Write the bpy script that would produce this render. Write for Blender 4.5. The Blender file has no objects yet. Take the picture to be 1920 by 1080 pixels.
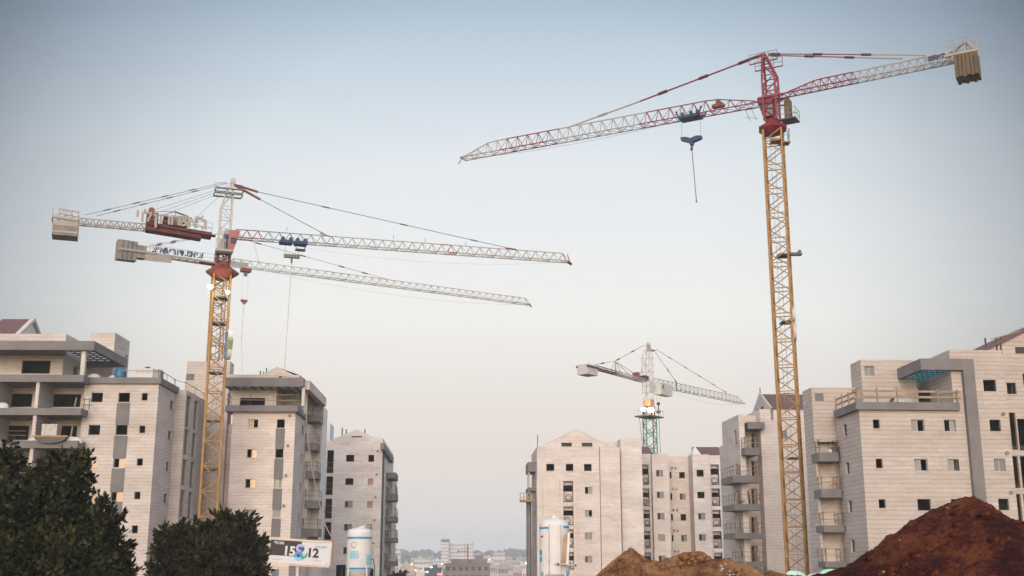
import bpy, math, random
from mathutils import Vector, Matrix, noise
random.seed(7)
R = math.radians
scene = bpy.context.scene
# ------------------------------------------------------------------ camera, sky, sun, exposure
FPX = 2147.0                       # focal length in pixels of the 1920 px wide photograph
PITCH = math.atan(510 / FPX)
CP, SP = math.cos(PITCH), math.sin(PITCH)
CZ = 3.2
cam = bpy.data.cameras.new("camera")
camo = bpy.data.objects.new("camera", cam)
scene.collection.objects.link(camo)
camo.location = (0, 0, CZ)
camo.rotation_euler = (math.pi / 2 + PITCH, 0, 0)
cam.sensor_width = 36.0
cam.lens = 36.0 * FPX / 1920
cam.clip_start = 0.5
cam.clip_end = 9000
scene.camera = camo
scene.view_settings.view_transform = 'Standard'
scene.view_settings.look = 'None'
scene.view_settings.exposure = 0.0
scene.view_settings.gamma = 1.0

SUN_EL, SUN_AZ = R(20), R(187)     # low behind the camera
world = bpy.data.worlds.new("World")
scene.world = world
world.use_nodes = True
nt = world.node_tree
nt.nodes.clear()
def wn(t, **k):
    n = nt.nodes.new(t)
    for a, b in k.items():
        setattr(n, a, b)
    return n
def wmath(op, a, b=None, clamp=False):
    n = wn('ShaderNodeMath', operation=op, use_clamp=clamp)
    for i, v in enumerate((a, b)):
        if v is None: continue
        if isinstance(v, (int, float)): n.inputs[i].default_value = v
        else: nt.links.new(v, n.inputs[i])
    return n.outputs[0]
def wramp(sock, stops, interp='LINEAR'):
    n = wn('ShaderNodeValToRGB')
    n.color_ramp.interpolation = interp
    els = n.color_ramp.elements
    while len(els) < len(stops): els.new(0.5)
    for e, (p, c) in zip(els, stops):
        e.position = p
        e.color = (c[0], c[1], c[2], 1) if hasattr(c, '__len__') else (c, c, c, 1)
    nt.links.new(sock, n.inputs[0])
    return n.outputs[0]
tc = wn('ShaderNodeTexCoord')
nrm = wn('ShaderNodeVectorMath', operation='NORMALIZE')
nt.links.new(tc.outputs['Generated'], nrm.inputs[0])
sep = wn('ShaderNodeSeparateXYZ')
nt.links.new(nrm.outputs[0], sep.inputs[0])
elev = wmath('MULTIPLY', sep.outputs['Z'], 1.0, True)
grad = wramp(elev, [(0.0, (.80, .775, .785)), (.03, (.80, .765, .755)), (.0887, (.845, .755, .69)), (.145, (.865, .81, .76)),
                    (.204, (.915, .905, .875)), (.27, (.86, .88, .89)), (.337, (.79, .835, .875)),
                    (.41, (.61, .71, .80)), (.461, (.46, .575, .69)), (.62, (.42, .52, .64)), (1.0, (.42, .50, .62))])  # out-of-view upper stops raised as fill for the side walls
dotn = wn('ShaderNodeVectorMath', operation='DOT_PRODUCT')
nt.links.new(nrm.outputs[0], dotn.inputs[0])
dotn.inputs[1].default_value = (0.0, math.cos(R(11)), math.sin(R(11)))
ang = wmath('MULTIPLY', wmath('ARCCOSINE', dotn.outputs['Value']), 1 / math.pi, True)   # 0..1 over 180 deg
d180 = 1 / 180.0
vignette_fill = wramp(ang, [(0, (1, 1, 1)), (10 * d180, (1, 1, 1)), (16 * d180, (.93, .95, .955)), (20 * d180, (.77, .80, .82)),
                   (24.5 * d180, (.53, .57, .61)), (29.5 * d180, (.20, .23, .265)), (36 * d180, (.28, .31, .35)), (55 * d180, (1.75, 1.74, 1.74)), (100 * d180, (1.75, 1.74, 1.74)), (1, (1.2, 1.2, 1.2))])  # lens vignette darkened into the sky; unseen sides raised to light side walls
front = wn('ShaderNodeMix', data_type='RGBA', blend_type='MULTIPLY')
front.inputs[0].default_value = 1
nt.links.new(grad, front.inputs[6]); nt.links.new(vignette_fill, front.inputs[7])
nish = wn('ShaderNodeTexSky', sky_type='NISHITA')
nish.sun_disc = False
nish.sun_elevation = SUN_EL
nish.sun_rotation = SUN_AZ
nish.dust_density = 2.5
nishs = wn('ShaderNodeMix', data_type='RGBA', blend_type='MULTIPLY')
nishs.inputs[0].default_value = 1
nt.links.new(nish.outputs[0], nishs.inputs[6])
nishs.inputs[7].default_value = (1.7, 1.85, 2.1, 1)
fac = wramp(wmath('ADD', wmath('MULTIPLY', sep.outputs['Y'], -0.5), 0.5), [(0.50, 0.0), (0.90, 1.0)], 'EASE')
# the dusk side in front of the camera, the Nishita sunset behind it (brought to the same scale: x 10 here, x 0.1 below)
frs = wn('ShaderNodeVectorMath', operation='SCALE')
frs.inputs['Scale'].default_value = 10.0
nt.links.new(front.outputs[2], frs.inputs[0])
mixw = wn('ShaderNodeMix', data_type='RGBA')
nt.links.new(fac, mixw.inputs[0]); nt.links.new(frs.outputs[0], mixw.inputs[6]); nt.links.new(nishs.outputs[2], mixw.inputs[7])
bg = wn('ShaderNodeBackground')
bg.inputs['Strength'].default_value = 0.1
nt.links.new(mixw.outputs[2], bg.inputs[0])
wout = wn('ShaderNodeOutputWorld')
nt.links.new(bg.outputs[0], wout.inputs['Surface'])

sunl = bpy.data.lights.new("sun", 'SUN')
sunl.energy = 1.1
sunl.angle = R(45)
sunl.color = (1.0, .84, .76)
suno = bpy.data.objects.new("sun", sunl)
scene.collection.objects.link(suno)
sd = Vector((math.sin(SUN_AZ) * math.cos(SUN_EL), math.cos(SUN_AZ) * math.cos(SUN_EL), math.sin(SUN_EL)))   # towards the sun
suno.rotation_euler = (-sd).to_track_quat('-Z', 'Y').to_euler()
scene.cycles.volume_bounces = 1
scene.cycles.max_bounces = 6

# ------------------------------------------------------------------ pixels of the photograph -> points of the place
def ray(px, py):
    u, v = (px - 960) / FPX, (540 - py) / FPX
    return Vector((u, CP - v * SP, SP + v * CP))
def P(px, py, Y):
    d = ray(px, py)
    k = Y / d.y
    return Vector((d.x * k, Y, d.z * k + CZ))
def Pz(px, py, z):
    d = ray(px, py)
    k = (z - CZ) / d.z
    return Vector((d.x * k, d.y * k, z))
def proj(p):
    dy = p.y * CP + (p.z - CZ) * SP
    dz = -p.y * SP + (p.z - CZ) * CP
    return (960 + FPX * p.x / dy, 540 - FPX * dz / dy)
class Frame:                         # a building's own axes: x along its front, y into it
    def __init__(s, px, py, Y, yaw):
        p = P(px, py, Y)
        s.o = Vector((p.x, p.y, 0)); s.yaw = yaw
        s.c, s.s = math.cos(yaw), math.sin(yaw)
    def _l(s, px, py):
        d = ray(px, py)
        o = Vector((0, 0, CZ)) - s.o
        return (Vector((o.x * s.c + o.y * s.s, -o.x * s.s + o.y * s.c, o.z)),
                Vector((d.x * s.c + d.y * s.s, -d.x * s.s + d.y * s.c, d.z)))
    def f(s, px, py, y=0.0):         # (x, z) on the plane y
        o, d = s._l(px, py); k = (y - o.y) / d.y
        return o.x + d.x * k, o.z + d.z * k
    def r(s, px, py, x=0.0):         # (y, z) on the side plane x
        o, d = s._l(px, py); k = (x - o.x) / d.x
        return o.y + d.y * k, o.z + d.z * k
    def X(s, px, py, y=0.0): return s.f(px, py, y)[0]
    def Z(s, px, py, y=0.0): return s.f(px, py, y)[1]

# ------------------------------------------------------------------ materials
MATS = {}
def newmat(name):
    m = bpy.data.materials.new(name); m.use_nodes = True
    n = m.node_tree; b = n.nodes['Principled BSDF']
    MATS[name] = m
    return m, n, b
def rgba(c): return (c[0], c[1], c[2], 1)
def plain(name, col, rough=.75, metal=0.0, var=.18, scale=1.2, bump=0.0, spec=.35):
    m, n, b = newmat(name)
    tcn = n.nodes.new('ShaderNodeTexCoord')
    no = n.nodes.new('ShaderNodeTexNoise'); no.inputs['Scale'].default_value = scale; no.inputs['Detail'].default_value = 5
    n.links.new(tcn.outputs['Object'], no.inputs['Vector'])
    rp = n.nodes.new('ShaderNodeValToRGB')
    lo = [c * (1 - var) for c in col]; hi = [min(1, c * (1 + var)) for c in col]
    rp.color_ramp.elements[0].position = .3; rp.color_ramp.elements[0].color = rgba(lo)
    rp.color_ramp.elements[1].position = .7; rp.color_ramp.elements[1].color = rgba(hi)
    n.links.new(no.outputs['Fac'], rp.inputs[0]); n.links.new(rp.outputs[0], b.inputs['Base Color'])
    b.inputs['Roughness'].default_value = rough; b.inputs['Metallic'].default_value = metal
    b.inputs['Specular IOR Level'].default_value = spec
    if bump:
        bn = n.nodes.new('ShaderNodeBump'); bn.inputs['Strength'].default_value = bump; bn.inputs['Distance'].default_value = .05
        n2 = n.nodes.new('ShaderNodeTexNoise'); n2.inputs['Scale'].default_value = scale * 8
        n.links.new(tcn.outputs['Object'], n2.inputs['Vector'])
        n.links.new(n2.outputs['Fac'], bn.inputs['Height']); n.links.new(bn.outputs[0], b.inputs['Normal'])
    return m
def stone(name, c1, c2, row=.31, width=.8, mort=.034, mortc=.78, off=0.0, stain=.25):
    m, n, b = newmat(name)
    uv = n.nodes.new('ShaderNodeUVMap'); uv.uv_map = 'uv'
    br = n.nodes.new('ShaderNodeTexBrick')
    br.inputs['Scale'].default_value = 1.0
    br.inputs['Row Height'].default_value = row; br.inputs['Brick Width'].default_value = width
    br.inputs['Mortar Size'].default_value = mort * .35; br.inputs['Mortar Smooth'].default_value = .3
    br.inputs['Bias'].default_value = -.1
    c2 = [a_ * .6 + b__ * .4 for a_, b__ in zip(c1, c2)]
    br.inputs['Color1'].default_value = rgba(c1); br.inputs['Color2'].default_value = rgba(c2)
    br.inputs['Mortar'].default_value = rgba([x * .86 for x in c1])
    n.links.new(uv.outputs[0], br.inputs['Vector'])
    # broad weathering that runs in level bands, as the courses were laid, plus odd replaced slabs
    mp = n.nodes.new('ShaderNodeMapping'); mp.inputs['Scale'].default_value = (.16, .55, 1)
    mp.inputs['Location'].default_value = (off, off * .7, 0)
    n.links.new(uv.outputs[0], mp.inputs[0])
    no = n.nodes.new('ShaderNodeTexNoise'); no.inputs['Scale'].default_value = 1.0; no.inputs['Detail'].default_value = 7; no.inputs['Roughness'].default_value = .6
    n.links.new(mp.outputs[0], no.inputs['Vector'])
    rp = n.nodes.new('ShaderNodeValToRGB')
    rp.color_ramp.elements[0].position = .28; rp.color_ramp.elements[0].color = (1 - stain, 1 - stain * 1.15, 1 - stain * 1.3, 1)
    rp.color_ramp.elements[1].position = .7; rp.color_ramp.elements[1].color = (1.04, 1.04, 1.05, 1)
    n.links.new(no.outputs['Fac'], rp.inputs[0])
    mx = n.nodes.new('ShaderNodeMix'); mx.data_type = 'RGBA'; mx.blend_type = 'MULTIPLY'; mx.inputs[0].default_value = 1
    n.links.new(br.outputs['Color'], mx.inputs[6]); n.links.new(rp.outputs[0], mx.inputs[7])
    mp2 = n.nodes.new('ShaderNodeMapping'); mp2.inputs['Scale'].default_value = (1.1, 3.0, 1)
    n.links.new(uv.outputs[0], mp2.inputs[0])
    n3 = n.nodes.new('ShaderNodeTexNoise'); n3.inputs['Scale'].default_value = 1.6; n3.inputs['Detail'].default_value = 3
    n.links.new(mp2.outputs[0], n3.inputs['Vector'])
    r3 = n.nodes.new('ShaderNodeValToRGB')
    r3.color_ramp.elements[0].position = .3; r3.color_ramp.elements[0].color = (.95, .94, .93, 1)
    r3.color_ramp.elements[1].position = .68; r3.color_ramp.elements[1].color = (1.06, 1.06, 1.06, 1)
    n.links.new(n3.outputs['Fac'], r3.inputs[0])
    mx2 = n.nodes.new('ShaderNodeMix'); mx2.data_type = 'RGBA'; mx2.blend_type = 'MULTIPLY'; mx2.inputs[0].default_value = 1
    n.links.new(mx.outputs[2], mx2.inputs[6]); n.links.new(r3.outputs[0], mx2.inputs[7])
    # odd slabs: a few replaced pale ones, a few pinkish ones
    b2 = n.nodes.new('ShaderNodeTexBrick'); b2.inputs['Scale'].default_value = 1.0; b2.inputs['Row Height'].default_value = row; b2.inputs['Brick Width'].default_value = width * 1.6
    b2.inputs['Mortar Size'].default_value = 0; b2.inputs['Bias'].default_value = 0; b2.offset = .37
    b2.inputs['Color1'].default_value = (0, 0, 0, 1); b2.inputs['Color2'].default_value = (1, 1, 1, 1); n.links.new(uv.outputs[0], b2.inputs['Vector'])
    rb = n.nodes.new('ShaderNodeValToRGB'); e4 = rb.color_ramp.elements; e4.new(.1); e4.new(.5); e4.new(.8)
    for el, (p_, c_) in zip(e4, ((0, (.93, .90, .87)), (.08, (.97, .95, .935)), (.5, (1, 1, 1)), (.93, (1.0, 1.0, 1.0)), (1.0, (1.08, 1.09, 1.10)))): el.position = p_; el.color = rgba(c_)
    n.links.new(b2.outputs['Color'], rb.inputs[0])
    mx4 = n.nodes.new('ShaderNodeMix'); mx4.data_type = 'RGBA'; mx4.blend_type = 'MULTIPLY'; mx4.inputs[0].default_value = 1
    n.links.new(mx2.outputs[2], mx4.inputs[6]); n.links.new(rb.outputs[0], mx4.inputs[7]); mx2 = mx4
    # level bed joints, stronger than the upright ones
    sx = n.nodes.new('ShaderNodeSeparateXYZ'); n.links.new(uv.outputs[0], sx.inputs[0])
    dv = n.nodes.new('ShaderNodeMath'); dv.operation = 'DIVIDE'; dv.inputs[1].default_value = row; n.links.new(sx.outputs['Y'], dv.inputs[0])
    fr = n.nodes.new('ShaderNodeMath'); fr.operation = 'FRACT'; n.links.new(dv.outputs[0], fr.inputs[0])
    rj = n.nodes.new('ShaderNodeValToRGB'); e_ = mort / row
    els = rj.color_ramp.elements; els.new(.5); els.new(.6)
    for el, (p_, c_) in zip(els, ((0, mortc), (e_ * .9, mortc), (e_ * 1.5, 1), (1, 1))): el.position = p_; el.color = (c_, c_, c_, 1)
    n.links.new(fr.outputs[0], rj.inputs[0])
    mx3 = n.nodes.new('ShaderNodeMix'); mx3.data_type = 'RGBA'; mx3.blend_type = 'MULTIPLY'; mx3.inputs[0].default_value = 1
    n.links.new(mx2.outputs[2], mx3.inputs[6]); n.links.new(rj.outputs[0], mx3.inputs[7])
    n.links.new(mx3.outputs[2], b.inputs['Base Color'])
    b.inputs['Roughness'].default_value = .85; b.inputs['Specular IOR Level'].default_value = .25
    bn = n.nodes.new('ShaderNodeBump'); bn.inputs['Strength'].default_value = .25; bn.inputs['Distance'].default_value = .02
    n.links.new(br.outputs['Fac'], bn.inputs['Height']); bn.invert = True
    n.links.new(bn.outputs[0], b.inputs['Normal'])
    return m
def glow_mat(name, col, s):
    m, n, b = newmat(name)
    b.inputs['Base Color'].default_value = rgba(col)
    b.inputs['Emission Color'].default_value = rgba(col); b.inputs['Emission Strength'].default_value = s
    return m
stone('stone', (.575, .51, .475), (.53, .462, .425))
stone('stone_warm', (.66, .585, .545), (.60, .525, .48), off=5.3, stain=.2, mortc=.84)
stone('stone_far', (.69, .63, .60), (.63, .57, .535), off=9.1, mortc=.84)
stone('stone_wide', (.495, .43, .39), (.44, .375, .335), row=.345, width=.95, mort=.032, mortc=.66, off=2.2, stain=.2)
plain('concrete_band', (.170, .155, .153), .9, var=.14, scale=.8, bump=.3)
plain('raw_concrete', (.20, .185, .17), .95, var=.25, scale=.5, bump=.3)
plain('interior', (.05, .043, .038), .95, var=.3, scale=.4)  # raw concrete darkened in its colour to read as unlit rooms and slits
plain('plaster', (.50, .455, .41), .9, var=.08, scale=.5)
plain('white_wall', (.62, .60, .59), .85, var=.06, scale=.6)
plain('aluminium', (.34, .34, .34), .45, .4, var=.05)
plain('board', (.28, .255, .24), .6, var=.1, scale=3)
plain('wood_board', (.36, .235, .165), .85, var=.15, scale=2)
plain('timber', (.29, .205, .145), .85, var=.25, scale=2)
plain('steel_dark', (.085, .08, .078), .6, .5, var=.2)
plain('galvanised', (.20, .195, .19), .55, .5, var=.15)
plain('yellow_paint', (.30, .158, .040), .55, 0, var=.22, scale=1.5)
plain('red_paint', (.20, .018, .028), .5, 0, var=.2, scale=1.2)
plain('orange_paint', (.19, .045, .026), .55, 0, var=.25, scale=1.2)
plain('dark_red', (.085, .014, .014), .6, 0, var=.25, scale=1.2)
plain('cream_paint', (.32, .275, .24), .6, 0, var=.12, scale=.9)
plain('white_paint', (.46, .43, .41), .6, 0, var=.12, scale=.9)
plain('pink_paint', (.33, .12, .12), .6, 0, var=.12, scale=.9)
plain('green_paint', (.030, .16, .12), .55, 0, var=.2, scale=1.2)
plain('navy_paint', (.025, .045, .12), .5, 0, var=.2, scale=1.2)
plain('cable', (.06, .055, .05), .6, .4, var=.1)
plain('cable_pale', (.42, .40, .38), .6, .2, var=.1)
plain('ballast', (.11, .075, .045), .95, var=.22, scale=.9, bump=.5)
plain('ballast_grey', (.21, .18, .16), .95, var=.22, scale=.8, bump=.5)
plain('teal_sheet', (.020, .27, .38), .5, var=.25, scale=1.0)
plain('tarp_blue', (.03, .13, .24), .5, var=.3, scale=3)
plain('tarp_white', (.56, .54, .52), .7, var=.08, scale=3, bump=.6)
plain('sack_green', (.35, .62, .45), .7, var=.2, scale=3, bump=.6)
plain('sack_mint', (.50, .66, .58), .7, var=.15, scale=3, bump=.6)
plain('silo_white', (.64, .60, .57), .55, var=.07, scale=.8)
plain('silo_blue', (.02, .26, .50), .5, var=.1)
plain('silo_sky', (.16, .52, .68), .5, var=.08)
plain('rust_stain', (.40, .25, .14), .9, var=.2)
plain('poster_black', (.035, .020, .026), .6, var=.1)
plain('poster_white', (.60, .59, .60), .6, var=.03)
plain('poster_blue', (.10, .26, .50), .6, var=.1)
plain('poster_purple', (.42, .38, .62), .6, var=.1)
plain('poster_navy', (.03, .07, .20), .6, var=.1)
plain('poster_green', (.03, .33, .16), .6, var=.1)
plain('poster_grey', (.35, .35, .36), .6, var=.1)
plain('frame_cream', (.66, .52, .42), .7, var=.1)
plain('sign_face', (.66, .63, .62), .6, var=.1)
plain('sign_blue', (.10, .24, .40), .6, var=.1)
plain('sign_lime', (.30, .36, .17), .6, var=.1)
plain('pipe_dark', (.035, .055, .06), .5, .2, var=.1)
plain('bark', (.075, .05, .035), .95, var=.3, scale=4)
plain('far_wall', (.46, .42, .40), .9, var=.12, scale=.05)
plain('far_wall_pale', (.60, .56, .54), .9, var=.1, scale=.05)
plain('far_wall_pink', (.50, .40, .36), .9, var=.1, scale=.05)
plain('far_brown', (.20, .155, .14), .9, var=.25, scale=.1)
plain('far_dark', (.05, .065, .08), .6, var=.1)
plain('far_glass', (.07, .13, .17), .4, var=.1)
plain('far_green', (.03, .10, .10), .6, var=.1)
plain('dark_glass', (.025, .03, .035), .12, 0, var=.05, spec=.6)
m, n, b = newmat('mirror_glass')
b.inputs['Base Color'].default_value = (.130, .086, .066, 1); b.inputs['Metallic'].default_value = 1; b.inputs['Roughness'].default_value = .12
glow_mat('lamp_glow', (1.0, .97, .92), 14)
glow_mat('lamp_green', (1.0, 1.0, .80), 16)
glow_mat('lamp_orange', (1.0, .55, .22), 4)
glow_mat('lamp_red', (1.0, .18, .16), 2)
glow_mat('lit_sign', (.85, .78, 1.0), 1.6)
def sheet(name, col, t=.65):
    m, n, b = newmat(name)
    tr = n.nodes.new('ShaderNodeBsdfTranslucent'); tr.inputs[0].default_value = rgba(col)
    b.inputs['Base Color'].default_value = rgba(col); b.inputs['Roughness'].default_value = .5
    mx = n.nodes.new('ShaderNodeMixShader'); mx.inputs[0].default_value = t
    n.links.new(b.outputs[0], mx.inputs[1]); n.links.new(tr.outputs[0], mx.inputs[2]); n.links.new(mx.outputs[0], n.nodes['Material Output'].inputs['Surface'])
sheet('teal_glazing', (.04, .66, .74), .95)
sheet('pale_glazing', (.80, .80, .80), .8)
# roof tiles
m, n, b = newmat('roof_tile')
uv = n.nodes.new('ShaderNodeUVMap'); uv.uv_map = 'uv'
wv = n.nodes.new('ShaderNodeTexWave'); wv.inputs['Scale'].default_value = 3.0; wv.bands_direction = 'X'
n.links.new(uv.outputs[0], wv.inputs[0])
rp = n.nodes.new('ShaderNodeValToRGB'); rp.color_ramp.elements[0].color = (.10, .048, .045, 1); rp.color_ramp.elements[1].color = (.155, .075, .07, 1)
n.links.new(wv.outputs['Fac'], rp.inputs[0]); n.links.new(rp.outputs[0], b.inputs['Base Color']); b.inputs['Roughness'].default_value = .8
# soil
def soil(name, a, c, d):
    m, n, b = newmat(name)
    tcn = n.nodes.new('ShaderNodeTexCoord')
    n1 = n.nodes.new('ShaderNodeTexNoise'); n1.inputs['Scale'].default_value = .45; n1.inputs['Detail'].default_value = 8; n1.inputs['Roughness'].default_value = .68
    n2 = n.nodes.new('ShaderNodeTexNoise'); n2.inputs['Scale'].default_value = 5.5; n2.inputs['Detail'].default_value = 6; n2.inputs['Roughness'].default_value = .75
    mp = n.nodes.new('ShaderNodeMapping'); mp.inputs['Rotation'].default_value = (0, R(35), 0); mp.inputs['Scale'].default_value = (1.6, 1, .5)
    n.links.new(tcn.outputs['Object'], mp.inputs[0])
    for k in (n1, n2): n.links.new(mp.outputs[0] if k is n1 else tcn.outputs['Object'], k.inputs['Vector'])
    ad = n.nodes.new('ShaderNodeMath'); ad.operation = 'MULTIPLY_ADD'; ad.inputs[1].default_value = .45
    n.links.new(n2.outputs['Fac'], ad.inputs[0])
    mm = n.nodes.new('ShaderNodeMath'); mm.operation = 'MULTIPLY'; mm.inputs[1].default_value = .6
    n.links.new(n1.outputs['Fac'], mm.inputs[0]); n.links.new(mm.outputs[0], ad.inputs[2])
    rp = n.nodes.new('ShaderNodeValToRGB')
    els = rp.color_ramp.elements; els.new(.5)
    for e, (p, cc) in zip(els, ((.44, a), (.52, c), (.60, d))): e.position = p; e.color = rgba(cc)
    n.links.new(ad.outputs[0], rp.inputs[0]); n.links.new(rp.outputs[0], b.inputs['Base Color'])
    b.inputs['Roughness'].default_value = .95; b.inputs['Specular IOR Level'].default_value = .1
    bn = n.nodes.new('ShaderNodeBump'); bn.inputs['Strength'].default_value = 1.0; bn.inputs['Distance'].default_value = .2
    n.links.new(n2.outputs['Fac'], bn.inputs['Height']); n.links.new(bn.outputs[0], b.inputs['Normal'])
soil('soil_red', (.026, .0045, .0038), (.072, .0125, .0075), (.165, .044, .014))
soil('soil_brown', (.10, .037, .014), (.25, .108, .040), (.40, .20, .085))
soil('ground_dirt', (.12, .075, .045), (.19, .12, .075), (.27, .19, .13))
def leafmat(name, c1, c2):
    m, n, b = newmat(name)
    g = n.nodes.new('ShaderNodeObjectInfo')
    at = n.nodes.new('ShaderNodeAttribute'); at.attribute_name = 'tint'
    rp = n.nodes.new('ShaderNodeValToRGB'); rp.color_ramp.elements[0].color = rgba(c1); rp.color_ramp.elements[1].color = rgba(c2)
    n.links.new(at.outputs['Fac'], rp.inputs[0]); n.links.new(rp.outputs[0], b.inputs['Base Color'])
    b.inputs['Roughness'].default_value = .7; b.inputs['Specular IOR Level'].default_value = .15
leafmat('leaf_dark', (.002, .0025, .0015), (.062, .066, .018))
leafmat('leaf_olive', (.005, .005, .002), (.070, .062, .020))
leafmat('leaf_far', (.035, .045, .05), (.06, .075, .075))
def M(k): return MATS[k]

# ------------------------------------------------------------------ mesh and object helpers
COL = scene.collection
class MB:
    def __init__(s): s.v = []; s.f = []; s.m = []; s.uv = []; s.mats = []
    def mi(s, mat):
        if mat not in s.mats: s.mats.append(mat)
        return s.mats.index(mat)
    def face(s, pts, mat, uv=None):
        i = len(s.v); s.v.extend([tuple(p) for p in pts]); s.f.append(tuple(range(i, i + len(pts)))); s.m.append(s.mi(mat))
        if uv is None:
            p = [Vector(q) for q in pts]
            nn = (p[1] - p[0]).cross(p[2] - p[1])
            ax, ay, az = abs(nn.x), abs(nn.y), abs(nn.z)
            if az > max(ax, ay): uv = [(q.x, q.y) for q in p]
            elif ay >= ax: uv = [(q.x, q.z) for q in p]
            else: uv = [(q.y, q.z) for q in p]
        s.uv.append(uv)
    def box(s, x0, x1, y0, y1, z0, z1, mat):
        a = [(x0, y0, z0), (x1, y0, z0), (x1, y1, z0), (x0, y1, z0), (x0, y0, z1), (x1, y0, z1), (x1, y1, z1), (x0, y1, z1)]
        for q in ((0, 1, 5, 4), (1, 2, 6, 5), (2, 3, 7, 6), (3, 0, 4, 7), (4, 5, 6, 7), (3, 2, 1, 0)):
            s.face([a[i] for i in q], mat)
    def hexa(s, a, mat):   # 8 corners: bottom ring, top ring
        for q in ((0, 1, 5, 4), (1, 2, 6, 5), (2, 3, 7, 6), (3, 0, 4, 7), (4, 5, 6, 7), (3, 2, 1, 0)):
            s.face([a[i] for i in q], mat)
    def prism(s, poly, axis, a, b, mat):   # poly in the plane across the axis, extruded from a to b
        def pt(p, t):
            return (p[0], t, p[1]) if axis == 'y' else ((t, p[0], p[1]) if axis == 'x' else (p[0], p[1], t))
        n = len(poly)
        s.face([pt(p, a) for p in poly], mat); s.face([pt(p, b) for p in reversed(poly)], mat)
        for i in range(n):
            j = (i + 1) % n
            s.face([pt(poly[i], a), pt(poly[i], b), pt(poly[j], b), pt(poly[j], a)], mat)
    def tube(s, p, q, r, mat, n=5, r2=None, caps=False):
        p, q = Vector(p), Vector(q); d = q - p
        if d.length < 1e-6: return
        d.normalize()
        u = d.cross(Vector((0, 0, 1)) if abs(d.z) < .9 else Vector((1, 0, 0))).normalized(); w = d.cross(u)
        if r2 is None: r2 = r
        k = len(s.v)
        for c, rr in ((p, r), (q, r2)):
            for i in range(n):
                a = 2 * math.pi * (i + .5) / n
                s.v.append(tuple(c + (u * math.cos(a) + w * math.sin(a)) * rr))
        for i in range(n):
            j = (i + 1) % n
            s.f.append((k + i, k + j, k + n + j, k + n + i)); s.m.append(s.mi(mat)); s.uv.append([(0, 0)] * 4)
        if caps:
            s.f.append(tuple(k + i for i in reversed(range(n)))); s.m.append(s.mi(mat)); s.uv.append([(0, 0)] * n)
            s.f.append(tuple(k + n + i for i in range(n))); s.m.append(s.mi(mat)); s.uv.append([(0, 0)] * n)
    def path(s, pts, r, mat, n=5):
        for a, b in zip(pts, pts[1:]): s.tube(a, b, r, mat, n)
    def lathe(s, c, prof, mat, n=24, smooth=False):   # prof: (radius, z, [mat])
        k = len(s.v); c = Vector(c)
        for pr in prof:
            for i in range(n):
                a = 2 * math.pi * i / n
                s.v.append((c.x + pr[0] * math.cos(a), c.y + pr[0] * math.sin(a), c.z + pr[1]))
        for r_ in range(len(prof) - 1):
            mt = prof[r_][2] if len(prof[r_]) > 2 else mat
            for i in range(n):
                j = (i + 1) % n
                s.f.append((k + r_ * n + i, k + r_ * n + j, k + (r_ + 1) * n + j, k + (r_ + 1) * n + i)); s.m.append(s.mi(mt)); s.uv.append([(0, 0)] * 4)
    def build(s, name, parent=None, loc=None, rz=0, smooth=False):
        me = bpy.data.meshes.new(name)
        me.from_pydata(s.v, [], s.f)
        for k in s.mats: me.materials.append(M(k))
        me.polygons.foreach_set('material_index', s.m)
        ul = me.uv_layers.new(name='uv')
        flat = [c for u in s.uv for q in u for c in q]
        ul.data.foreach_set('uv', flat)
        if smooth: me.polygons.foreach_set('use_smooth', [True] * len(s.f))
        me.update()
        o = bpy.data.objects.new(name, me); COL.objects.link(o)
        if parent is not None: o.parent = parent
        if loc is not None: o.location = loc
        if rz: o.rotation_euler = (0, 0, rz)
        return o
def tag(o, label=None, cat=None, group=None, kind=None):
    if label: o['label'] = label
    if cat: o['category'] = cat
    if group: o['group'] = group
    if kind: o['kind'] = kind
    return o
def thing(name, label, cat, loc=(0, 0, 0), rz=0, group=None):
    o = bpy.data.objects.new(name, None); COL.objects.link(o)
    o.location = loc; o.rotation_euler = (0, 0, rz); o.empty_display_size = .5
    return tag(o, label, cat, group)
def text_part(txt, mat, size, parent, mtx, name='lettering', depth=.02, offset=0.0, align='CENTER'):
    cu = bpy.data.curves.new(name, 'FONT'); cu.body = txt; cu.size = size; cu.extrude = depth; cu.offset = offset
    cu.align_x = align; cu.align_y = 'CENTER'
    t = bpy.data.objects.new(name, cu); COL.objects.link(t)
    dg = bpy.context.evaluated_depsgraph_get()
    me = bpy.data.meshes.new_from_object(t.evaluated_get(dg))
    bpy.data.objects.remove(t); bpy.data.curves.remove(cu)
    me.materials.clear(); me.materials.append(M(mat))
    me.transform(mtx)
    o = bpy.data.objects.new(name, me); COL.objects.link(o); o.parent = parent
    return o
def basis(o, x, up):
    x = Vector(x).normalized(); up = Vector(up); up = (up - x * up.dot(x)).normalized(); z = x.cross(up)
    return Matrix(((x.x, up.x, z.x, o[0]), (x.y, up.y, z.y, o[1]), (x.z, up.z, z.z, o[2]), (0, 0, 0, 1)))

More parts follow.
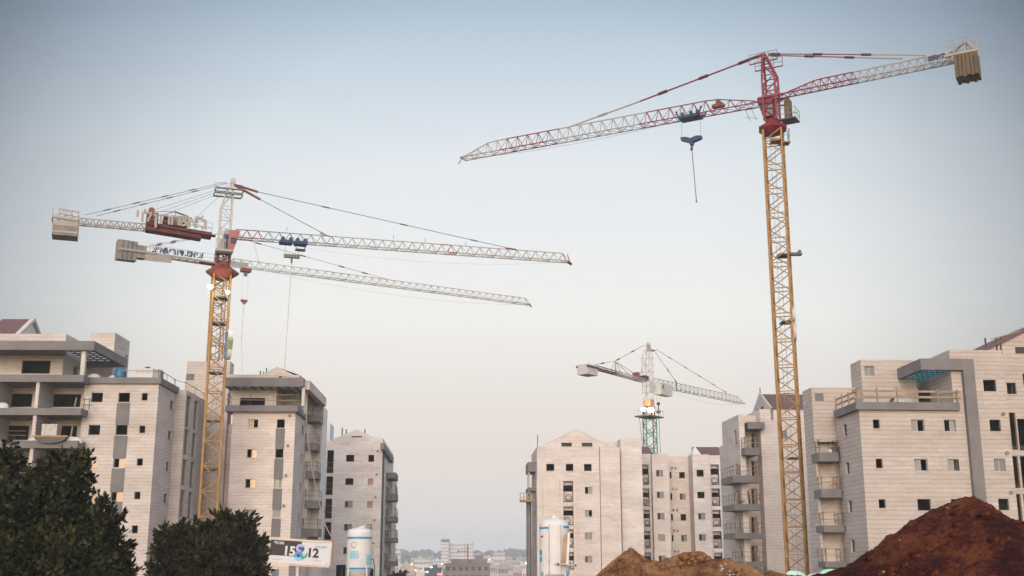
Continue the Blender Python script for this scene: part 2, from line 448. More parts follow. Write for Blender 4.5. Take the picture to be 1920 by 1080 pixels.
# ------------------------------------------------------------------ building kit
def panel(mb, plane, c, a0, a1, z0, z1, holes, mat, into, depth=.28):
    """one wall face with real openings. plane 'y' (front, at y=c) or 'x' (side, at x=c); into = sign of the way into the building"""
    holes = [h for h in holes if h[0] < a1 and h[1] > a0 and h[2] < z1 and h[3] > z0]
    holes = [(max(h[0], a0), min(h[1], a1), max(h[2], z0), min(h[3], z1)) for h in holes]
    A = sorted(set([a0, a1] + [h[0] for h in holes] + [h[1] for h in holes]))
    Zs = sorted(set([z0, z1] + [h[2] for h in holes] + [h[3] for h in holes]))
    def pt(a, z, d=0.0): return (a, c + d * into, z) if plane == 'y' else (c + d * into, a, z)
    for i in range(len(A) - 1):
        run = None
        for j in range(len(Zs) - 1):
            am, zm = (A[i] + A[i + 1]) / 2, (Zs[j] + Zs[j + 1]) / 2
            inside = any(h[0] < am < h[1] and h[2] < zm < h[3] for h in holes)
            if not inside and run is None: run = Zs[j]
            if (inside or j == len(Zs) - 2) and run is not None:
                top = Zs[j] if inside else Zs[j + 1]
                mb.face([pt(A[i], run), pt(A[i + 1], run), pt(A[i + 1], top), pt(A[i], top)], mat)
                run = None
    for h in holes:
        q = [(h[0], h[2]), (h[1], h[2]), (h[1], h[3]), (h[0], h[3])]
        for k in range(4):
            p, r_ = q[k], q[(k + 1) % 4]
            if abs(p[1] - z0) < 1e-6 and abs(r_[1] - z0) < 1e-6: continue
            mb.face([pt(*p), pt(*r_), pt(r_[0], r_[1], depth), pt(p[0], p[1], depth)], mat, uv=[(0, .1), (.3, .1), (.3, .2), (0, .2)])
def block(root, x0, x1, y0, y1, z0, z1, front=(), right=(), left=(), mat='stone', side=None, slope=None, name='wall', floors=None, back=True, top=True, core=True):
    mb = MB(); side = side or mat
    panel(mb, 'y', y0, x0, x1, z0, z1, list(front), mat, 1)
    panel(mb, 'x', x1, y0, y1, z0, z1, list(right), side, -1)
    panel(mb, 'x', x0, y0, y1, z0, z1, list(left), side, 1)
    if back: mb.face([(x1, y1, z0), (x0, y1, z0), (x0, y1, z1), (x1, y1, z1)], mat)
    if top: mb.face([(x0, y0, z1), (x1, y0, z1), (x1, y1, z1), (x0, y1, z1)], 'raw_concrete')
    o = mb.build(name, root)
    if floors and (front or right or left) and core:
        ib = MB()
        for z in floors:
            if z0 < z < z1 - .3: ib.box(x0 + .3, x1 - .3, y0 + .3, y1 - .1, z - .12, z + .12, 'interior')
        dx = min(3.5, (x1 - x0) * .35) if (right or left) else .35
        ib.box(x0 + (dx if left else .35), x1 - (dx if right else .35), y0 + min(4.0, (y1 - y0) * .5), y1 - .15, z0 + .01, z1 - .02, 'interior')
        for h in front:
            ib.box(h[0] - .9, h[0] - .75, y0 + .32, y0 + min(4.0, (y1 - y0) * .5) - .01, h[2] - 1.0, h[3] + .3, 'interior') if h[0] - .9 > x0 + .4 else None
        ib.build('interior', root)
    return o
def window(root, plane, c, h, kind, into, setback=.16):
    """frame of an opening and what stands in it"""
    a0, a1, z0, z1 = h; w = .05; mid = (a0 + a1) / 2
    def bx(mb, p0, p1, q0, q1, d0, d1, mat):
        e0, e1 = sorted((c + d0 * into, c + d1 * into))
        if plane == 'y': mb.box(p0, p1, e0, e1, q0, q1, mat)
        else: mb.box(e0, e1, p0, p1, q0, q1, mat)
    mb = MB()
    fm = 'steel_dark' if kind == 'void' else 'aluminium'
    d0, d1 = setback, setback + .07
    g = .012
    bx(mb, a0 + g, a1 - g, z0 + g, z0 + w, d0, d1, fm); bx(mb, a0 + g, a1 - g, z1 - w, z1 - g, d0, d1, fm)
    bx(mb, a0 + g, a0 + w, z0 + w, z1 - w, d0, d1, fm); bx(mb, a1 - w, a1 - g, z0 + w, z1 - w, d0, d1, fm)
    if kind not in ('void', 'board', 'wood'): bx(mb, mid - .035, mid + .035, z0 + w, z1 - w, d0, d1, fm)
    o = mb.build('window', root)
    sb = MB(); bx(sb, a0 - .05, a1 + .05, z0 - .06, z0 - .003, -.05, .12, 'plaster'); sb.build('sill', o)
    def pane(p0, p1, mat, nm='pane'):
        pb = MB(); bx(pb, p0, p1, z0 + w, z1 - w, d0 + .02, d0 + .045, mat); return pb.build(nm, o)
    if kind == 'glassL': pane(a0 + w, mid - .035, 'board')
    if kind == 'glassR': pane(mid + .035, a1 - w, 'board')
    if kind == 'darkboth': pane(a0 + w, mid - .035, 'dark_glass'); pane(mid + .035, a1 - w, 'galvanised')
    if kind == 'mirR': pane(mid + .035, a1 - w, 'mirror_glass')
    if kind == 'mirL': pane(a0 + w, mid - .035, 'mirror_glass')
    if kind == 'shut': pane(a0 + w, mid - .035, 'galvanised', 'shutter'); pane(mid + .035, a1 - w, 'galvanised', 'shutter')
    if kind == 'board': pane(a0 + w, a1 - w, 'board', 'board')
    if kind == 'wood': pane(a0 + w, a1 - w, 'wood_board', 'board')
    return o
def railing(parent, pts, h=1.05, mat_post='steel_dark', mat_rail='timber', step=1.6, rails=(.5, 1.0), rough=.06):
    """site guard rail along a polyline: posts with planks"""
    mb = MB()
    for (a, b_) in zip(pts, pts[1:]):
        a, b_ = Vector(a), Vector(b_); L = (b_ - a).length; n = max(1, round(L / step))
        for i in range(n + 1):
            p = a.lerp(b_, i / n)
            p2 = p + Vector((random.uniform(-rough, rough), random.uniform(-rough, rough), h * random.uniform(1.0, 1.12)))
            mb.tube(p, p2, .028, mat_post, 4)
        for rz in rails:
            d = (b_ - a).normalized() * .25
            z0, z1 = rz * h + random.uniform(-rough, rough), rz * h + random.uniform(-rough, rough)
            mb.tube(a - d + Vector((0, 0, z0)), b_ + d + Vector((0, 0, z1)), .035, mat_rail, 4)
    return mb.build('railing', parent)
def balcony(root, x0, x1, y0, y1, z0, z1, mat='concrete_band', rail=True, rl=(True, True, True), up=None):
    """slab with upstand; z0..z1 = visible band"""
    mb = MB(); t = .16
    mb.box(x0, x1, y0, y1, z0, z0 + .2, mat)
    mb.box(x0, x1, y0, y0 + t, z0 + .2, z1, mat)
    mb.box(x0, x0 + t, y0 + t, y1, z0 + .2, z1, mat); mb.box(x1 - t, x1, y0 + t, y1, z0 + .2, z1, mat)
    o = mb.build('balcony', root)
    if rail:
        pts = []
        if rl[0]: pts.append((x0 + .08, y1, z1))
        pts += [(x0 + .08, y0 + .08, z1), (x1 - .08, y0 + .08, z1)]
        if rl[2]: pts.append((x1 - .08, y1, z1))
        railing(o, pts, h=1.0, step=1.3)
    return o
def vent(root, plane, c, a, z, into):
    mb = MB()
    for k in range(10):
        t = 2 * math.pi * k / 10; t2 = 2 * math.pi * (k + 1) / 10
        p = [(a + .16 * math.cos(t), z + .16 * math.sin(t)), (a + .16 * math.cos(t2), z + .16 * math.sin(t2)), (a, z)]
        for d in ((-.1,)):
            q = [((x, c + d * into, y) if plane == 'y' else (c + d * into, x, y)) for x, y in p]
            mb.face(q, 'raw_concrete')
        e = p[:2]
        q = [(e[0], -.1), (e[1], -.1), (e[1], 0), (e[0], 0)]
        mb.face([((x, c + d * into, y) if plane == 'y' else (c + d * into, x, y)) for (x, y), d in q], 'galvanised')
    mb.build('vent_cap', root)
def spread_rows(z_first, z_last, n): return [z_first + (z_last - z_first) * i / (n - 1) for i in range(n)]
# ================================================================== BUILDING A (left, balconies and roof pergola)
def rows_of(fr, px, pys, y=0.0): return [tuple(sorted((fr.Z(px, a, y), fr.Z(px, b, y)))) for a, b in pys]
def cols_of(fr, py, pxs, y=0.0): return [(fr.X(a, py, y), fr.X(b, py, y)) for a, b in pxs]

frA = Frame(298, 720, 107, .02)
A = thing('apartment_building', 'apartment block at the far left with deep balconies, roof pergola and dark red gable', 'building', (frA.o.x, frA.o.y, 0), frA.yaw, 'unfinished stone clad apartment blocks')
f = frA
zTop = f.Z(298, 709)
xL = f.X(152, 800)
y1 = f.r(330, 735, 0)[0]
rows = rows_of(f, 232, [(736.3, 754), (797, 815.6), (859, 877), (922, 939.5), (985, 1002)])
small = rows_of(f, 270, [(737, 751), (798, 812), (859.5, 873), (922, 936), (985, 1000)])
(c1, c2, c3) = cols_of(f, 745, [(171.3, 192.6), (222, 243.5), (265.7, 276.6)])
z_gf = f.Z(260, 1032)
hf = []; wins = []
for i, (rw, sm) in enumerate(zip(rows, small)):
    hf += [(c1[0], c1[1], rw[0], rw[1]), (c2[0], c2[1], rw[0], rw[1]), (c3[0], c3[1], sm[0], sm[1])]
    kd = 'void' if i < 2 else ('mirR' if i < 4 else 'void')
    wins += [('y', 0, hf[-3], kd), ('y', 0, hf[-2], kd), ('y', 0, hf[-1], 'void')]
gf = (f.X(200, 1050), f.X(247, 1050), -1, z_gf)
sr = [tuple(sorted((f.r(322, a, 0)[1], f.r(322, b, 0)[1]))) for a, b in [(751, 769), (809.5, 827), (868, 886), (927.6, 945.7), (988, 1005)]]
ys = (f.r(319.4, 760, 0)[0], f.r(325.2, 760, 0)[0])
hr = [(ys[0], ys[1], a, b_) for a, b_ in sr]
for h in hr: wins.append(('x', 0, h, 'void'))
block(A, xL, 0, 0, y1, 0, zTop, front=hf + [gf], right=hr + [(.9, y1 - .3, -1, z_gf)], floors=[r_[0] - 1.0 for r_ in rows])
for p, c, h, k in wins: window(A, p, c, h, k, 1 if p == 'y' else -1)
# grey strips between the middle windows
for i in range(4):
    mb = MB(); mb.box(c2[0] - .08, c2[1] + .08, -.03, .05, rows[i + 1][1] + .0 if i < 4 else 0, rows[i][0] - .07, 'concrete_band'); mb.build('infill_panel', A)
# parapet band
mb = MB(); b0, b1 = f.Z(298, 720), zTop + .02
mb.box(xL - .2, .25, -.3, -.003, b0, b1, 'concrete_band'); mb.box(.003, .25, -.003, y1 + .25, b0, b1, 'concrete_band')
mb.build('parapet', A)
# stepped rear volume with tall slits
x2 = f.X(347.5, 760, y1); y2 = f.r(386, 770, x2)[0]
zR = f.Z(340, 731, y1)
hs = []
for (pa, pb, segs) in (((349), 357.5, [(742, 803), (806, 855), (863.5, 913), (921, 972), (980, 1030)]), ((364), 371.5, [(751, 808), (813, 860), (868, 917), (925, 975), (982, 1030)])):
    ya, yb = f.r(pa, 770, x2)[0], f.r(pb, 770, x2)[0]
    for s0, s1 in segs:
        z1_, z0_ = f.r((pa + pb) / 2, s0, x2)[1], f.r((pa + pb) / 2, s1, x2)[1]
        hs.append((ya, yb, z0_, z1_))
block(A, -6, x2, y1, y2, 0, zR, right=hs, floors=[r_[0] - 1 for r_ in rows])
for h in hs:
    mb = MB(); e = x2 - .22
    mb.box(e - .05, e, h[0] + .02, h[1] - .02, h[2] + .02, h[3] - .02, 'concrete_band'); w_ = mb.build('slit_window', A)
# main mass behind the balconies
xW = f.X(-70, 800)
yb_ = 1.8; yf = -1.9
op = []
for (xa, xb, ya, yb2) in ((99, 151, 738.6, 763), (18.5, 60, 738, 763), (92, 144, 798, 824), (13, 54, 798, 825), (92, 140, 858, 886), (8, 50, 859, 886), (88, 138, 918, 946), (3, 46, 919, 946)):
    op.append((f.X(xa, (ya + yb2) / 2, yb_), f.X(xb, (ya + yb2) / 2, yb_), f.Z(100, yb2, yb_), f.Z(100, ya, yb_)))
block(A, xW, xL, yb_, y2, 0, zTop - .2, front=op, floors=[o_[2] - .1 for o_ in op[::2]], mat='stone')
for h in op:
    mb = MB(); w = .06; x0, x1, z0, z1 = h
    mb.box(x0 + .01, x1 - .01, yb_ + .2, yb_ + .27, z1 - w, z1 - .01, 'steel_dark'); mb.box(x0 + .01, x0 + w, yb_ + .2, yb_ + .27, z0 + .01, z1 - w, 'steel_dark'); mb.box(x1 - w, x1 - .01, yb_ + .2, yb_ + .27, z0 + .01, z1 - w, 'steel_dark')
    mb.build('balcony_door', A)
# side wall of the recess that closes the main facade block
# balcony slabs
xB = f.X(151.6, 770, yf)
bal = []
for (t, b_) in ((702.7, 716), (765, 778), (826, 840), (888, 902), (950, 964), (1011, 1024)):
    z1, z0 = f.Z(100, t, yf), f.Z(100, b_, yf)
    mb = MB()
    mb.box(xW, xB, yf, yf + .18, z0, z1, 'concrete_band')
    mb.box(xW + .01, xB - .01, yf + .18, yb_ - .003, z0, z0 + .22, 'concrete_band')
    mb.box(xB - .18, xB, yf + .18, -.003, z0 + .22, z1, 'concrete_band')
    bal.append((mb.build('balcony', A), z0, z1))
# divider fins
for xa, xb in ((61, 67.5), (-19, -12)):
    mb = MB()
    for k in range(len(bal) - 1):
        x0, x1 = f.X(xa, 780, yf + .05), f.X(xb, 780, yf + .05)
        mb.box(x0, x1, yf + .2, yb_ - .004, bal[k + 1][1] + .22, bal[k][1] - .002, 'stone')
    mb.build('divider_wall', A)
# penthouse
yp = 1.8
zc0, zc1 = f.Z(90, 656, yf), f.Z(90, 639, yf)
xP = f.X(117.5, 690, yp)
ho = [(f.X(40.5, 690, yp), f.X(94, 690, yp), f.Z(70, 700.5, yp), f.Z(70, 676, yp))]
yback = f.r(238, 690, f.X(177, 648, yf))[0]
ypb = f.r(150, 690, xP)[0] + 3
dy0, dy1 = f.r(138.5, 690, xP)[0], f.r(147, 690, xP)[0]
block(A, xW, xP, yp, yback + 2.5, zTop - .19, zc1 + .1, front=ho, right=[(dy0, dy1, zTop - .1, f.r(142, 687, xP)[1])], floors=None)
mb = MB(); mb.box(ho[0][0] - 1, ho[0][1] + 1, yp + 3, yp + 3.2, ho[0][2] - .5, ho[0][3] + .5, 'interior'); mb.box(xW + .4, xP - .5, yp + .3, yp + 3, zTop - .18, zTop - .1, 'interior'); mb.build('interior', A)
# canopy: beams round a pergola
xC = f.X(177, 648, yf)
mb = MB()
mb.box(xW, xC, yf, yf + .35, zc0, zc1, 'concrete_band')
mb.box(xC - .35, xC, yf + .35, yback, zc0, zc1, 'concrete_band')
mb.box(xW, xC - .35, yback - .35, yback, zc0, zc1, 'concrete_band')
mb.box(xW, xP + .2, yf + .35, yp - .003, zc0 + .12, zc1 - .05, 'concrete_band')
per = mb.build('pergola', A)
mb = MB()
nj = 9
for k in range(nj):
    y = yf + .6 + (yback - yf - 1.1) * k / (nj - 1)
    mb.box(xP + .22, xC - .36, y - .07, y + .07, zc1 - .36, zc1 - .25, 'concrete_band')
for k in range(1, 5):
    x_ = xP + .22 + (xC - xP - .58) * k / 5; mb.box(x_ - .05, x_ + .05, yf + .36, yback - .36, zc1 - .44, zc1 - .362, 'concrete_band')
mb.build('pergola_slats', per)
mb = MB(); mb.box(xP + .21, xC - .37, yf + .36, yback - .36, zc1 - .248, zc1 - .21, 'pale_glazing'); mb.build('roof_sheet', per)
mb = MB(); xc0, xc1 = f.X(150.7, 680, yf + .3), f.X(158.5, 680, yf + .3)
mb.box(xc0, xc1, yf + .4, yf + .4 + (xc1 - xc0), bal[0][2] - .5, zc0 + .01, 'plaster'); mb.build('column', A)
# parapet above and tiled gable roof
zt = f.Z(90, 626, yp + .3); xt = f.X(124, 632, yp + .3)
block(A, xW, xt, yp + .3, yback + .4, zc1 - .3, zt)
yg0 = yp + .6; xg = f.X(31, 625, yg0)
yg1 = f.r(87, 625, xg)[0]; ya_, za = f.r(75, 605, xg)
ymid = (yg0 + yg1) / 2; zg = zt - .05
mb = MB()
mb.prism([(yg0 + .3, zg), (yg1 - .3, zg), (ymid, za - .35)], 'x', xg - .4, xg - .1, 'white_wall'); mb.build('gable_wall', A)
mb = MB()
for (ya2, yb3) in ((yg0, ymid), (yg1, ymid)):
    p = [(xW, ya2, zg), (xg - .25, ya2, zg), (xg - .25, yb3, za), (xW, yb3, za)]
    L = math.hypot(ymid - ya2, za - zg)
    mb.face(p, 'roof_tile', uv=[(xW, 0), (xg, 0), (xg, L), (xW, L)])
mb.build('roof', A)
mb = MB()
for ya2 in (yg0 - .15, yg1 + .15):
    s_ = 1 if ya2 < ymid else -1
    p = [(ya2, zg - .1), (ya2 + .4 * s_, zg - .1), (ymid + .02 * s_, za - .22), (ymid, za + .12)]
    mb.prism(p, 'x', xg - .25, xg + .2, 'plaster')
mb.build('gable_trim', A)
# lift tower
yT = y1 + 2.6
xt0, xt1 = f.X(169, 640, yT), f.X(215, 640, yT)
yt1 = f.r(243, 650, xt1)[0]; zt1 = f.Z(200, 623.5, yT)
hy = [(f.r(235.5, 665, xt1)[0], f.r(239.5, 665, xt1)[0], f.r(237, 673, xt1)[1], f.r(237, 665, xt1)[1])]
block(A, xt0, xt1, yT, yt1, zTop - .15, zt1, right=hy, name='lift_tower')
# terrace guard rail
railing(A, [(f.X(230, 697, 0), .1, zTop + .02), (-.1, .1, zTop + .02), (-.1, y1 - .2, zTop + .02), (x2 - .2, y1 + .3, zR + .02), (x2 - .2, y2 - .3, zR + .02)], h=.75, mat_post='steel_dark', mat_rail='timber', rails=(1.0,), step=3.2)
def onA(x, y, z):   # local -> world
    return Vector((f.o.x + x * f.c - y * f.s, f.o.y + x * f.s + y * f.c, z))
def soft_heap(name, label, cat, world, sx, sy, sz, mat, group=None, seed=0, n=14):
    mb = MB(); rnd = random.Random(seed)
    rings = 6
    ring = []
    for i in range(rings + 1):
        t = i / rings; rr = math.cos(t * math.pi / 2) ** .6; zz = math.sin(t * math.pi / 2)
        ring.append([(sx * rr * math.cos(2 * math.pi * k / n) * (1 + .18 * noise.noise(Vector((k * .9, i * .8, seed)))),
                      sy * rr * math.sin(2 * math.pi * k / n) * (1 + .18 * noise.noise(Vector((k * .9, i * .8, seed + 5)))),
                      sz * zz * (1 + .15 * noise.noise(Vector((k * .7, i, seed + 9))))) for k in range(n)])
    for i in range(rings):
        for k in range(n):
            j = (k + 1) % n
            mb.face([ring[i][k], ring[i][j], ring[i + 1][j], ring[i + 1][k]], mat)
    o = mb.build(name, None, world, smooth=False)
    return tag(o, label, cat, group)
soft_heap('sack', 'small white sack beside the blue drum on the roof terrace', 'sack', onA(f.X(214, 706, 1), 1, zTop), .55, .4, .4, 'tarp_white', 'sacks on the roof terrace', 1)
soft_heap('tarpaulin', 'crumpled blue tarpaulin lying under the roof pergola', 'tarpaulin', onA(f.X(192, 706, 2.5), 2.5, zTop), 1.0, .5, .35, 'tarp_blue', None, 2)
soft_heap('sack', 'white sack heap at the foot of the pergola column', 'sack', onA(f.X(177, 704, .8), .8, zTop), .6, .45, .5, 'tarp_white', 'sacks on the roof terrace', 3)
mb = MB(); mb.lathe((0, 0, 0), [(0, 0), (.52, 0), (.55, .3), (.55, .85), (.4, 1.1), (0, 1.15)], 'tarp_blue', 16)
tag(mb.build('water_drum', None, onA(f.X(223.5, 706, .6), .9, zTop), smooth=True), 'round blue plastic water drum by the terrace rail', 'drum')
w = thing('water_tank', 'pale square water tank with a dark cap on the roof terrace', 'tank', onA(f.X(274, 706, .9), .9, zTop))
mb = MB(); mb.box(-.85, .75, -.5, .5, .05, 1.0, 'tarp_white'); mb.box(.75, 1.5, -.5, .5, .05, .85, 'galvanised'); mb.build('tank_body', w)
mb = MB(); mb.lathe((.1, 0, 1.0), [(.25, 0), (.25, .16), (.14, .22), (0, .22)], 'steel_dark', 12); mb.build('cap', w)
# things on the balconies
def pallet_stack(label, px, py, y, sx, n, mat, zz, name='pallet_stack', sy=.8):
    wpos = onA(f.X(px, py, y), y, zz)
    t = thing(name, label, 'pallet', wpos, f.yaw)
    mb = MB()
    for k in (-1, 0, 1): mb.box(k * sx * .45 - .06, k * sx * .45 + .06, -sy / 2, sy / 2, 0, .1, 'timber')
    mb.box(-sx / 2, sx / 2, -sy / 2, sy / 2, .1, .13, 'timber'); mb.build('pallet', t)
    mb = MB(); rnd = random.Random(px)
    for r_ in range(n):
        x = -sx / 2 + .03
        while x < sx / 2 - .12:
            wd = rnd.uniform(.28, .5); x_ = min(x + wd, sx / 2 - .02)
            mb.box(x, x_ - .015, -sy / 2 + rnd.uniform(0, .06), sy / 2, .135 + r_ * .17, .135 + r_ * .17 + .16, mat); x = x_
    mb.build('load', t)
    return t
pallet_stack('pallet stacked with brown blocks on the upper left balcony', 37.5, 762, yb_ - .9, 1.35, 5, 'ballast', bal[1][2] - .8)
pallet_stack('pallet piled with pale stone slabs on the lower right balcony', 93, 828, yf + .8, 1.45, 9, 'plaster', bal[2][2] - .1)
soft_heap('sack', 'white sack slumped on the upper balcony at the left edge', 'sack', onA(f.X(3, 766, yf + .6), yf + .6, bal[1][2] - .25), .75, .4, .8, 'tarp_white', 'sacks on the balconies', 4)
soft_heap('sack', 'white sack left of the yellow skip on the lower balcony', 'sack', onA(f.X(67, 828, yf + .6), yf + .5, bal[2][2] - .2), .75, .4, .55, 'tarp_white', 'sacks on the balconies', 5)
soft_heap('sack', 'wide white heap right of the yellow skip on the lower balcony', 'sack', onA(f.X(134, 828, yf + .6), yf + .6, bal[2][2] - .2), 1.05, .5, .6, 'tarp_white', 'sacks on the balconies', 6)
# yellow tipping skip
t = thing('loading_skip', 'yellow curved loading skip resting on the lower balcony edge', 'skip', onA(f.X(97, 828, yf + .1), yf + .3, bal[2][2]), f.yaw)
mb = MB(); pr = []
for k in range(9):
    a = math.pi * k / 8; pr.append((-1.45 * math.cos(a), .28 - .55 * math.sin(a)))
mb.prism([(x, z) for x, z in pr] + [(1.45, .4), (-1.45, .4)], 'y', -.7, .5, 'steel_dark'); mb.build('tray', t)
mb = MB(); mb.box(-1.6, 1.6, -.74, -.7, .28, .42, 'yellow_paint'); mb.box(-1.6, 1.6, .5, .55, .28, .42, 'yellow_paint'); mb.build('rim', t)
# props
for (px, ya2, yb3, yy, lab) in ((139, 745, 765, yf + .4, 'thin timber prop standing on the upper balcony'), (131, 800, 826, yf + .6, 'leaning timber prop on the lower balcony'), (110, 800, 824, yf + 1.0, 'short timber post beside the stone slab pallet')):
    mb = MB(); x, z0 = f.f(px, yb3, yy); _, z1 = f.f(px + 2, ya2, yy); a = onA(x, yy, z0)
    mb.tube((0, 0, 0), (.12, .05, z1 - z0), .07, 'timber', 6, caps=True)
    tag(mb.build('timber_prop', None, a), lab, 'timber prop', 'timber props on the balconies')
mb = MB(); zb = bal[1][2]
x, z0 = f.f(160, 765, -1.2)
for dx in (0, .35):
    mb.tube((x + dx, -1.6 + dx, zb - .05), (x + dx, -1.6 + dx, zb + 1.0), .04, 'steel_dark', 5)
for dz in (.35, .85): mb.tube((x - .1, -1.7, zb + dz), (x + .55, -1.05, zb + dz), .035, 'steel_dark', 5)
mb.build('railing', A)
mb = MB()
for py in (808, 816): x, z = f.f(14, py, yb_ - .25); x_, _ = f.f(49, py, yb_ - .25); mb.tube((x, yb_ - .25, z), (x_, yb_ - .25, z), .05, 'timber', 5)
mb.build('railing', A)

# ================================================================== BUILDING B (behind the yellow crane)
f = frB = Frame(554.4, 771, 119, .03)
B = thing('apartment_building', 'apartment block right of the left yellow crane, flat grey canopy and stepped side balconies', 'building', (f.o.x, f.o.y, 0), f.yaw, 'unfinished stone clad apartment blocks')
xl = f.X(436.7, 771); zt = f.Z(500, 771)
rows = rows_of(f, 475, [(786, 802), (842, 858.5), (898, 915), (955, 971)])
(c1, c2) = cols_of(f, 795, [(465.5, 484), (519, 533.8)])
kinds1 = ['mirL', 'mirR', 'mirR', 'darkboth']; kinds2 = ['void', 'void', 'darkboth', 'board']
hf = []
for i, rw in enumerate(rows): hf += [(c1[0], c1[1], *rw), (c2[0], c2[1], *rw)]
sw = (f.r(566.2, 806, 0)[0], f.r(569.8, 806, 0)[0])
hr = [(sw[0], sw[1], f.r(568, b_, 0)[1], f.r(568, a, 0)[1]) for a, b_ in [(798, 815), (853, 869), (908, 925), (964, 981)]]
ysl = f.r(573, 790, 0)[0]
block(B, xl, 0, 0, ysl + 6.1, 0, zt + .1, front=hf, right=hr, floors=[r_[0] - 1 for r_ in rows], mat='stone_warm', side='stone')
for i in range(4):
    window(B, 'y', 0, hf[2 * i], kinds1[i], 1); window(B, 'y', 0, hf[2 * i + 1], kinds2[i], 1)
    window(B, 'x', 0, hr[i], 'darkboth' if i else 'void', -1)
    z1 = rows[i][0] - .07; z0 = rows[i + 1][1] if i < 3 else f.Z(520, 1007)
    mb = MB(); mb.box(c2[0] - .06, c2[1] + .06, -.03, .05, z0, z1, 'concrete_band'); mb.build('infill_panel', B)
    vent(B, 'y', 0, f.X(543.5 - i * 1.2, 780), rows[i][1] + .35, 1)
mb = MB(); mb.box(f.X(509, 1075), f.X(523, 1075), -.03, .05, 0, f.Z(515, 1067), 'concrete_band'); mb.build('infill_panel', B)
# terrace slab with side return
ysd = f.r(577, 785, .3)[0]
mb = MB(); z0, z1 = f.Z(500, 771.5, -.6), f.Z(500, 760, -.6); xs0, xs1 = f.X(422, 765, -.6), f.X(558, 765, -.6)
mb.box(xs0, xs1, -.6, -.003, z0, z1, 'concrete_band'); mb.box(.003, xs1, -.003, ysd, z0, z1, 'concrete_band'); mb.box(xs0, xl - .003, -.003, 1.4, z0, z1, 'concrete_band')
pslab = mb.build('parapet', B)
railing(pslab, [(xs0 + .2, 1.4, z1), (xs0 + .2, -.5, z1), (xs1 - .1, -.5, z1), (xs1 - .1, ysd, z1)], h=1.1, step=2.6)
# penthouse and canopy
yp = 2.0; xr = f.X(518, 745, yp); xq0 = f.X(432, 745, yp)
zc0, zc1 = f.Z(500, 724.5, -.6), f.Z(500, 708, -.6); xk0, xk1 = f.X(420, 716, -.6), f.X(569, 716, -.6)
ykb = f.r(609, 755, xk1)[0]
ho = [(f.X(450, 750, yp), f.X(497, 750, yp), f.Z(475, 760, yp), f.Z(475, 746, yp))]
block(B, xq0, xr, yp, ykb - .5, zt, zc0 + .3, front=ho, floors=[zt + .2], mat='stone_warm')
block(B, xr, xk1 - 1.0, yp + 4.2, ykb - .6, zt, zc0 + .3, mat='plaster')
mb = MB()
mb.box(xk0, xk1, -.6, -.25, zc0, zc1, 'concrete_band'); mb.box(xk1 - .35, xk1, -.25, ykb, zc0, zc1, 'concrete_band'); mb.box(xk0, xk0 + .35, -.25, ykb, zc0, zc1, 'concrete_band')
mb.box(xk0 + .35, xr + .1, 2.0, ykb, zc1 - .35, zc1 - .05, 'concrete_band'); mb.box(xk0 + .35, xk1 - .35, ykb - .35, ykb, zc0, zc1 - .36, 'concrete_band')
mb.box(xr + .1, xk1 - .35, yp + 4.2, ykb - .36, zc1 - .35, zc1 - .05, 'concrete_band')
can = mb.build('canopy', B)
mb = MB()
for k in range(8):
    x = xk0 + .9 + (xk1 - xk0 - 1.8) * k / 7; mb.box(x - .1, x + .1, -.24, 1.98 if x < xr else yp + 4.19, zc0 - .02, zc0 + .135, 'concrete_band')
mb.build('canopy_ribs', can)
mb = MB(); mb.box(xk0 + .36, xk1 - .36, -.24, 1.99, zc0 + .14, zc0 + .17, 'pale_glazing'); mb.box(xr + .11, xk1 - .36, 1.995, yp + 4.18, zc0 + .14, zc0 + .17, 'pale_glazing'); mb.build('roof_sheet', can)
mb = MB(); a, b_ = f.X(565.5, 745, -.2), f.X(571, 745, -.2); mb.box(a, b_, -.15, .35, z1, zc0 + .01, 'plaster'); mb.build('column', B)
mb = MB(); mb.box(f.X(576, 750, 3.2), xk1 - .5, 3.2, 3.5, zt + .1, zc0, 'plaster'); mb.build('wall', B)
# roof parapet and gable
yq = .4
zp = f.Z(500, 702.5, yq); block(B, f.X(424, 704, yq), xk1 - .6, yq, ykb, zc1 - .04, zp, mat='stone')
g0, g1, ga = f.f(490, 702, yq), f.f(562, 709, yq), f.f(520, 688, yq)
mb = MB(); mb.prism([(g0[0], zp), (g1[0], zp - .3), (ga[0], ga[1])], 'y', yq - .05, yq + .25, 'stone'); mb.box(f.X(523, 706, yq), f.X(528, 706, yq), yq - .07, yq - .052, f.Z(520, 708, yq), f.Z(520, 705.5, yq), 'interior'); mb.build('gable_wall', B)
mb = MB()
for a_ in (g0, g1): mb.face([(a_[0], yq + .25, zp), (ga[0], yq + .25, ga[1]), (ga[0], yq + 9, ga[1]), (a_[0], yq + 9, zp)], 'roof_tile')
mb.build('roof', B)
for px, t_ in ((488, 695), (494, 697), (499.5, 690)):
    mb = MB(); x = f.X(px, 700, yq + 1); mb.tube((x, yq + 1, zp - .2), (x, yq + 1, f.Z(px, t_, yq + 1)), .07, 'green_paint', 6); mb.build('vent_pipe', B)
# roof-edge wall beside the canopy, tan balcony wall and rear volume
y_b = f.r(612, 750, xk1 + .55)[0]
mb = MB(); mb.box(xk1 + .01, xk1 + .55, f.r(581, 714, xk1 + .55)[0], y_b, zc0 - .2, f.r(581, 713, xk1 + .55)[1], 'stone'); mb.build('parapet', B)
y0_ = ysl + 6.2; xq_ = f.X(603, 860, y0_)
block(B, -3, xq_, y0_, max(f.r(611, 860, xq_)[0], y0_ + 1.5), 0, zc0 - .25, mat='stone', side='white_wall')
yw_ = ysl + 3.4
block(B, .02, f.X(602, 860, yw_), yw_, y0_ - .01, 0, zt - .2, mat='plaster', side='white_wall')
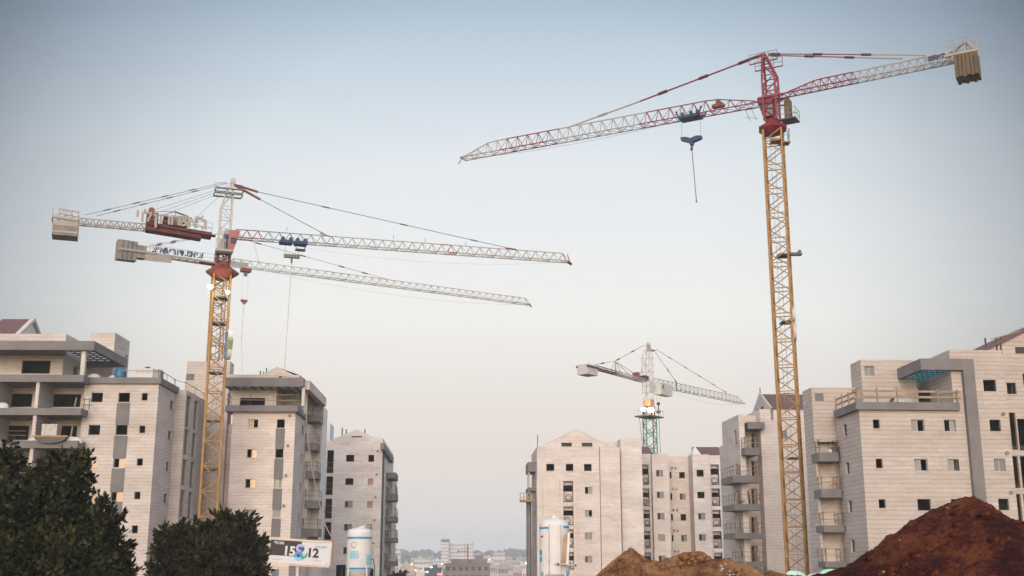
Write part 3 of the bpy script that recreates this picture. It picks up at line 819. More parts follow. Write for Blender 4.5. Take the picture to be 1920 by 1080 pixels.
# rear-left volume seen behind the crane, with its own roof block
ylb = 7.0
xa, xb = f.X(348, 720, ylb), f.X(429.5, 720, ylb); zl = f.Z(400, 677.5, ylb)
hb = [(f.X(349.5, 706, ylb), f.X(364.5, 706, ylb), f.Z(357, 713, ylb), f.Z(357, 701.5, ylb))]
ylr = f.r(438.5, 690, xb)[0]
block(B, xa, xb, ylb, max(ylr, ylb + 2), 0, zl, front=hb, mat='stone')
block(B, xb + .002, .5, ylb + .6, ylb + 4, 0, zt - .5, mat='stone')
window(B, 'y', ylb, hb[0], 'board', 1)
mb = MB(); hz = hb[0]; mb.box(hz[0] + .02, hz[1] - .02, ylb + .1, ylb + .15, hz[2] + .02, hz[3] - .02, 'concrete_band'); mb.build('infill_panel', B)
# stepped side balconies: plaster wall set back, slab and rail per floor
def b_side_balc(rw):
    for i, (pxa, pxb, ta, tb, pxr) in enumerate(rw):
        ya = ysl + .2
        x0 = f.X(pxa, ta, ya); x1 = f.X(pxb, ta, ya); z1, z0 = f.Z(pxb, ta, ya), f.Z(pxb, tb, ya)
        yr = f.r(pxr, (ta + tb) / 2 + 12, x1)[0]
        balcony(B, max(x0, .02), x1, ya, yw_ - .01, z0, z1)
        if x1 > 0: pass
b_side_balc([(576.7, 599, 777, 790, 616), (573, 593.5, 830, 844, 615), (573, 594.5, 883, 897, 614), (571, 597, 938, 953, 612), (567, 596, 991, 1006, 610)])

# ================================================================== BUILDING C (small, centre left)
f = frC = Frame(717.8, 821, 153, .045)
C_ = thing('apartment_building', 'narrow gabled apartment block behind the left cement silo', 'building', (f.o.x, f.o.y, 0), f.yaw, 'unfinished stone clad apartment blocks')
xl = f.X(626.7, 830); zt = f.Z(680, 821)
rows = rows_of(f, 660, [(852.7, 865.6), (896.7, 909), (939.5, 952), (982.6, 995), (1026, 1039)])
(c1, c2) = cols_of(f, 859, [(649, 664), (690.5, 701.5)])
hf = []
for rw in rows: hf += [(c1[0], c1[1], *rw), (c2[0], c2[1], *rw)]
gz = f.Z(650, 1059)
yC = f.r(738, 860, 0)[0]
block(C_, xl, 0, 0, yC, 0, zt, front=hf + [(f.X(630, 1070), f.X(648, 1070), -1, gz), (f.X(652, 1075), f.X(700, 1075), -1, f.Z(650, 1066))], floors=[r_[0] - 1 for r_ in rows], mat='stone_far')
k1 = ['void', 'void', 'darkboth', 'darkboth', 'darkboth']; k2 = ['void', 'wood', 'wood', 'darkboth', 'darkboth']
for i in range(5):
    window(C_, 'y', 0, hf[2 * i], k1[i], 1); window(C_, 'y', 0, hf[2 * i + 1], k2[i], 1)
    vent(C_, 'y', 0, f.X(708 - i * .8, 850), rows[i][1] + .5, 1)
g0, g1, ga = f.f(628, 825, 0), f.f(703, 820, 0), f.f(670, 805, 0)
mb = MB(); mb.prism([(g0[0], zt - .02), (g1[0], zt - .02), (ga[0], ga[1])], 'y', .0, .3, 'stone_far')
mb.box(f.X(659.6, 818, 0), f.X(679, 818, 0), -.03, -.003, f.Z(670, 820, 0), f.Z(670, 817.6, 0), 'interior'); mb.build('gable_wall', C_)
mb = MB()
for a_ in (g0, g1): mb.face([(a_[0], .3, zt), (ga[0], .3, ga[1]), (ga[0], 9, ga[1]), (a_[0], 9, zt)], 'roof_tile')
mb.build('roof', C_)
for px, t_, b_ in ((641.5, 802, 815), (649, 805, 815), (684, 805, 812)):
    mb = MB(); x = f.X(px, 815, 1); mb.tube((x, 1, zt), (x, 1, f.Z(px, t_, 1)), .09, 'green_paint', 6); mb.build('vent_pipe', C_)
mb = MB(); mb.tube((.06, .35, .2), (.06, .35, f.Z(721, 835, .3)), .22, 'pipe_dark', 6); mb.build('drain_pipe', C_)
# left loggia wing, open floors
yl = 1.6; xw0 = f.X(600, 900, yl)
lg = [(f.X(612, 900, yl), f.X(625.8, 900, yl), f.Z(620, b_, yl), f.Z(620, a, yl)) for a, b_ in [(844, 887), (893, 928), (935, 972), (979, 1012), (1019, 1052)]]
block(C_, xw0, xl - .002, yl, yC, 0, f.Z(620, 826, yl), front=lg, mat='stone_far', floors=[h[2] for h in lg])
for h in lg: railing(C_, [(h[0], yl - .1, h[2]), (h[1], yl - .1, h[2])], h=1.5, step=1.2, rough=.25)
block(C_, f.X(590, 850, 9), f.X(619, 800, 9), 9, 14, 0, f.Z(615, 793, 9), mat='white_wall')
# side canopy band and balconies
mb = MB()
yb0, yb1 = f.r(720.5, 835, .5)[0], f.r(738, 866, .5)[0]
mb.box(.003, .5, yb0, yb1, f.r(738, 866, .5)[1] - .2, f.r(738, 858, .5)[1] + 0, 'concrete_band'); mb.build('canopy', C_)
for (ta, tb, xr_) in ((886, 897, 747), (925, 938, 746), (968, 978, 747), (1008, 1017, 746), (1052, 1062, 746)):
    ya = yC * .35; x1 = f.X(742.5, ta, ya)
    balcony(C_, .02, x1, ya, ya + 6, f.Z(740, tb, ya), f.Z(740, ta, ya), rail=ta > 900)
block(C_, .003, f.X(736, 900, yC * .6), yC * .6, yC + 2, 0, f.Z(735, 886, yC * .6), mat='plaster')
# ================================================================== BUILDING D (centre right, far row)
f = frD = Frame(1007, 838, 155, .043)
D = thing('apartment_building', 'gabled apartment block behind the right cement silo, three dark openings in its top row', 'building', (f.o.x, f.o.y, 0), f.yaw, 'unfinished stone clad apartment blocks')
zt = f.Z(1080, 837.5); xr = f.X(1163, 900)
hf = []; wl = []
att = rows_of(f, 1030, [(869.7, 882.8)])[0]
for a, b_ in cols_of(f, 875, [(1024.4, 1039), (1061, 1075), (1095, 1109.4)]): hf.append((a, b_, *att)); wl.append((hf[-1], 'void'))
for (ta, tb), kd in zip([(913, 926), (956, 969), (998.6, 1012), (1042.5, 1055)], ['glassR', 'glassL', 'shut', 'darkboth']):
    a, b_ = f.X(1096.5, ta), f.X(1110.5, ta); hf.append((a, b_, f.Z(1103, tb), f.Z(1103, ta))); wl.append((hf[-1], kd))
lgs = [(f.X(1056.3, 950), f.X(1074.7, 950), f.Z(1065, b_), f.Z(1065, a)) for a, b_ in [(902, 941.6), (949.5, 984.7), (992.5, 1027), (1035, 1068)]]
hf += lgs
yD = f.r(996.5, 860, 0)[0]
ysd = [(f.r(1001, p, 0)) for p in ()]
lsl = (f.r(1003, 990, 0)[0], f.r(1000.5, 990, 0)[0])
hl = [(lsl[0], lsl[1], f.Z(1007, b_), f.Z(1007, a)) for a, b_ in [(915, 935), (955, 975), (998, 1018)]]
floorsD = [h[2] for h in lgs]
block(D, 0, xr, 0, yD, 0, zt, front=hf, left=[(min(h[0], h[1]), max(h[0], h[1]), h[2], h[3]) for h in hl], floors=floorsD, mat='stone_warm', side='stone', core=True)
for h, k in wl: window(D, 'y', 0, h, k, 1)
def loggia(root, h, y, washer=True, seed=0, mat='stone_far'):
    """what stands in an open service loggia: half wall behind, machine, pipe loop"""
    mb = MB(); rnd = random.Random(seed)
    x0, x1, z0, z1 = h; w_ = x1 - x0
    mb.box(x0 + .01, x1 - .01, y + .75, y + .95, z0, z0 + (z1 - z0) * .52, mat)
    o = mb.build('loggia_wall', root)
    mb = MB(); mb.box(x0 + .01, x1 - .01, y + .75, y + .95, z1 - .5, z1, mat); mb.build('lintel', root)
    mb = MB(); cx, cz, rr = x0 + w_ * rnd.uniform(.38, .6), z0 + .62, min(.42, w_ * .36)
    for k in range(12):
        a, b_ = 2 * math.pi * k / 12, 2 * math.pi * (k + 1) / 12
        mb.tube((cx + rr * math.cos(a), y + .45, cz + rr * math.sin(a)), (cx + rr * math.cos(b_), y + .45, cz + rr * math.sin(b_)), .05, 'steel_dark', 4)
    mb.box(cx - rr * .5, cx + rr * .9, y + .5, y + .7, z0, z0 + .45, 'galvanised')
    mb.build('pipe_coil', o)
for i, h in enumerate(lgs): loggia(D, h, 0, seed=i, mat='stone_warm')
for h in lgs:
    pass
mb = MB(); zl = lgs[0][3] + .25
for a, b_ in ((1050, 1056), (1075, 1081)):
    x0, x1 = f.X(a, 950), f.X(b_, 950); mb.box(x0, x1, -.3, -.003, 0, zl, 'stone_warm')
mb.build('pilaster', D)
mb = MB(); mb.box(f.X(1006.5, 950), f.X(1016.5, 950), -.22, -.003, 0, f.Z(1010, 902), 'stone_warm'); mb.build('pilaster', D)
mb = MB(); mb.box(f.X(1125, 900) - .05, f.X(1125, 900) + .05, -.05, -.003, .1, zt, 'concrete_band'); mb.build('movement_joint', D)
g0, g1, ga = f.f(1017, 838, 0), f.f(1143, 837.5, 0), f.f(1080, 806, 0)
sl = [(f.X(a, 834), f.X(b_, 834), f.Z(1080, 837), f.Z(1080, 830)) for a, b_ in ((1052.5, 1072), (1091, 1110.5))]
mb = MB(); mb.prism([(g0[0], zt - .01), (g1[0], zt - .01), (ga[0], ga[1])], 'y', .01, .3, 'stone_warm')
mb.tube((g0[0] - .15, .1, zt), (ga[0], .1, ga[1] + .08), .09, 'plaster', 4); mb.tube((g1[0] + .15, .1, zt), (ga[0], .1, ga[1] + .08), .09, 'plaster', 4)
mb.build('gable_wall', D)
for s0 in sl:
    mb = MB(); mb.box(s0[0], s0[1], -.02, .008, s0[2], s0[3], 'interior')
    mb.box(s0[0] - .06, s0[1] + .06, -.06, .006, s0[2] - .1, s0[2] - .01, 'plaster'); mb.build('attic_slit', D)
mb = MB()
for a_ in (g0, g1): mb.face([(a_[0], .3, zt), (ga[0], .3, ga[1]), (ga[0], yD, ga[1]), (a_[0], yD, zt)], 'roof_tile')
mb.build('roof', D)
# side canopy and balcony at the far left edge
mb = MB(); x1 = -.003; x0 = f.X(990, 880, 3); mb.box(x0, x1, 3, 9, f.Z(993, 884, 3), f.Z(993, 866, 3), 'concrete_band'); mb.box(x0, x1, 3, 9, f.Z(993, 921, 3), f.Z(993, 914, 3), 'concrete_band'); mb.build('canopy', D)
mb = MB()
for yy in (3.3, 6): mb.tube((x0 + .15, yy, f.Z(993, 914, 3)), (x0 + .15, yy, f.Z(993, 884, 3)), .1, 'plaster', 5)
mb.tube((x0 + .1, 3.2, .1), (x0 + .1, 3.2, f.Z(990, 921, 3)), .35, 'concrete_band', 6)
mb.build('canopy_post', D)
lp = thing('loading_platform', 'yellow loading platform sticking out of the left corner of the gabled block', 'platform', (f.o.x, f.o.y, 0), f.yaw)
x0p, x1p = f.X(975.5, 938, 1.0), f.X(1002, 938, 1.0); zp0, zp1 = f.Z(990, 940.5, 1.0), f.Z(990, 924.5, 1.0)
mb = MB(); mb.box(x0p, x1p, 1.0, 3.0, zp0, zp0 + .28, 'yellow_paint'); mb.build('deck', lp)
mb = MB()
n_ = 4
for k in range(n_ + 1):
    x = x0p + (x1p - x0p) * k / n_; mb.tube((x, 1.05, zp0), (x, 1.05, zp1), .05, 'cream_paint', 5)
for z in (zp1, (zp0 + zp1) / 2): mb.tube((x0p, 1.05, z), (x1p, 1.05, z), .05, 'cream_paint', 5); mb.tube((x0p, 1.05, z), (x0p, 2.9, z), .05, 'cream_paint', 5)
mb.build('guard_rail', lp)
mb = MB(); x = f.X(1004, 835, .5); mb.tube((.1, .5, zt), (.1, .5, zt + 1.6), .06, 'green_paint', 6); mb.build('vent_pipe', D)
# tall lift block
yd = -.9
x0, x1 = f.X(1163, 830, 1.2), f.X(1202.7, 830, 1.2); zl2 = f.Z(1180, 823, 1.2)
block(D, x0, x1, 1.2, 5.4, 0, zl2, mat='stone_far', left=[(f.r(1158, 834, x0)[0] - .3, f.r(1155.5, 834, x0)[0], f.Z(1163, 838, 1.2), f.Z(1163, 832.5, 1.2))], floors=None)
block(D, x0 - 3, x0 - .003, 1.2 + 3.2, 9, zt - 1, zl2 - .02, mat='stone_far')

# ---- the eastern wing, a block of its own
f = frW = Frame(1222, 852, 163, .043)
W = thing('apartment_building', 'lower apartment block before the green crane with small red roofs and two loggia stacks', 'building', (f.o.x, f.o.y, 0), f.yaw, 'unfinished stone clad apartment blocks')
rws = [(881, 893.5), (922, 934), (962, 974.3), (1001.7, 1014), (1041.7, 1054)]
lr = [(871, 909), (916, 948.5), (956, 988), (996, 1028), (1036, 1068)]
zt = f.Z(1240, 851.5)
# slab carrying the loggia stack on the left
xa, xb = f.X(1204, 900, 1.2), f.X(1222, 900, 1.2) - .002
lh = [(f.X(1205.5, 930, 1.2), f.X(1217.5, 930, 1.2), f.Z(1210, b_, 1.2), f.Z(1210, a, 1.2)) for a, b_ in lr]
block(W, xa, xb, 1.2, 9, 0, f.Z(1213, 851, 1.2), front=lh, mat='stone_far', floors=[h[2] for h in lh])
for i, h in enumerate(lh): loggia(W, h, 1.2, seed=i + 20)
hf = [(f.X(1230.3, 887), f.X(1243.5, 887), f.Z(1237, b_), f.Z(1237, a)) for a, b_ in rws]
x1 = f.X(1254.5, 900)
block(W, 0, x1, 0, 9, 0, zt, front=hf, mat='stone_warm', floors=[h[2] - 1 for h in hf])
for h, k in zip(hf, ['darkboth', 'darkboth', 'darkboth', 'board', 'darkboth']): window(W, 'y', 0, h, k, 1)
# recessed bay
y_r = 3.4; xr0, xr1 = x1 + .002, f.X(1291.5, 900, y_r)
hf = [(f.X(1273.5, 890, y_r), f.X(1284, 890, y_r), f.Z(1279, b_, y_r), f.Z(1279, a, y_r)) for a, b_ in [(885, 896.5), (925, 937), (964, 976), (1003, 1015), (1042, 1054)]]
hs_ = [(f.X(1255.8, 890, y_r), f.X(1259.3, 890, y_r), h[2], h[3]) for h in hf]
block(W, xr0, xr1, y_r, 9, 0, f.Z(1275, 855, y_r), front=hf + hs_, mat='stone_warm', floors=[h[2] - 1 for h in hf])
for h, k in zip(hf, ['void', 'darkboth', 'void', 'darkboth', 'darkboth']): window(W, 'y', y_r, h, k, 1)
for h in hs_: window(W, 'y', y_r, h, 'void', 1)
for h in hf:
    vent(W, 'y', y_r, h[0] - .5, h[3] + .55, 1); vent(W, 'y', y_r, h[0] + .9 - 1.9, h[3] + .6, 1)
# second projecting bay
x2, x3 = f.X(1291.5, 900, .3), f.X(1331, 900, .3)
hf = [(f.X(1306.3, 890, .3), f.X(1319.5, 890, .3), f.Z(1312, b_, .3), f.Z(1312, a, .3)) for a, b_ in rws]
block(W, max(x2, xr1 + .002), x3, .3, 9, 0, zt, front=hf, mat='stone_far', side='stone', floors=[h[2] - 1 for h in hf])
for h, k in zip(hf, ['void', 'void', 'darkboth', 'darkboth', 'darkboth']): window(W, 'y', .3, h, k, 1)
x4 = f.X(1358, 900, .9)
lh = [(f.X(1334.5, 930, .9), f.X(1350, 930, .9), f.Z(1342, b_, .9), f.Z(1342, a, .9)) for a, b_ in lr]
block(W, x3 + .002, x4, .9, 9, 0, zt - .05, front=lh, mat='stone_far', floors=[h[2] for h in lh])
for i, h in enumerate(lh): loggia(W, h, .9, seed=i + 40)
# red roofs with white gables
for (pa, pb, pr, gx, top) in ((1180, 1218, 1227, None, 837), (1309, 1348.5, 1348, 1301, 837)):
    z0_ = zt - .1; z1_ = f.Z(1200, top, 4)
    xa_, xb_ = f.X(pa, 845, 4), f.X(pb, 845, 4)
    mb = MB(); xs = f.X(1227 if pr == 1227 else 1355, 850, 2)
    if gx is None:
        mb.face([(xa_, 2, z0_), (xs, 2, z0_), (xb_, 4.5, z1_), (xa_, 4.5, z1_)], 'roof_tile'); mb.face([(xa_, 7, z0_), (xs, 7, z0_), (xb_, 4.5, z1_), (xa_, 4.5, z1_)], 'roof_tile'); mb.face([(xs, 2, z0_), (xs, 7, z0_), (xb_, 4.5, z1_)], 'white_wall')
    else:
        xg_ = f.X(gx, 850, 2) + .3
        mb.face([(xg_ + .9, 2, z0_), (xs, 2, z0_), (xs, 4.5, z1_), (xg_ + .3, 4.5, z1_)], 'roof_tile'); mb.face([(xg_, 7, z0_), (xs, 7, z0_), (xs, 4.5, z1_), (xg_, 4.5, z1_)], 'roof_tile')
        mb.face([(xg_ - .5, 2, z0_), (xg_ - .5, 7, z0_), (xg_ + .3, 4.5, z1_ + .1)], 'white_wall'); mb.face([(xg_ - .5, 2, z0_), (xg_ + .95, 2, z0_), (xg_ + .35, 4.48, z1_ + .12), (xg_ + .25, 4.5, z1_ + .12)], 'white_wall')
    mb.build('roof', W)

# ================================================================== BUILDING E (behind the big yellow crane)
f = frE = Frame(1424, 768, 123, .06)
E = thing('apartment_building', 'apartment block behind the big yellow crane mast with a column of corner balconies', 'building', (f.o.x, f.o.y, 0), f.yaw, 'unfinished stone clad apartment blocks')
zt = f.Z(1440, 767)
xe = f.X(1545, 900)
wz = [(f.X(1464, 815), f.X(1476, 815), f.Z(1470, 823), f.Z(1470, 808)), (f.X(1496, 815), f.X(1503, 815), f.Z(1470, 820), f.Z(1470, 808))]
block(E, 0, xe, 0, 10, 0, zt, front=wz[:1], mat='stone_warm', floors=None)
window(E, 'y', 0, wz[0], 'darkboth', 1)
# gable over it, facing left, ridge running right
yg = 2.2
za = f.Z(1424, 739, 4.0)
xg = f.X(1424, 745, 4.0)
mb = MB(); mb.prism([(.0, zt - .01), (8.0, zt - .9), (8, zt - 1.2), (0, zt - 1.2)], 'x', xg - .0, xg + .3, 'stone')
mb.prism([(.0, zt - .02), (8.0, zt - .02), (4.0, za)], 'x', xg - .0, xg + .3, 'stone'); mb.build('gable_wall', E)
mb = MB(); mb.face([(xg + .3, -.15, zt), (xe + 1, -.15, zt), (xe + 1, 4, za), (xg + .3, 4, za)], 'roof_tile'); mb.face([(xg + .3, 8.1, zt), (xe + 1, 8.1, zt), (xe + 1, 4, za), (xg + .3, 4, za)], 'roof_tile'); mb.build('roof', E)
mb = MB(); mb.tube((xg + .1, -.2, zt), (xg + .1, 4, za + .1), .12, 'plaster', 4); mb.tube((xg + .1, 8.2, zt), (xg + .1, 4, za + .1), .12, 'plaster', 4); mb.build('gable_trim', E)
for py_, yy in ((771, 2.6), (765, 4.6)):
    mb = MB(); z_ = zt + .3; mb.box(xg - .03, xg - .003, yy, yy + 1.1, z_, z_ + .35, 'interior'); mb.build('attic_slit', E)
mb = MB(); mb.tube((xg + .1, 4, za), (xg + .1, 4, za + .7), .06, 'steel_dark', 5); mb.build('aerial', E)
# left block with its white side face
yl0 = -1.0
x0, x1 = f.X(1384.5, 780, yl0), f.X(1395, 780, yl0)
zl = f.Z(1388, 777, yl0); yle = f.r(1354, 792, x0)[0]
sl_y = sorted((f.r(1376.3, 820, x0)[0], f.r(1380.8, 820, x0)[0]))
hl = [(sl_y[0], sl_y[1], f.r(1378.5, b_, x0)[1], f.r(1378.5, a, x0)[1]) for a, b_ in [(806, 834), (871, 892), (921, 943), (973, 992), (1025, 1044)]]
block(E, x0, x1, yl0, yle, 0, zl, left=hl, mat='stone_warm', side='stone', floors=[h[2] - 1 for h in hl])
for h in hl: window(E, 'x', x0, h, 'void', 1)
block(E, x0 + .0, x1, yle + .002, f.r(1348.5, 830, x0)[0] if f.r(1348.5, 830, x0)[0] > yle + .5 else yle + 1.2, 0, zl - 2.6, mat='stone')
# recessed niche wall with doors
yn = 1.6
dr = [(f.X(1409, b_ - 8, yn), f.X(1421, b_ - 8, yn), f.Z(1415, b_, yn), f.Z(1415, a, yn)) for a, b_ in [(812, 842), (864, 893), (916, 946), (969, 1000), (1023, 1054)]]
block(E, x1 + .002, -.002, yn, 9, 0, f.Z(1400, 779, yn), front=dr, mat='stone_warm', floors=[h[2] for h in dr])
for h in dr:
    mb = MB(); mb.box(h[0] + .02, h[0] + .1, yn + .15, yn + .22, h[2], h[3] - .02, 'aluminium'); mb.box(h[1] - .1, h[1] - .02, yn + .15, yn + .22, h[2], h[3] - .02, 'aluminium'); mb.box(h[0] + .1, h[1] - .1, yn + .15, yn + .22, h[3] - .1, h[3] - .02, 'aluminium'); mb.box((h[0] + h[1]) / 2, h[1] - .1, yn + .17, yn + .2, h[2] + .05, h[3] - .1, 'wood_board')
    mb.build('balcony_door', E)
mb = MB(); ya = -1.2; mb.box(f.X(1402, 795, ya), f.X(1434, 795, ya), ya, yn, f.Z(1420, 804, ya), f.Z(1420, 786, ya) - .3, 'concrete_band'); mb.build('canopy', E)
for (a, b_, ta, tb) in ((1395.5, 1423, 839, 853), (1386, 1425, 892, 905), (1387.5, 1427, 945, 957), (1389, 1430, 999, 1010), (1391, 1432.5, 1053, 1063)):
    ya = -2.4; z1, z0 = f.Z(1410, ta, ya), f.Z(1410, tb, ya)
    if a < 1390:
        balcony(E, f.X(a, ta, ya), f.X(b_, ta, ya), ya, yl0 - .003, z0, z1, rl=(True, True, True))
        # wing that runs back along the white side face
        xx = f.X(a, ta, ya)
        mb = MB(); xw = x0 - 1.25
        yw = f.r(a - 23.5, ta - 2, xw)[0]
        mb.box(xw, x0 - .003, ya + .1, 2.5, z0, z0 + .2, 'concrete_band'); mb.box(xw, xw + .15, ya + .1, 2.5, z0 + .2, z1, 'concrete_band'); mb.box(xw, xx - .002, ya, ya + .099, z0, z1, 'concrete_band')
        o_ = mb.build('balcony', E); railing(o_, [(xw + .08, 2.4, z1), (xw + .08, ya + .1, z1), (xx, ya + .1, z1)], h=1.0, step=1.2)
    else: balcony(E, f.X(a, ta, ya), f.X(b_, ta, ya), ya, yn - .003, z0, z1)

# ================================================================== BUILDING F + G (right)
f = frG = Frame(1610.6, 768.5, 90, .042)
G = thing('apartment_building', 'large apartment block at the right edge with grey frame and teal roof pergola', 'building', (f.o.x, f.o.y, 0), f.yaw, 'unfinished stone clad apartment blocks')
zs0, zs1 = f.Z(1700, 768.3, -.35), f.Z(1700, 754, -.35)
xr = f.X(1884.5, 720)
yG = f.r(1568, 790, 0)[0]
hf = []; wl = []
R4 = [(786.6, 809), (860.5, 883), (935.6, 957.5), (1010, 1032)]; RS = [(786.6, 803.5), (860, 878), (936, 953), (1012, 1030)]
cG = cols_of(f, 798, [(1708.6, 1733.4), (1770.7, 1794.5)]); cS = cols_of(f, 795, [(1637, 1649.6)])[0]
kk = [('glassL', 'glassR'), ('glassL', 'glassL'), ('void', 'void'), ('void', 'void')]
for i in range(4):
    z0, z1 = f.Z(1720, R4[i][1]), f.Z(1720, R4[i][0])
    for c, k in zip(cG, kk[i]): hf.append((c[0], c[1], z0, z1)); wl.append((hf[-1], k))
    hf.append((cS[0], cS[1], f.Z(1645, RS[i][1]), f.Z(1645, RS[i][0]))); wl.append((hf[-1], 'void'))
sy = sorted((f.r(1580.7, 806, 0)[0], f.r(1587.7, 806, 0)[0]))
hl = [(sy[0], sy[1], f.r(1584 + k * 5, b_, 0)[1] if 0 else f.r(1584, b_, 0)[1], f.r(1584, a, 0)[1]) for k, (a, b_) in enumerate([(795.5, 819), (868, 890), (940, 962.5), (1013, 1036)])]
xB0 = f.X(1829, 720) + .1
cR = [(f.X(1844, 723), f.X(1868, 723), f.Z(1856, 734), f.Z(1856, 712)), (f.X(1856, 798), f.X(1876.6, 798), f.Z(1866, 809), f.Z(1866, 786.6)),
      (f.X(1864, 872), f.X(1885.5, 872), f.Z(1875, 884), f.Z(1875, 860)), (f.X(1872.5, 946), f.X(1892, 946), f.Z(1882, 957), f.Z(1882, 935)), (f.X(1880, 1020), f.X(1900, 1020), f.Z(1890, 1031), f.Z(1890, 1009))]
zG = f.Z(1785, 656)
x_roof = f.X(1785, 720)
flG = [h[2] - .95 for h in hf[::3]]
block(G, 0, x_roof - .002, 0, yG, 0, zs1 - .1, front=hf, left=hl, floors=flG, mat='stone_wide')
block(G, x_roof, xr, 0.004, 16, 0, zG, front=cR, floors=flG + [flG[0] + 3.08], mat='stone_wide')
for h, k in wl: window(G, 'y', 0, h, k, 1)
for h, k in zip(cR, ['void', 'void', 'shut', 'void', 'void']): window(G, 'y', .004, h, k, 1)
for h in hl: window(G, 'x', 0, h, 'void', 1)
for px, py in ((1881.5, 776.5), (1888.7, 849.6), (1896, 924)): vent(G, 'y', .004, min(f.X(px, py), xr - .4), f.Z(px, py), 1)
# roof-terrace door in the left face of the roof block
xd = x_roof
mb = MB(); ydr = sorted((f.r(1745, 745, xd)[0], f.r(1722.5, 745, xd)[0])); mb.box(xd - .04, xd - .003, ydr[0], ydr[1], zs1 - .1, f.r(1745, 729, xd)[1], 'interior'); mb.build('terrace_door', G)
# terrace slab edge
ysl = f.r(1563, 778, -.35)[0]
mb = MB(); xs1 = f.X(1800, 762, -.35)
mb.box(-.35, xs1, -.35, -.003, zs0, zs1, 'concrete_band'); mb.box(-.35, -.003, -.003, ysl, zs0, zs1, 'concrete_band')
ps = mb.build('parapet', G)
rp_ = MB()
def rail_timber(mb, a, b_, n, h):
    a, b_ = Vector(a), Vector(b_)
    for i in range(n + 1):
        p = a.lerp(b_, i / n); mb.box(p.x - .05, p.x + .05, p.y - .05, p.y + .05, p.z - .1, p.z + h * random.uniform(.95, 1.15), 'timber')
    d = (b_ - a).normalized(); nr = Vector((-d.y, d.x, 0)) * .07
    for k, (z_, hh) in enumerate(((.35, .17), (.8, .17))):
        e0, e1 = a - d * .35 + nr * (1 if k else -1) * .2 + nr, b_ + d * .3 + nr
        q = []
        for zz in (z_, z_ + hh):
            for (e, sg) in ((e0, -1), (e1, -1), (e1, 1), (e0, 1)): q.append(tuple(e + nr * .25 * sg + Vector((0, 0, zz + random.uniform(-.02, .02)))))
        mb.hexa(q, 'timber')
rail_timber(rp_, (-.15, -.2, zs1), (f.X(1796, 750, -.2), -.2, zs1), 5, 1.05)
rail_timber(rp_, (-.2, ysl - .3, zs1), (-.2, .1, zs1), 3, 1.05)
rp_.build('guard_rail', G)
# grey frame: beam, upright, side beam, with teal sheets seen from below
yfr = -.45
xb0, xb1 = f.X(1808.5, 720, yfr), f.X(1829.5, 720, yfr)
zb0, zb1 = f.Z(1780, 693.5, yfr), f.Z(1780, 672.5, yfr); xp0 = f.X(1726, 680, yfr)
ype = f.r(1649.5, 715, xp0)[0]
mb = MB()
mb.box(xp0, xb1, yfr, yfr + .45 - .003, zb0, zb1, 'concrete_band')
mb.box(xb0, xb1, yfr, .001, 0, zb0 - .002, 'concrete_band')
mb.box(xp0, xp0 + .4, .0, ype, zb0, zb1, 'concrete_band')
mb.box(xp0 + .4, x_roof - .003, ype - .4, ype, zb0, zb1, 'plaster')
mb.build('concrete_frame', G)
mb = MB(); pn = MB(); ny, nx = 8, 5
for i in range(ny + 1):
    y = .25 + (ype - .9) * i / ny; mb.box(xp0 + .41, x_roof - .004, y - .045, y + .045, zb0 + .04, zb0 + .07, 'steel_dark')
for j in range(1, nx):
    x = xp0 + .4 + (x_roof - xp0 - .4) * j / nx; mb.box(x - .04, x + .04, .35, ype - .45, zb0 + .01, zb0 + .037, 'steel_dark')
mb.build('pergola_slats', G)
for i in range(ny):
    for j in range(nx):
        if (i > 5 and j > 3) or (i > 6 and j > 2) : continue
        y0_ = .25 + (ype - .9) * i / ny + .06; y1_ = .25 + (ype - .9) * (i + 1) / ny - .06
        x0_ = xp0 + .4 + (x_roof - xp0 - .4) * j / nx + .07; x1_ = x0_ + (x_roof - xp0 - .4) / nx - .14
        s_ = random.uniform(-.02, .02); zq_ = zb0 + .08
        pn.hexa([(x0_, y0_, zq_ + s_), (x1_, y0_, zq_), (x1_, y1_, zq_ - s_), (x0_, y1_, zq_), (x0_, y0_, zq_ + .03 + s_), (x1_, y0_, zq_ + .03), (x1_, y1_, zq_ + .03 - s_), (x0_, y1_, zq_ + .03)], 'teal_glazing')
pn.build('teal_sheets', G)
# rear roof tower
yt = yG * .8
x0, x1 = f.X(1615, 700, yt), f.X(1716, 700, yt); zt_ = f.Z(1660, 674.5, yt); ytb = f.r(1594.5, 690, x0)[0]
hb = [(f.X(1621, 696, yt), f.X(1639.5, 696, yt), f.Z(1630, 705, yt), f.Z(1630, 686.7, yt))]
block(G, x0, x1, yt, ytb, zs1 - 1, zt_, front=hb, mat='stone_wide', name='lift_tower'); window(G, 'y', yt, hb[0], 'shut', 1)
# recessed right part with gable
yq = 2.2
wq = [(f.X(1888, 728, yq), f.X(1905.5, 728, yq), f.Z(1897, 739, yq), f.Z(1897, 717.5, yq)), (f.X(1903.5, 656, yq), f.X(1925, 656, yq), f.Z(1910, 662.6, yq), f.Z(1910, 650.6, yq)),
      (f.X(1918, 710, yq), f.X(1932, 710, yq), f.Z(1918, 722, yq), f.Z(1918, 700, yq))]
rec = [(f.X(xa_, (a + b_) / 2, yq), f.X(xb_, (a + b_) / 2, yq), f.Z(1900, b_, yq), f.Z(1900, a, yq)) for xa_, xb_, a, b_ in ((1895, 1906.5, 774, 843), (1909.5, 1926, 785, 844), (1900, 1911, 855, 915), (1915, 1932, 855, 915), (1906, 1916, 926, 985), (1921, 1938, 926, 985))]
xq1 = f.X(2060, 720, yq); zq = f.Z(1884, 656.5, yq)
block(G, xr + .002, xq1, yq, 14, 0, zq, front=wq[:1] + wq[2:] + rec, floors=flG, mat='stone_wide')
window(G, 'y', yq, wq[0], 'void', 1)
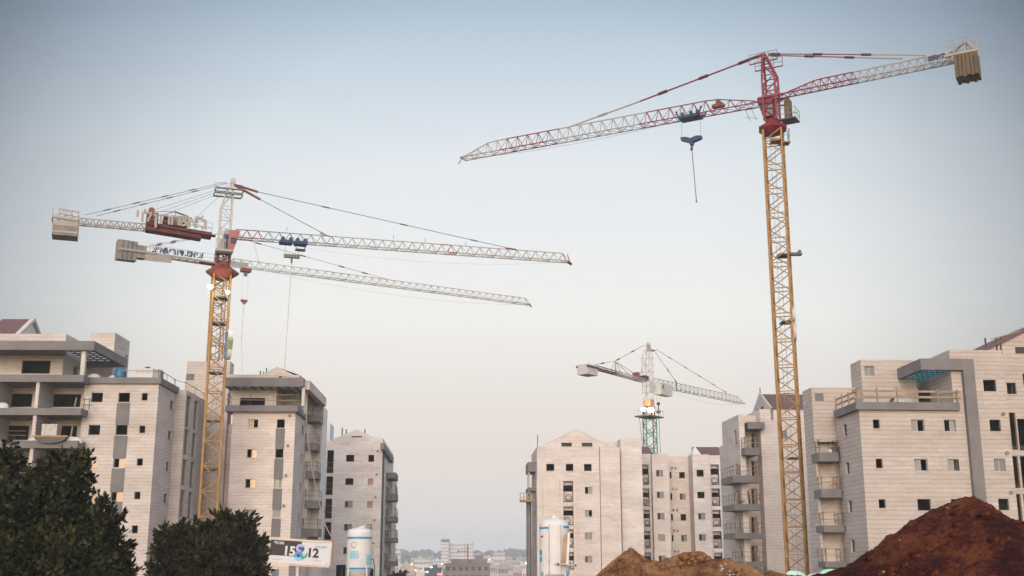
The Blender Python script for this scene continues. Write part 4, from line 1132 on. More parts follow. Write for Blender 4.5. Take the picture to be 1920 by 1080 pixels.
mb = MB(); xa_ = f.X(1843, 656.6, yq); za_ = f.Z(1920, 621.7, yq); xap = f.X(1990, 600, yq); zap = zq + (za_ - zq) * (xap - xa_) / (f.X(1920, 621.7, yq) - xa_)
mb.prism([(xa_, zq - .01), (xq1, zq - .01), (xap, zap)], 'y', yq, yq + .3, 'stone_wide')
mb.box(wq[1][0], wq[1][1], yq - .03, yq - .003, wq[1][2], wq[1][3], 'interior')
mb.build('gable_wall', G)
mb = MB(); mb.face([(xa_ - .3, yq - .3, zq - .05), (xap, yq - .3, zap + .25), (xap, 14, zap + .25), (xa_ - .3, 14, zq - .05)], 'roof_tile'); mb.face([(xa_ - .3, yq - .3, zq - .25), (xap, yq - .3, zap + .05), (xap, yq - .3, zap + .25), (xa_ - .3, yq - .3, zq - .05)], 'roof_tile')
mb.build('roof', G)
mb = MB()
p0 = Vector((f.X(1868, 645, yq), yq, f.Z(1868, 645, yq)))
for dx in (0, .35, -.9): mb.tube(p0 + Vector((dx, 0, -.9)), p0 + Vector((dx, 0, .5)), .08, 'steel_dark', 5)
mb.tube(p0 + Vector((-.4, 0, .4)), p0 + Vector((3.2, 0, 1.4)), .05, 'timber', 4)
mb.build('roof_edge_guard', G)
# soft things on the terrace
def onF(fr, x, y, z): return Vector((fr.o.x + x * fr.c - y * fr.s, fr.o.y + x * fr.s + y * fr.c, z))
soft_heap('sack', 'pale rubble sack behind the timber rail of the roof terrace', 'sack', onF(f, f.X(1694, 750, 1.2), 1.2, zs1 - .1), .9, .6, .75, 'tarp_white', None, 11)
soft_heap('bundle', 'small dark bundle lying beside the rubble sack on the roof terrace', 'bundle', onF(f, f.X(1683, 750, 2.2), 2.2, zs1 - .1), .7, .5, .95, 'steel_dark', None, 12)
# ---- rear wing F with side balconies
yF = 6.2
x0, x1 = f.X(1523, 760, yF), f.X(1600, 760, yF); zF = f.Z(1560, 726.5, yF); yFb = f.r(1504.5, 738, x0)[0]
hb = [(f.X(1528.5, 745, yF), f.X(1544, 745, yF), f.Z(1536, 751.7, yF), f.Z(1536, 737.6, yF))]
xs = f.X(1536, 900, yF)
block(G, x0, xs, yF, yFb, 0, zF, front=(), mat='stone_wide')
block(G, xs + .002, max(x1, .5) + 1.5, yF + .9, yFb, 0, zF - 4.6, mat='stone_warm')
block(G, xs + .002, max(x1, .5) + 1.5, yF + .002, yFb - .1, zF - 4.59, zF, front=[(max(hb[0][0], xs + .05), hb[0][1], hb[0][2], hb[0][3])], mat='stone_wide'); 
mb = MB(); mb.box(f.X(1528.5, 745, yF), f.X(1544, 745, yF), yF - .03, yF - .003, hb[0][2], hb[0][3], 'concrete_band'); mb.build('infill_panel', G)
for (a, b_, ta, tb) in ((1535.5, 1572, 848, 865), (1540, 1578, 917, 933), (1544, 1583, 985, 998), (1548, 1586, 1053, 1064)):
    ya = yF - 1.2; z1, z0 = f.Z(1555, ta, ya), f.Z(1555, tb, ya)
    balcony(G, f.X(a, ta, ya), f.X(b_, ta, ya), ya, yF + .89, z0, z1)
# clutter on the balconies of the right-hand blocks
yc_ = yF - .6
q = onF(f, f.X(1566, 848, yc_), yc_, f.Z(1555, 848, yF - 1.2)); soft_heap('tarpaulin', 'dark folded tarpaulin heap on the top side balcony of the right block', 'tarpaulin', (q.x, q.y, q.z - .1), .45, .35, .75, 'steel_dark', None, 51)
q = onF(f, f.X(1557, 848, yc_), yc_, f.Z(1555, 848, yF - 1.2)); soft_heap('sack', 'small white sack on the top side balcony of the right block', 'sack', (q.x, q.y, q.z - .1), .25, .25, .45, 'tarp_white', None, 52)
for (xa, ya_, xb_, yb_q, lab) in ((1549, 921, 1573, 893, 'long plank leaning to the right on the second side balcony'), (1546, 905, 1578, 899, 'plank lying across the rail of the second side balcony'), (1560, 919, 1563, 893, 'upright plank on the second side balcony')):
    a = onF(f, *f.f(xa, ya_, yF - 1.0)[:1], yF - 1.0, f.Z(xa, ya_, yF - 1.0)); b_ = onF(f, f.X(xb_, yb_q, yF - 1.0), yF - 1.0, f.Z(xb_, yb_q, yF - 1.0))
    mb = MB(); mb.tube((0, 0, 0), b_ - a, .055, 'timber', 4, caps=True); tag(mb.build('plank', None, a), lab, 'plank', 'planks on the side balconies')
f = frE
for (xa, ya_, xb_, yb_q, lab, mt) in ((1406, 945, 1402, 921, 'dark plank leaning on the middle corner balcony', 'bark'), (1384, 944, 1396, 938, 'green hose bundle on the middle corner balcony', 'green_paint'), (1398, 891, 1403, 884, 'pale offcut standing on the upper corner balcony', 'plaster')):
    a = onF(f, f.X(xa, ya_, -1.6), -1.6, f.Z(xa, ya_, -1.6)); b_ = onF(f, f.X(xb_, yb_q, -1.5), -1.5, f.Z(xb_, yb_q, -1.5))
    mb = MB(); mb.tube((0, 0, 0), b_ - a, .09, mt, 6, caps=True, r2=.06); tag(mb.build('plank' if mt != 'green_paint' else 'hose_bundle', None, a), lab, 'plank' if mt != 'green_paint' else 'hose', None)
#@@PART4
# ================================================================== CRANES
V = Vector
def wb(mb, name, root, smooth=False):           # mesh written in world coordinates -> child of root
    o = root.location if root.parent is None else root.parent.location
    mb.v = [(x - o.x, y - o.y, z - o.z) for x, y, z in mb.v]
    return mb.build(name, root, smooth=smooth)
def mast(mb, bx, by, z0, z1, w, rot, bay, mat, r=.075, rd=.04, mat_back=None):
    cs = []
    for k in range(4):
        a = rot + math.pi / 4 + k * math.pi / 2
        cs.append((bx + w / math.sqrt(2) * math.cos(a), by + w / math.sqrt(2) * math.sin(a)))
    n = max(1, round((z1 - z0) / bay)); h = (z1 - z0) / n
    for c in cs: mb.tube((*c, z0), (*c, z1), r, mat, 4)
    for k in range(4):
        a, b_ = cs[k], cs[(k + 1) % 4]
        for i in range(n):
            za, zb = z0 + i * h, z0 + (i + 1) * h
            p, q = (a, b_) if (i + k) % 2 == 0 else (b_, a)
            mb.tube((*p, za), (*q, zb), rd, mat, 4)
            if (i + k) % 2 == 0: mb.tube((*a, za), (*b_, za), rd, mat, 4)
    return cs
def truss3(mb, A, B, w, h, n, matf, r=.06, rd=.03, t_in=0.0, t_out=0.0, inv=False, h_in=.25, h_out=.25):
    """triangular jib: two lower chords, one upper. matf(fraction) -> material. ends may taper."""
    A, B = V(A), V(B); d = (B - A); L = d.length; d.normalize(); s = d.cross(V((0, 0, 1))).normalized(); up = s.cross(d)
    def hh(t):
        x = 1.0
        if t_in and t < t_in: x = h_in + (1 - h_in) * t / t_in
        if t_out and t > 1 - t_out: x = min(x, h_out + (1 - h_out) * (1 - t) / t_out)
        return h * x
    bl, brr, tp = [], [], []
    for i in range(n + 1):
        c = A + d * (L * i / n); bl.append(c - s * w / 2); brr.append(c + s * w / 2)
    for i in range(n):
        t = (i + .5) / n; tp.append(A + d * (L * t) + up * hh(t))
    for i in range(n):
        m_ = matf((i + .5) / n)
        mb.tube(bl[i], bl[i + 1], r, m_, 4); mb.tube(brr[i], brr[i + 1], r, m_, 4)
        mb.tube(bl[i], brr[i + 1] if i % 2 else brr[i], rd, m_, 4)
        mb.tube(bl[i + 1], brr[i], rd * .8, m_, 4)
        for e in (bl, brr): mb.tube(e[i], tp[i], rd, m_, 4); mb.tube(tp[i], e[i + 1], rd, m_, 4)
        if i: mb.tube(tp[i - 1], tp[i], r, m_, 4)
    mb.tube(bl[n], brr[n], r, matf(1), 4); mb.tube(tp[-1], B, rd * 1.3, matf(1), 4); mb.tube(A, tp[0], rd * 1.3, matf(0), 4)
    return d, s, up, L
def truss4(mb, A, B, w, h, n, matf, r=.06, rd=.03):
    A, B = V(A), V(B); d = (B - A); L = d.length; d.normalize(); s = d.cross(V((0, 0, 1))).normalized(); up = s.cross(d)
    for i in range(n):
        a, b_ = A + d * (L * i / n), A + d * (L * (i + 1) / n); m_ = matf((i + .5) / n)
        for sg in (-1, 1):
            o = s * (w / 2 * sg)
            mb.tube(a + o, b_ + o, r, m_, 4); mb.tube(a + o + up * h, b_ + o + up * h, r * .8, m_, 4)
            if i % 2: mb.tube(a + o, b_ + o + up * h, rd, m_, 4)
            else: mb.tube(a + o + up * h, b_ + o, rd, m_, 4)
            mb.tube(a + o, a + o + up * h, rd, m_, 4)
        mb.tube(a - s * w / 2, a + s * w / 2, rd, m_, 4); mb.tube(a - s * w / 2, b_ + s * w / 2, rd, m_, 4)
    return d, s, up, L
class CraneAxes:
    def __init__(s, px, py, Y, tippx, tippy, dz):
        p = P(px, py, Y); s.b = V((p.x, p.y, 0)); s.z0 = p.z
        t = Pz(tippx, tippy, p.z + dz); d = V((t.x - p.x, t.y - p.y, 0)); s.d = d.normalized(); s.s = s.d.cross(V((0, 0, 1)))
    def at(s, px, py, off=0.0):          # point of the vertical plane through the jib (shifted off metres sideways)
        o = s.b + s.s * off; r_ = ray(px, py); n = s.s
        k = (o - V((0, 0, CZ))).dot(n) / r_.dot(n)
        return V((0, 0, CZ)) + r_ * k
    def pt(s, t, side, z): return s.b + s.d * t + s.s * side + V((0, 0, z))
    def tz(s, px, py):
        p = s.at(px, py); return (p - s.b).dot(s.d), p.z
def obox(mb, ax, t0, t1, s0, s1, z0, z1, mat, dz=0.0):
    a = []
    for z, in ((z0,), (z1,)):
        for (t, sd_, q) in ((t0, s0, 0), (t1, s0, dz), (t1, s1, dz), (t0, s1, 0)): a.append(ax.pt(t, sd_, z + q))
    mb.hexa(a, mat)
def rope(mb, p, q, r=.03, mat='cable'): mb.tube(p, q, r, mat, 4)
def links(mb, p, q, fr, mat='steel_dark', r=.1, l=.8):
    d = (q - p).normalized()
    for f_ in fr: c = p.lerp(q, f_); mb.tube(c - d * l / 2, c + d * l / 2, r, mat, 5)
def slewing(mb, ax, z0, z1, w, mat, wide=1.5):
    n = 6
    pr = [(w * .62, z0 - .0), (w * wide * 1.02, z0 + (z1 - z0) * .36), (w * wide * 1.05, z0 + (z1 - z0) * .46), (w * .62, z0 + (z1 - z0) * .82), (w * .6, z1)]
    rings = [[ax.b + V((r_ * math.cos(2 * math.pi * (k + .3) / n), r_ * math.sin(2 * math.pi * (k + .3) / n), z)) for k in range(n)] for r_, z in pr]
    for i in range(len(pr) - 1):
        for k in range(n):
            j = (k + 1) % n; mb.face([rings[i][k], rings[i][j], rings[i + 1][j], rings[i + 1][k]], mat)
    mb.face(list(reversed(rings[0])), mat); mb.face(rings[-1], mat)
def ladder(mb, x, y, z0, z1, mat='galvanised', w=.4, hoops=True):
    mb.tube((x - w / 2, y, z0), (x - w / 2, y, z1), .02, mat, 4); mb.tube((x + w / 2, y, z0), (x + w / 2, y, z1), .02, mat, 4)
    z = z0
    while z < z1:
        mb.tube((x - w / 2, y, z), (x + w / 2, y, z), .015, mat, 3)
        if hoops:
            pts = [(x + .36 * math.cos(a), y + .05 + .55 * abs(math.sin(a)) , z) for a in [math.pi * k / 6 for k in range(7)]]
            mb.path(pts, .014, mat, 3)
        z += 1.0
def lamp(name, label, pos, r, mat, energy, col, group):
    t = thing(name, label, 'floodlight', pos, 0, group)
    mb = MB(); mb.lathe((0, 0, 0), [(0, -r * .75), (r * .8, -r * .55), (r, 0), (r * .8, r * .6), (0, r * .78)], mat, 16); mb.build('lamp_glass', t, smooth=True)
    mb = MB(); mb.tube((0, r * .7, 0), (.02, r * 1.8, .35), .05, 'steel_dark', 5); mb.box(-r * .7, r * .7, r * .75, r * 1.1, -r * .6, r * .6, 'steel_dark'); mb.build('housing', t)
    l = bpy.data.lights.new('lamp_light', 'POINT'); l.energy = energy; l.color = col; l.shadow_soft_size = r
    lo = bpy.data.objects.new('lamp_light', l); COL.objects.link(lo); lo.location = (0, -r - .35, 0); lo.parent = t
    return t
def eight(mb, c, ux, uz, R1, R2, depth, mface, medge, nrm_):
    """figure eight board: two rings, extruded"""
    def ring(cc, ro, ri, sx):
        n = 20
        for k in range(n):
            a, b_ = 2 * math.pi * k / n, 2 * math.pi * (k + 1) / n
            def q(r_, t, dd): return c + ux * (sx * r_ * math.cos(t)) + uz * (cc + r_ * math.sin(t)) + nrm_ * dd
            for dd in (0, depth): mb.face([q(ro, a, dd), q(ro, b_, dd), q(ri, b_, dd), q(ri, a, dd)], mface)
            mb.face([q(ro, a, 0), q(ro, b_, 0), q(ro, b_, depth), q(ro, a, depth)], medge); mb.face([q(ri, a, 0), q(ri, b_, 0), q(ri, b_, depth), q(ri, a, depth)], mface)
    ring(R2 * .98, R1, R1 * .45, 1.0); ring(-R1 * .95, R2, R2 * .5, 1.0)

def letters(ax, txt, pxs, pys, size, mat, root, off, dirsign, up_tilt=0.0, depth=.05, name='sign_letter', back=None, fat=.02):
    for ch, px, py in zip(txt, pxs, pys):
        if ch == ' ': continue
        p = ax.at(px, py, off)
        x = ax.d * dirsign + V((0, 0, up_tilt))
        m_ = basis(p - root.location, x, (0, 0, 1))
        text_part(ch, mat, size, root, m_, name, depth, fat)
        if back:
            m2 = basis(p - root.location + ax.s * (.06 if ax.s.y > 0 else -.06), x, (0, 0, 1)); text_part(ch, back, size, root, m2, name, .03, fat + .05)

# ---- big crane on the right
ax = CraneAxes(1446, 190, 105, 866, 297, .35)
K1 = thing('tower_crane', 'tallest tower crane at the right, yellow mast, dark red head, jib pointing left', 'crane', tuple(ax.b), 0, 'tower cranes over the site')
zsl = ax.at(1452, 246)[2]
rot1 = R(-20) + math.pi / 2
mb = MB(); mast(mb, ax.b.x, ax.b.y, 0, zsl, 1.72, rot1, 1.22, 'yellow_paint', .115, .06); wb(mb, 'mast', K1)
mb = MB(); ladder(mb, ax.b.x - .1, ax.b.y, .2, zsl, 'galvanised'); wb(mb, 'ladder', K1)
for py in (265, 480, 605, 860):
    mb = MB(); z = P(1460, py, 105).z; mb.box(ax.b.x - .25, ax.b.x + .85, ax.b.y - .75, ax.b.y + .75, z - .05, z + .08, 'yellow_paint' if py < 300 else 'steel_dark'); wb(mb, 'rest_platform', K1)
mb = MB(); z = P(1480, 268, 105).z; bx = ax.b.x + 1.5
for k in range(5): mb.tube((bx, ax.b.y - .4 + k * .2, z), (bx, ax.b.y - .4 + k * .2, z + 1.3), .02, 'galvanised', 4)
for zz in (0, .65, 1.3): mb.tube((bx - .6, ax.b.y - .5, z + zz), (bx, ax.b.y - .5, z + zz), .025, 'galvanised', 4); mb.tube((bx, ax.b.y - .5, z + zz), (bx, ax.b.y + .5, z + zz), .025, 'galvanised', 4)
mb.box(bx - .9, bx + .05, ax.b.y - .5, ax.b.y + .5, z - .1, z, 'yellow_paint'); wb(mb, 'side_cage', K1)
mb = MB(); z = P(1487, 478, 105).z; mb.box(ax.b.x + .9, ax.b.x + 2.0, ax.b.y - .5, ax.b.y, z - .12, z + .12, 'steel_dark'); mb.tube((ax.b.x + 1.5, ax.b.y - .3, z), (ax.b.x + 1.9, ax.b.y - .4, z + .35), .12, 'steel_dark', 6); wb(mb, 'mast_spotlight', K1)
mb = MB(); z1 = ax.at(1452, 224)[2]; slewing(mb, ax, zsl - .35, z1 - .1, 1.12, 'red_paint', 1.3); wb(mb, 'slewing_ring', K1)
# head: vertical face on the jib side, slanting back face
hw = .72; zt = ax.at(1433, 101)[2]; zk = ax.at(1456, 142)[2]; rr_ = .09
mb = MB(); zb = z1 - .1
def head(mb, ax, zb, zk, zt, hw, mat, bay=1.0, lean=.0, jside=1, r=.09, rd=.045):
    tF, tB = hw * jside, -hw * jside
    f_ = [[], []]; b2 = [[], []]
    n1 = max(2, round((zk - zb) / bay)); zs = [zb + (zk - zb) * i / n1 for i in range(n1 + 1)]
    n2 = max(2, round((zt - zk) / bay)); zs2 = [zk + (zt - zk) * i / n2 for i in range(1, n2 + 1)]
    for i, sd_ in enumerate((-hw, hw)):
        for z in zs: f_[i].append(ax.pt(tF, sd_, z)); b2[i].append(ax.pt(tB, sd_, z))
        for z in zs2:
            k = (z - zk) / (zt - zk); sh = sd_ * (1 - .7 * k)
            f_[i].append(ax.pt(tF, sh, z)); b2[i].append(ax.pt(tB + (tF - tB) * .82 * k, sh, z))
    for arr in (f_[0], f_[1], b2[0], b2[1]):
        for a, c in zip(arr, arr[1:]): mb.tube(a, c, r, mat, 4)
    for i in range(len(f_[0]) - 1):
        for A_, B_ in ((f_[0], f_[1]), (b2[0], b2[1]), (f_[0], b2[0]), (f_[1], b2[1])):
            mb.tube(A_[i], B_[i], rd, mat, 4)
            if i % 2: mb.tube(A_[i], B_[i + 1], rd, mat, 4)
            else: mb.tube(B_[i], A_[i + 1], rd, mat, 4)
    return f_, b2
head(mb, ax, zb, zk, zt, .62, 'red_paint', 1.05, r=.12, rd=.06)
for sd_ in (-.62, .62):
    p_, q_ = ax.at(1424, 189), ax.at(1470, 180); mb.tube(p_ + ax.s * sd_, q_ + ax.s * sd_, .13, 'red_paint', 4); mb.tube(p_ + ax.s * sd_ - V((0, 0, .55)), q_ + ax.s * sd_ - V((0, 0, .7)), .09, 'dark_red', 4)
wb(mb, 'tower_head', K1)
# head platform
mb = MB(); z = ax.at(1433, 124)[2]; tp_ = 1
for sd_ in (-.9, .9):
    for zz in (.05, .55, 1.05): mb.tube(ax.pt(-1.1, sd_, z + zz), ax.pt(1.7, sd_, z + zz), .03 if zz > .1 else .07, 'red_paint' if zz < .1 else 'galvanised', 4)
    for t in (-1.1, -.2, .8, 1.7): mb.tube(ax.pt(t, sd_, z), ax.pt(t, sd_, z + 1.05), .03, 'red_paint', 4)
wb(mb, 'head_platform', K1)
# jib
A0, B0 = ax.at(1428, 195), ax.at(868, 298)
def jm(t):
    px = proj(A0.lerp(B0, t))[0]
    return 'red_paint' if px > 1205 else ('cream_paint' if px > 1047 else ('red_paint' if px > 934 else 'cream_paint'))
mb = MB(); truss3(mb, A0, B0, 1.25, 1.42, 27, jm, .065, .035, t_in=.14, t_out=.10, h_in=.2, h_out=.15)
mb.tube(B0 + V((0, 0, .3)), B0 + ax.d * .6 - V((0, 0, .5)), .06, 'cream_paint', 4)
wb(mb, 'jib', K1)
mb = MB(); p = ax.at(1347, 196); t_, z_ = ax.tz(1347, 203)
obox(mb, ax, t_ - .6, t_ + .6, -.3, .3, z_ + .1, z_ + .4, 'orange_paint'); mb.tube(ax.pt(t_ - .1, -.35, z_ + .55), ax.pt(t_ - .1, .35, z_ + .55), .26, 'orange_paint', 10, caps=True); wb(mb, 'trolley_winch', K1)
# tie bars
pa = ax.at(1428, 103); pj = ax.at(1200, 190); pk = ax.at(1118, 222); pe = ax.at(1062, 240)
mb = MB(); ap = ax.at(1421, 106)
mb.tube(pa, ap, .16, 'red_paint', 6); q1 = ax.at(1398, 118)
mb.tube(ap, pj, .095, 'red_paint', 6); mb.tube(pj, pe, .085, 'cream_paint', 6)
links(mb, ap, pj, (.04, .12, .45, .8), 'dark_red', .17, 1.0); links(mb, pj, pe, (.5,), 'cream_paint', .14, 1.0)
wb(mb, 'tie_bar', K1)
for sd_, (x0, y0, x1, y1) in ((-.35, (1440, 101, 1745, 103)), (.35, (1440, 103.5, 1692, 110))):
    mb = MB(); p, q = ax.at(x0, y0, sd_), ax.at(x1, y1, sd_); mb.tube(p, q, .06, 'red_paint', 5); mb.tube(p.lerp(q, .66), q, .065, 'cream_paint', 5); links(mb, p, q, (.05, .32, .62), 'dark_red', .13, .9); wb(mb, 'tie_bar', K1)
# counter jib
A1, B1 = ax.at(1462, 181), ax.at(1795, 113)
def cm(t): return 'red_paint' if proj(A1.lerp(B1, t))[0] < 1613 else 'cream_paint'
mb = MB(); truss3(mb, A1, B1, 1.15, .95, 22, cm, .07, .033, t_in=.22, h_in=.12); wb(mb, 'counter_jib', K1)
mb = MB(); t0, zz0 = ax.tz(1738, 125); t1, zz1 = ax.tz(1778, 117)
so = ax.s * (-1 if ax.s.y > 0 else 1)   # towards the camera
off = -.75 if ax.s.y > 0 else .75
a_, b_ = ax.at(1737, 114.5, off), ax.at(1776, 106.5, off); up_ = V((0, 0, .60))
th = ax.s * (.05 if ax.s.y > 0 else -.05)
mb.hexa([a_, b_, b_ + th, a_ + th, a_ + up_, b_ + up_, b_ + th + up_, a_ + th + up_], 'cream_paint'); sg = wb(mb, 'sign_board', K1)
letters(ax, "א5פ׳כ", (1744, 1751.5, 1758, 1764, 1769.5), (109.5, 108, 106.5, 105, 103.5), .52, 'navy_paint', K1, off + (-.06 if ax.s.y > 0 else .06), -1, .0, fat=.05)
mb = MB()
ta, za = ax.tz(1790, 108); tb_, _ = ax.tz(1834, 100)
for sd_ in (-.8, .8):
    for z_ in (.9, 1.35): mb.tube(ax.pt(ta + .5, sd_, za + z_), ax.pt(tb_, sd_, za + z_ + .1), .03, 'cream_paint', 4)
    for k in range(5): t = ta + .5 + (tb_ - ta - .5) * k / 4; mb.tube(ax.pt(t, sd_, za + .1), ax.pt(t, sd_, za + 1.4), .03, 'cream_paint', 4)
    tm = (ta + tb_) / 2; mb.tube(ax.pt(ta + 1.2, sd_, za - .1), ax.pt(tm, 0, za + 1.35), .09, 'cream_paint', 4); mb.tube(ax.pt(tb_, sd_, za - .1), ax.pt(tm, 0, za + 1.35), .09, 'cream_paint', 4); mb.tube(ax.pt(tm, sd_, za - .1), ax.pt(tm, 0, za + 1.35), .09, 'cream_paint', 4)
    mb.tube(ax.pt(ta + .8, sd_, za - .05), ax.pt(tb_ - .1, sd_, za + .0), .13, 'cream_paint', 4)
wb(mb, 'ballast_frame', K1)
td0, zd = ax.tz(1793, 140)
nb = 6
for k in range(nb):
    mb = MB(); t0 = ta + (tb_ - ta) * k / nb; t1 = ta + (tb_ - ta) * (k + 1) / nb
    zb0 = za - 2.35 + (.10 if k % 2 else 0); obox(mb, ax, t0 + math.copysign(.02, t1 - t0), t1 - math.copysign(.02, t1 - t0), -.95, .95, zb0, za - .12, 'ballast'); wb(mb, 'counterweight', K1)
# cab, cabinet platform
mb = MB(); t0 = .75; zc = ax.at(1436, 224)[2]
cs = .95
obox(mb, ax, -.25, .5, -.5, .5, zc + .1, zc + 2.3, 'red_paint')
mb.hexa([ax.pt(.63, -.6, zc + .1), ax.pt(.75, -.6, zc + .1), ax.pt(.75, .6, zc + .1), ax.pt(.63, .6, zc + .1), ax.pt(.63, -.6, zc + 2.0), ax.pt(1.25, -.6, zc + 2.0), ax.pt(1.25, .6, zc + 2.0), ax.pt(.63, .6, zc + 2.0)], 'red_paint'); cab = wb(mb, 'cab', K1)
mb = MB(); o_ = -1 if ax.s.y > 0 else 1
mb.face([ax.pt(.7, o_ * .605, zc + .8), ax.pt(.95, o_ * .605, zc + .8), ax.pt(1.12, o_ * .605, zc + 1.6), ax.pt(.7, o_ * .605, zc + 1.6)], 'dark_glass'); mb.face([ax.pt(-.2, o_ * .503, zc + .2), ax.pt(.45, o_ * .503, zc + .2), ax.pt(.45, o_ * .503, zc + 1.3), ax.pt(-.2, o_ * .503, zc + 1.3)], 'galvanised'); wb(mb, 'cab_window', cab)
mb = MB(); z = ax.at(1475, 226)[2]
obox(mb, ax, -2.4, -.9, -.5, 1.1, z - .02, z + .1, 'steel_dark')
for t in (-2.4, -1.7, -1.0):
    for sd_ in (-.5, 1.1): mb.tube(ax.pt(t, sd_, z), ax.pt(t, sd_, z + 1.1), .028, 'galvanised', 4)
for zz in (.55, 1.1):
    for sd_ in (-.5, 1.1): mb.tube(ax.pt(-2.4, sd_, z + zz), ax.pt(-1.0, sd_, z + zz), .028, 'galvanised', 4)
    mb.tube(ax.pt(-2.4, -.5, z + zz), ax.pt(-2.4, 1.1, z + zz), .028, 'galvanised', 4)
wb(mb, 'service_platform', K1)
mb = MB(); obox(mb, ax, -1.85, -1.25, -.1, .6, z + .12, z + 2.1, 'ballast'); obox(mb, ax, -1.7, -1.45, .1, .4, z + 2.1, z + 2.4, 'steel_dark'); wb(mb, 'control_cabinet', K1)
mb = MB(); z = zc
for t in (1.8, 1.2): mb.tube(ax.pt(t, -1.3, z - .4), ax.pt(t + .4, -1.3, z + .8), .03, 'galvanised', 4)
mb.tube(ax.pt(1.2, -1.3, z + .8), ax.pt(2.3, -1.3, z + .8), .03, 'galvanised', 4); mb.tube(ax.pt(1.0, -1.3, z - .3), ax.pt(2.3, -1.3, z + .1), .03, 'galvanised', 4); wb(mb, 'cab_rail', K1)
# trolley, hook, ropes
t, z = ax.tz(1295, 220)
mb = MB(); obox(mb, ax, t - 1.1, t + 1.1, -.7, .7, z - .18, z + .1, 'navy_paint')
for sd_ in (-.75, .75):
    for tt in (-1, -.3, .6): mb.tube(ax.pt(t + tt, sd_ - .06, z + .2), ax.pt(t + tt, sd_ + .06, z + .2), .2, 'navy_paint', 8, caps=True)
    mb.tube(ax.pt(t - 1.2, sd_, z + .1), ax.pt(t - 1.4, sd_, z + .7), .09, 'navy_paint', 5)
    mb.tube(ax.pt(t + 1.1, sd_, z + .1), ax.pt(t + 1.3, sd_, z + .6), .09, 'navy_paint', 5)
wb(mb, 'trolley', K1)
hz = ax.tz(1297, 262)[1]
hb = MB(); a = ax
hb.prism([(0, 0)], 'y', 0, 0, 'navy_paint') if 0 else None
pts = [(-.55, .28), (-1.1, .2), (-1.05, -.1), (-.2, -.3), (-.12, -.6), (.12, -.6), (.2, -.3), (1.05, .05), (1.1, .4), (.55, .35), (0, .12)]
fr_, bk = [a.pt(t + x, -.25, hz + z_) for x, z_ in pts], [a.pt(t + x, .25, hz + z_) for x, z_ in pts]
hb.face(fr_, 'navy_paint'); hb.face(list(reversed(bk)), 'navy_paint')
for i in range(len(pts)): j = (i + 1) % len(pts); hb.face([fr_[i], bk[i], bk[j], fr_[j]], 'navy_paint')
hb.tube(a.pt(t, 0, hz - .6), a.pt(t, 0, hz - .95), .12, 'steel_dark', 6); hb.tube(a.pt(t, 0, hz - .95), a.pt(t + .1, 0, hz - 1.1), .16, 'steel_dark', 6)
wb(hb, 'hook_block', K1)
mb = MB(); rope(mb, a.pt(t - 1.0, 0, z - .2), a.pt(t - 1.0, 0, hz + .2), .018); rope(mb, a.pt(t + 1.0, 0, z - .2), a.pt(t + 1.0, 0, hz + .3), .018)
p = a.pt(t, 0, hz - 1.1); zl_ = P(1302, 375, p.y).z; rope(mb, p, V((p.x + .25, p.y, zl_)), .045); mb.tube((p.x + .25, p.y, zl_), (p.x + .26, p.y, zl_ - .25), .07, 'steel_dark', 5); wb(mb, 'hoist_rope', K1)
def sag(mb, p, q, s_, r=.015, mat='cable_pale', n=16):
    pts = [p.lerp(q, i / n) - V((0, 0, 4 * s_ * (i / n) * (1 - i / n))) for i in range(n + 1)]; mb.path(pts, r, mat, 3)
mb = MB(); sag(mb, ax.at(1290, 222), B0, .55, .02); wb(mb, 'trolley_rope', K1)
# figure-eight boards on the masts
def board8(root, c, h, rotz, mf, me, depth, label_name='figure_board', extra=None):
    ux = V((math.cos(rotz), math.sin(rotz), 0)); nn = V((-math.sin(rotz), math.cos(rotz), 0))
    mb = MB(); R1, R2 = h * .23, h * .285; eight(mb, c, ux, V((0, 0, 1)), R1, R2, depth, mf, me, nn)
    if extra:
        p = c + ux * R2 * .7 - nn * .03 - V((0, 0, R2 * .2))
        q = [p, p + ux * .5 + V((0, 0, .75)), p + ux * .62 + V((0, 0, .4)), p + ux * .25 - V((0, 0, .45)), p - ux * .05 - V((0, 0, .3))]
        mb.face(q, extra); mb.face([x + nn * depth for x in reversed(q)], extra)
        for i in range(5): j = (i + 1) % 5; mb.face([q[i], q[j], q[j] + nn * depth, q[i] + nn * depth], extra)
    return wb(mb, label_name, root)
c8 = P(1487, 607, ax.b.y + .4); board8(K1, V((c8.x + .25, c8.y, c8.z)), 3.15, R(74), 'sign_face', 'sign_face', .5)

# ---- left crane 1
ax = CraneAxes(421, 445, 112, 1066, 491, .75)
K2 = thing('tower_crane', 'left tower crane with yellow mast, white head and pink cab, jib pointing right', 'crane', tuple(ax.b), 0, 'tower cranes over the site')
def tower_of(a, py): return P(420, py, a.b.y).z
zsl = P(410, 514, ax.b.y).z
rot2 = R(17)
mb = MB(); mast(mb, ax.b.x, ax.b.y, 0, zsl, 1.62, rot2, 1.22, 'yellow_paint', .115, .06); wb(mb, 'mast', K2)
mb = MB(); ladder(mb, ax.b.x, ax.b.y, .2, zsl, 'galvanised'); wb(mb, 'ladder', K2)
for py in (560, 608, 700, 790, 880):
    mb = MB(); z = tower_of(ax, py); mb.box(ax.b.x - .7, ax.b.x + .5, ax.b.y - .7, ax.b.y + .7, z - .05, z + .08, 'steel_dark'); wb(mb, 'rest_platform', K2)
z1 = P(410, 493, ax.b.y).z
mb = MB(); slewing(mb, ax, zsl - .6, z1, 1.2, 'orange_paint', 1.32); wb(mb, 'slewing_ring', K2)
mb = MB(); zcb = P(420, 474, ax.b.y).z; mast(mb, ax.b.x, ax.b.y, z1 - .1, zcb, 1.2, math.atan2(ax.d.y, ax.d.x), .55, 'dark_red', .12, .06)
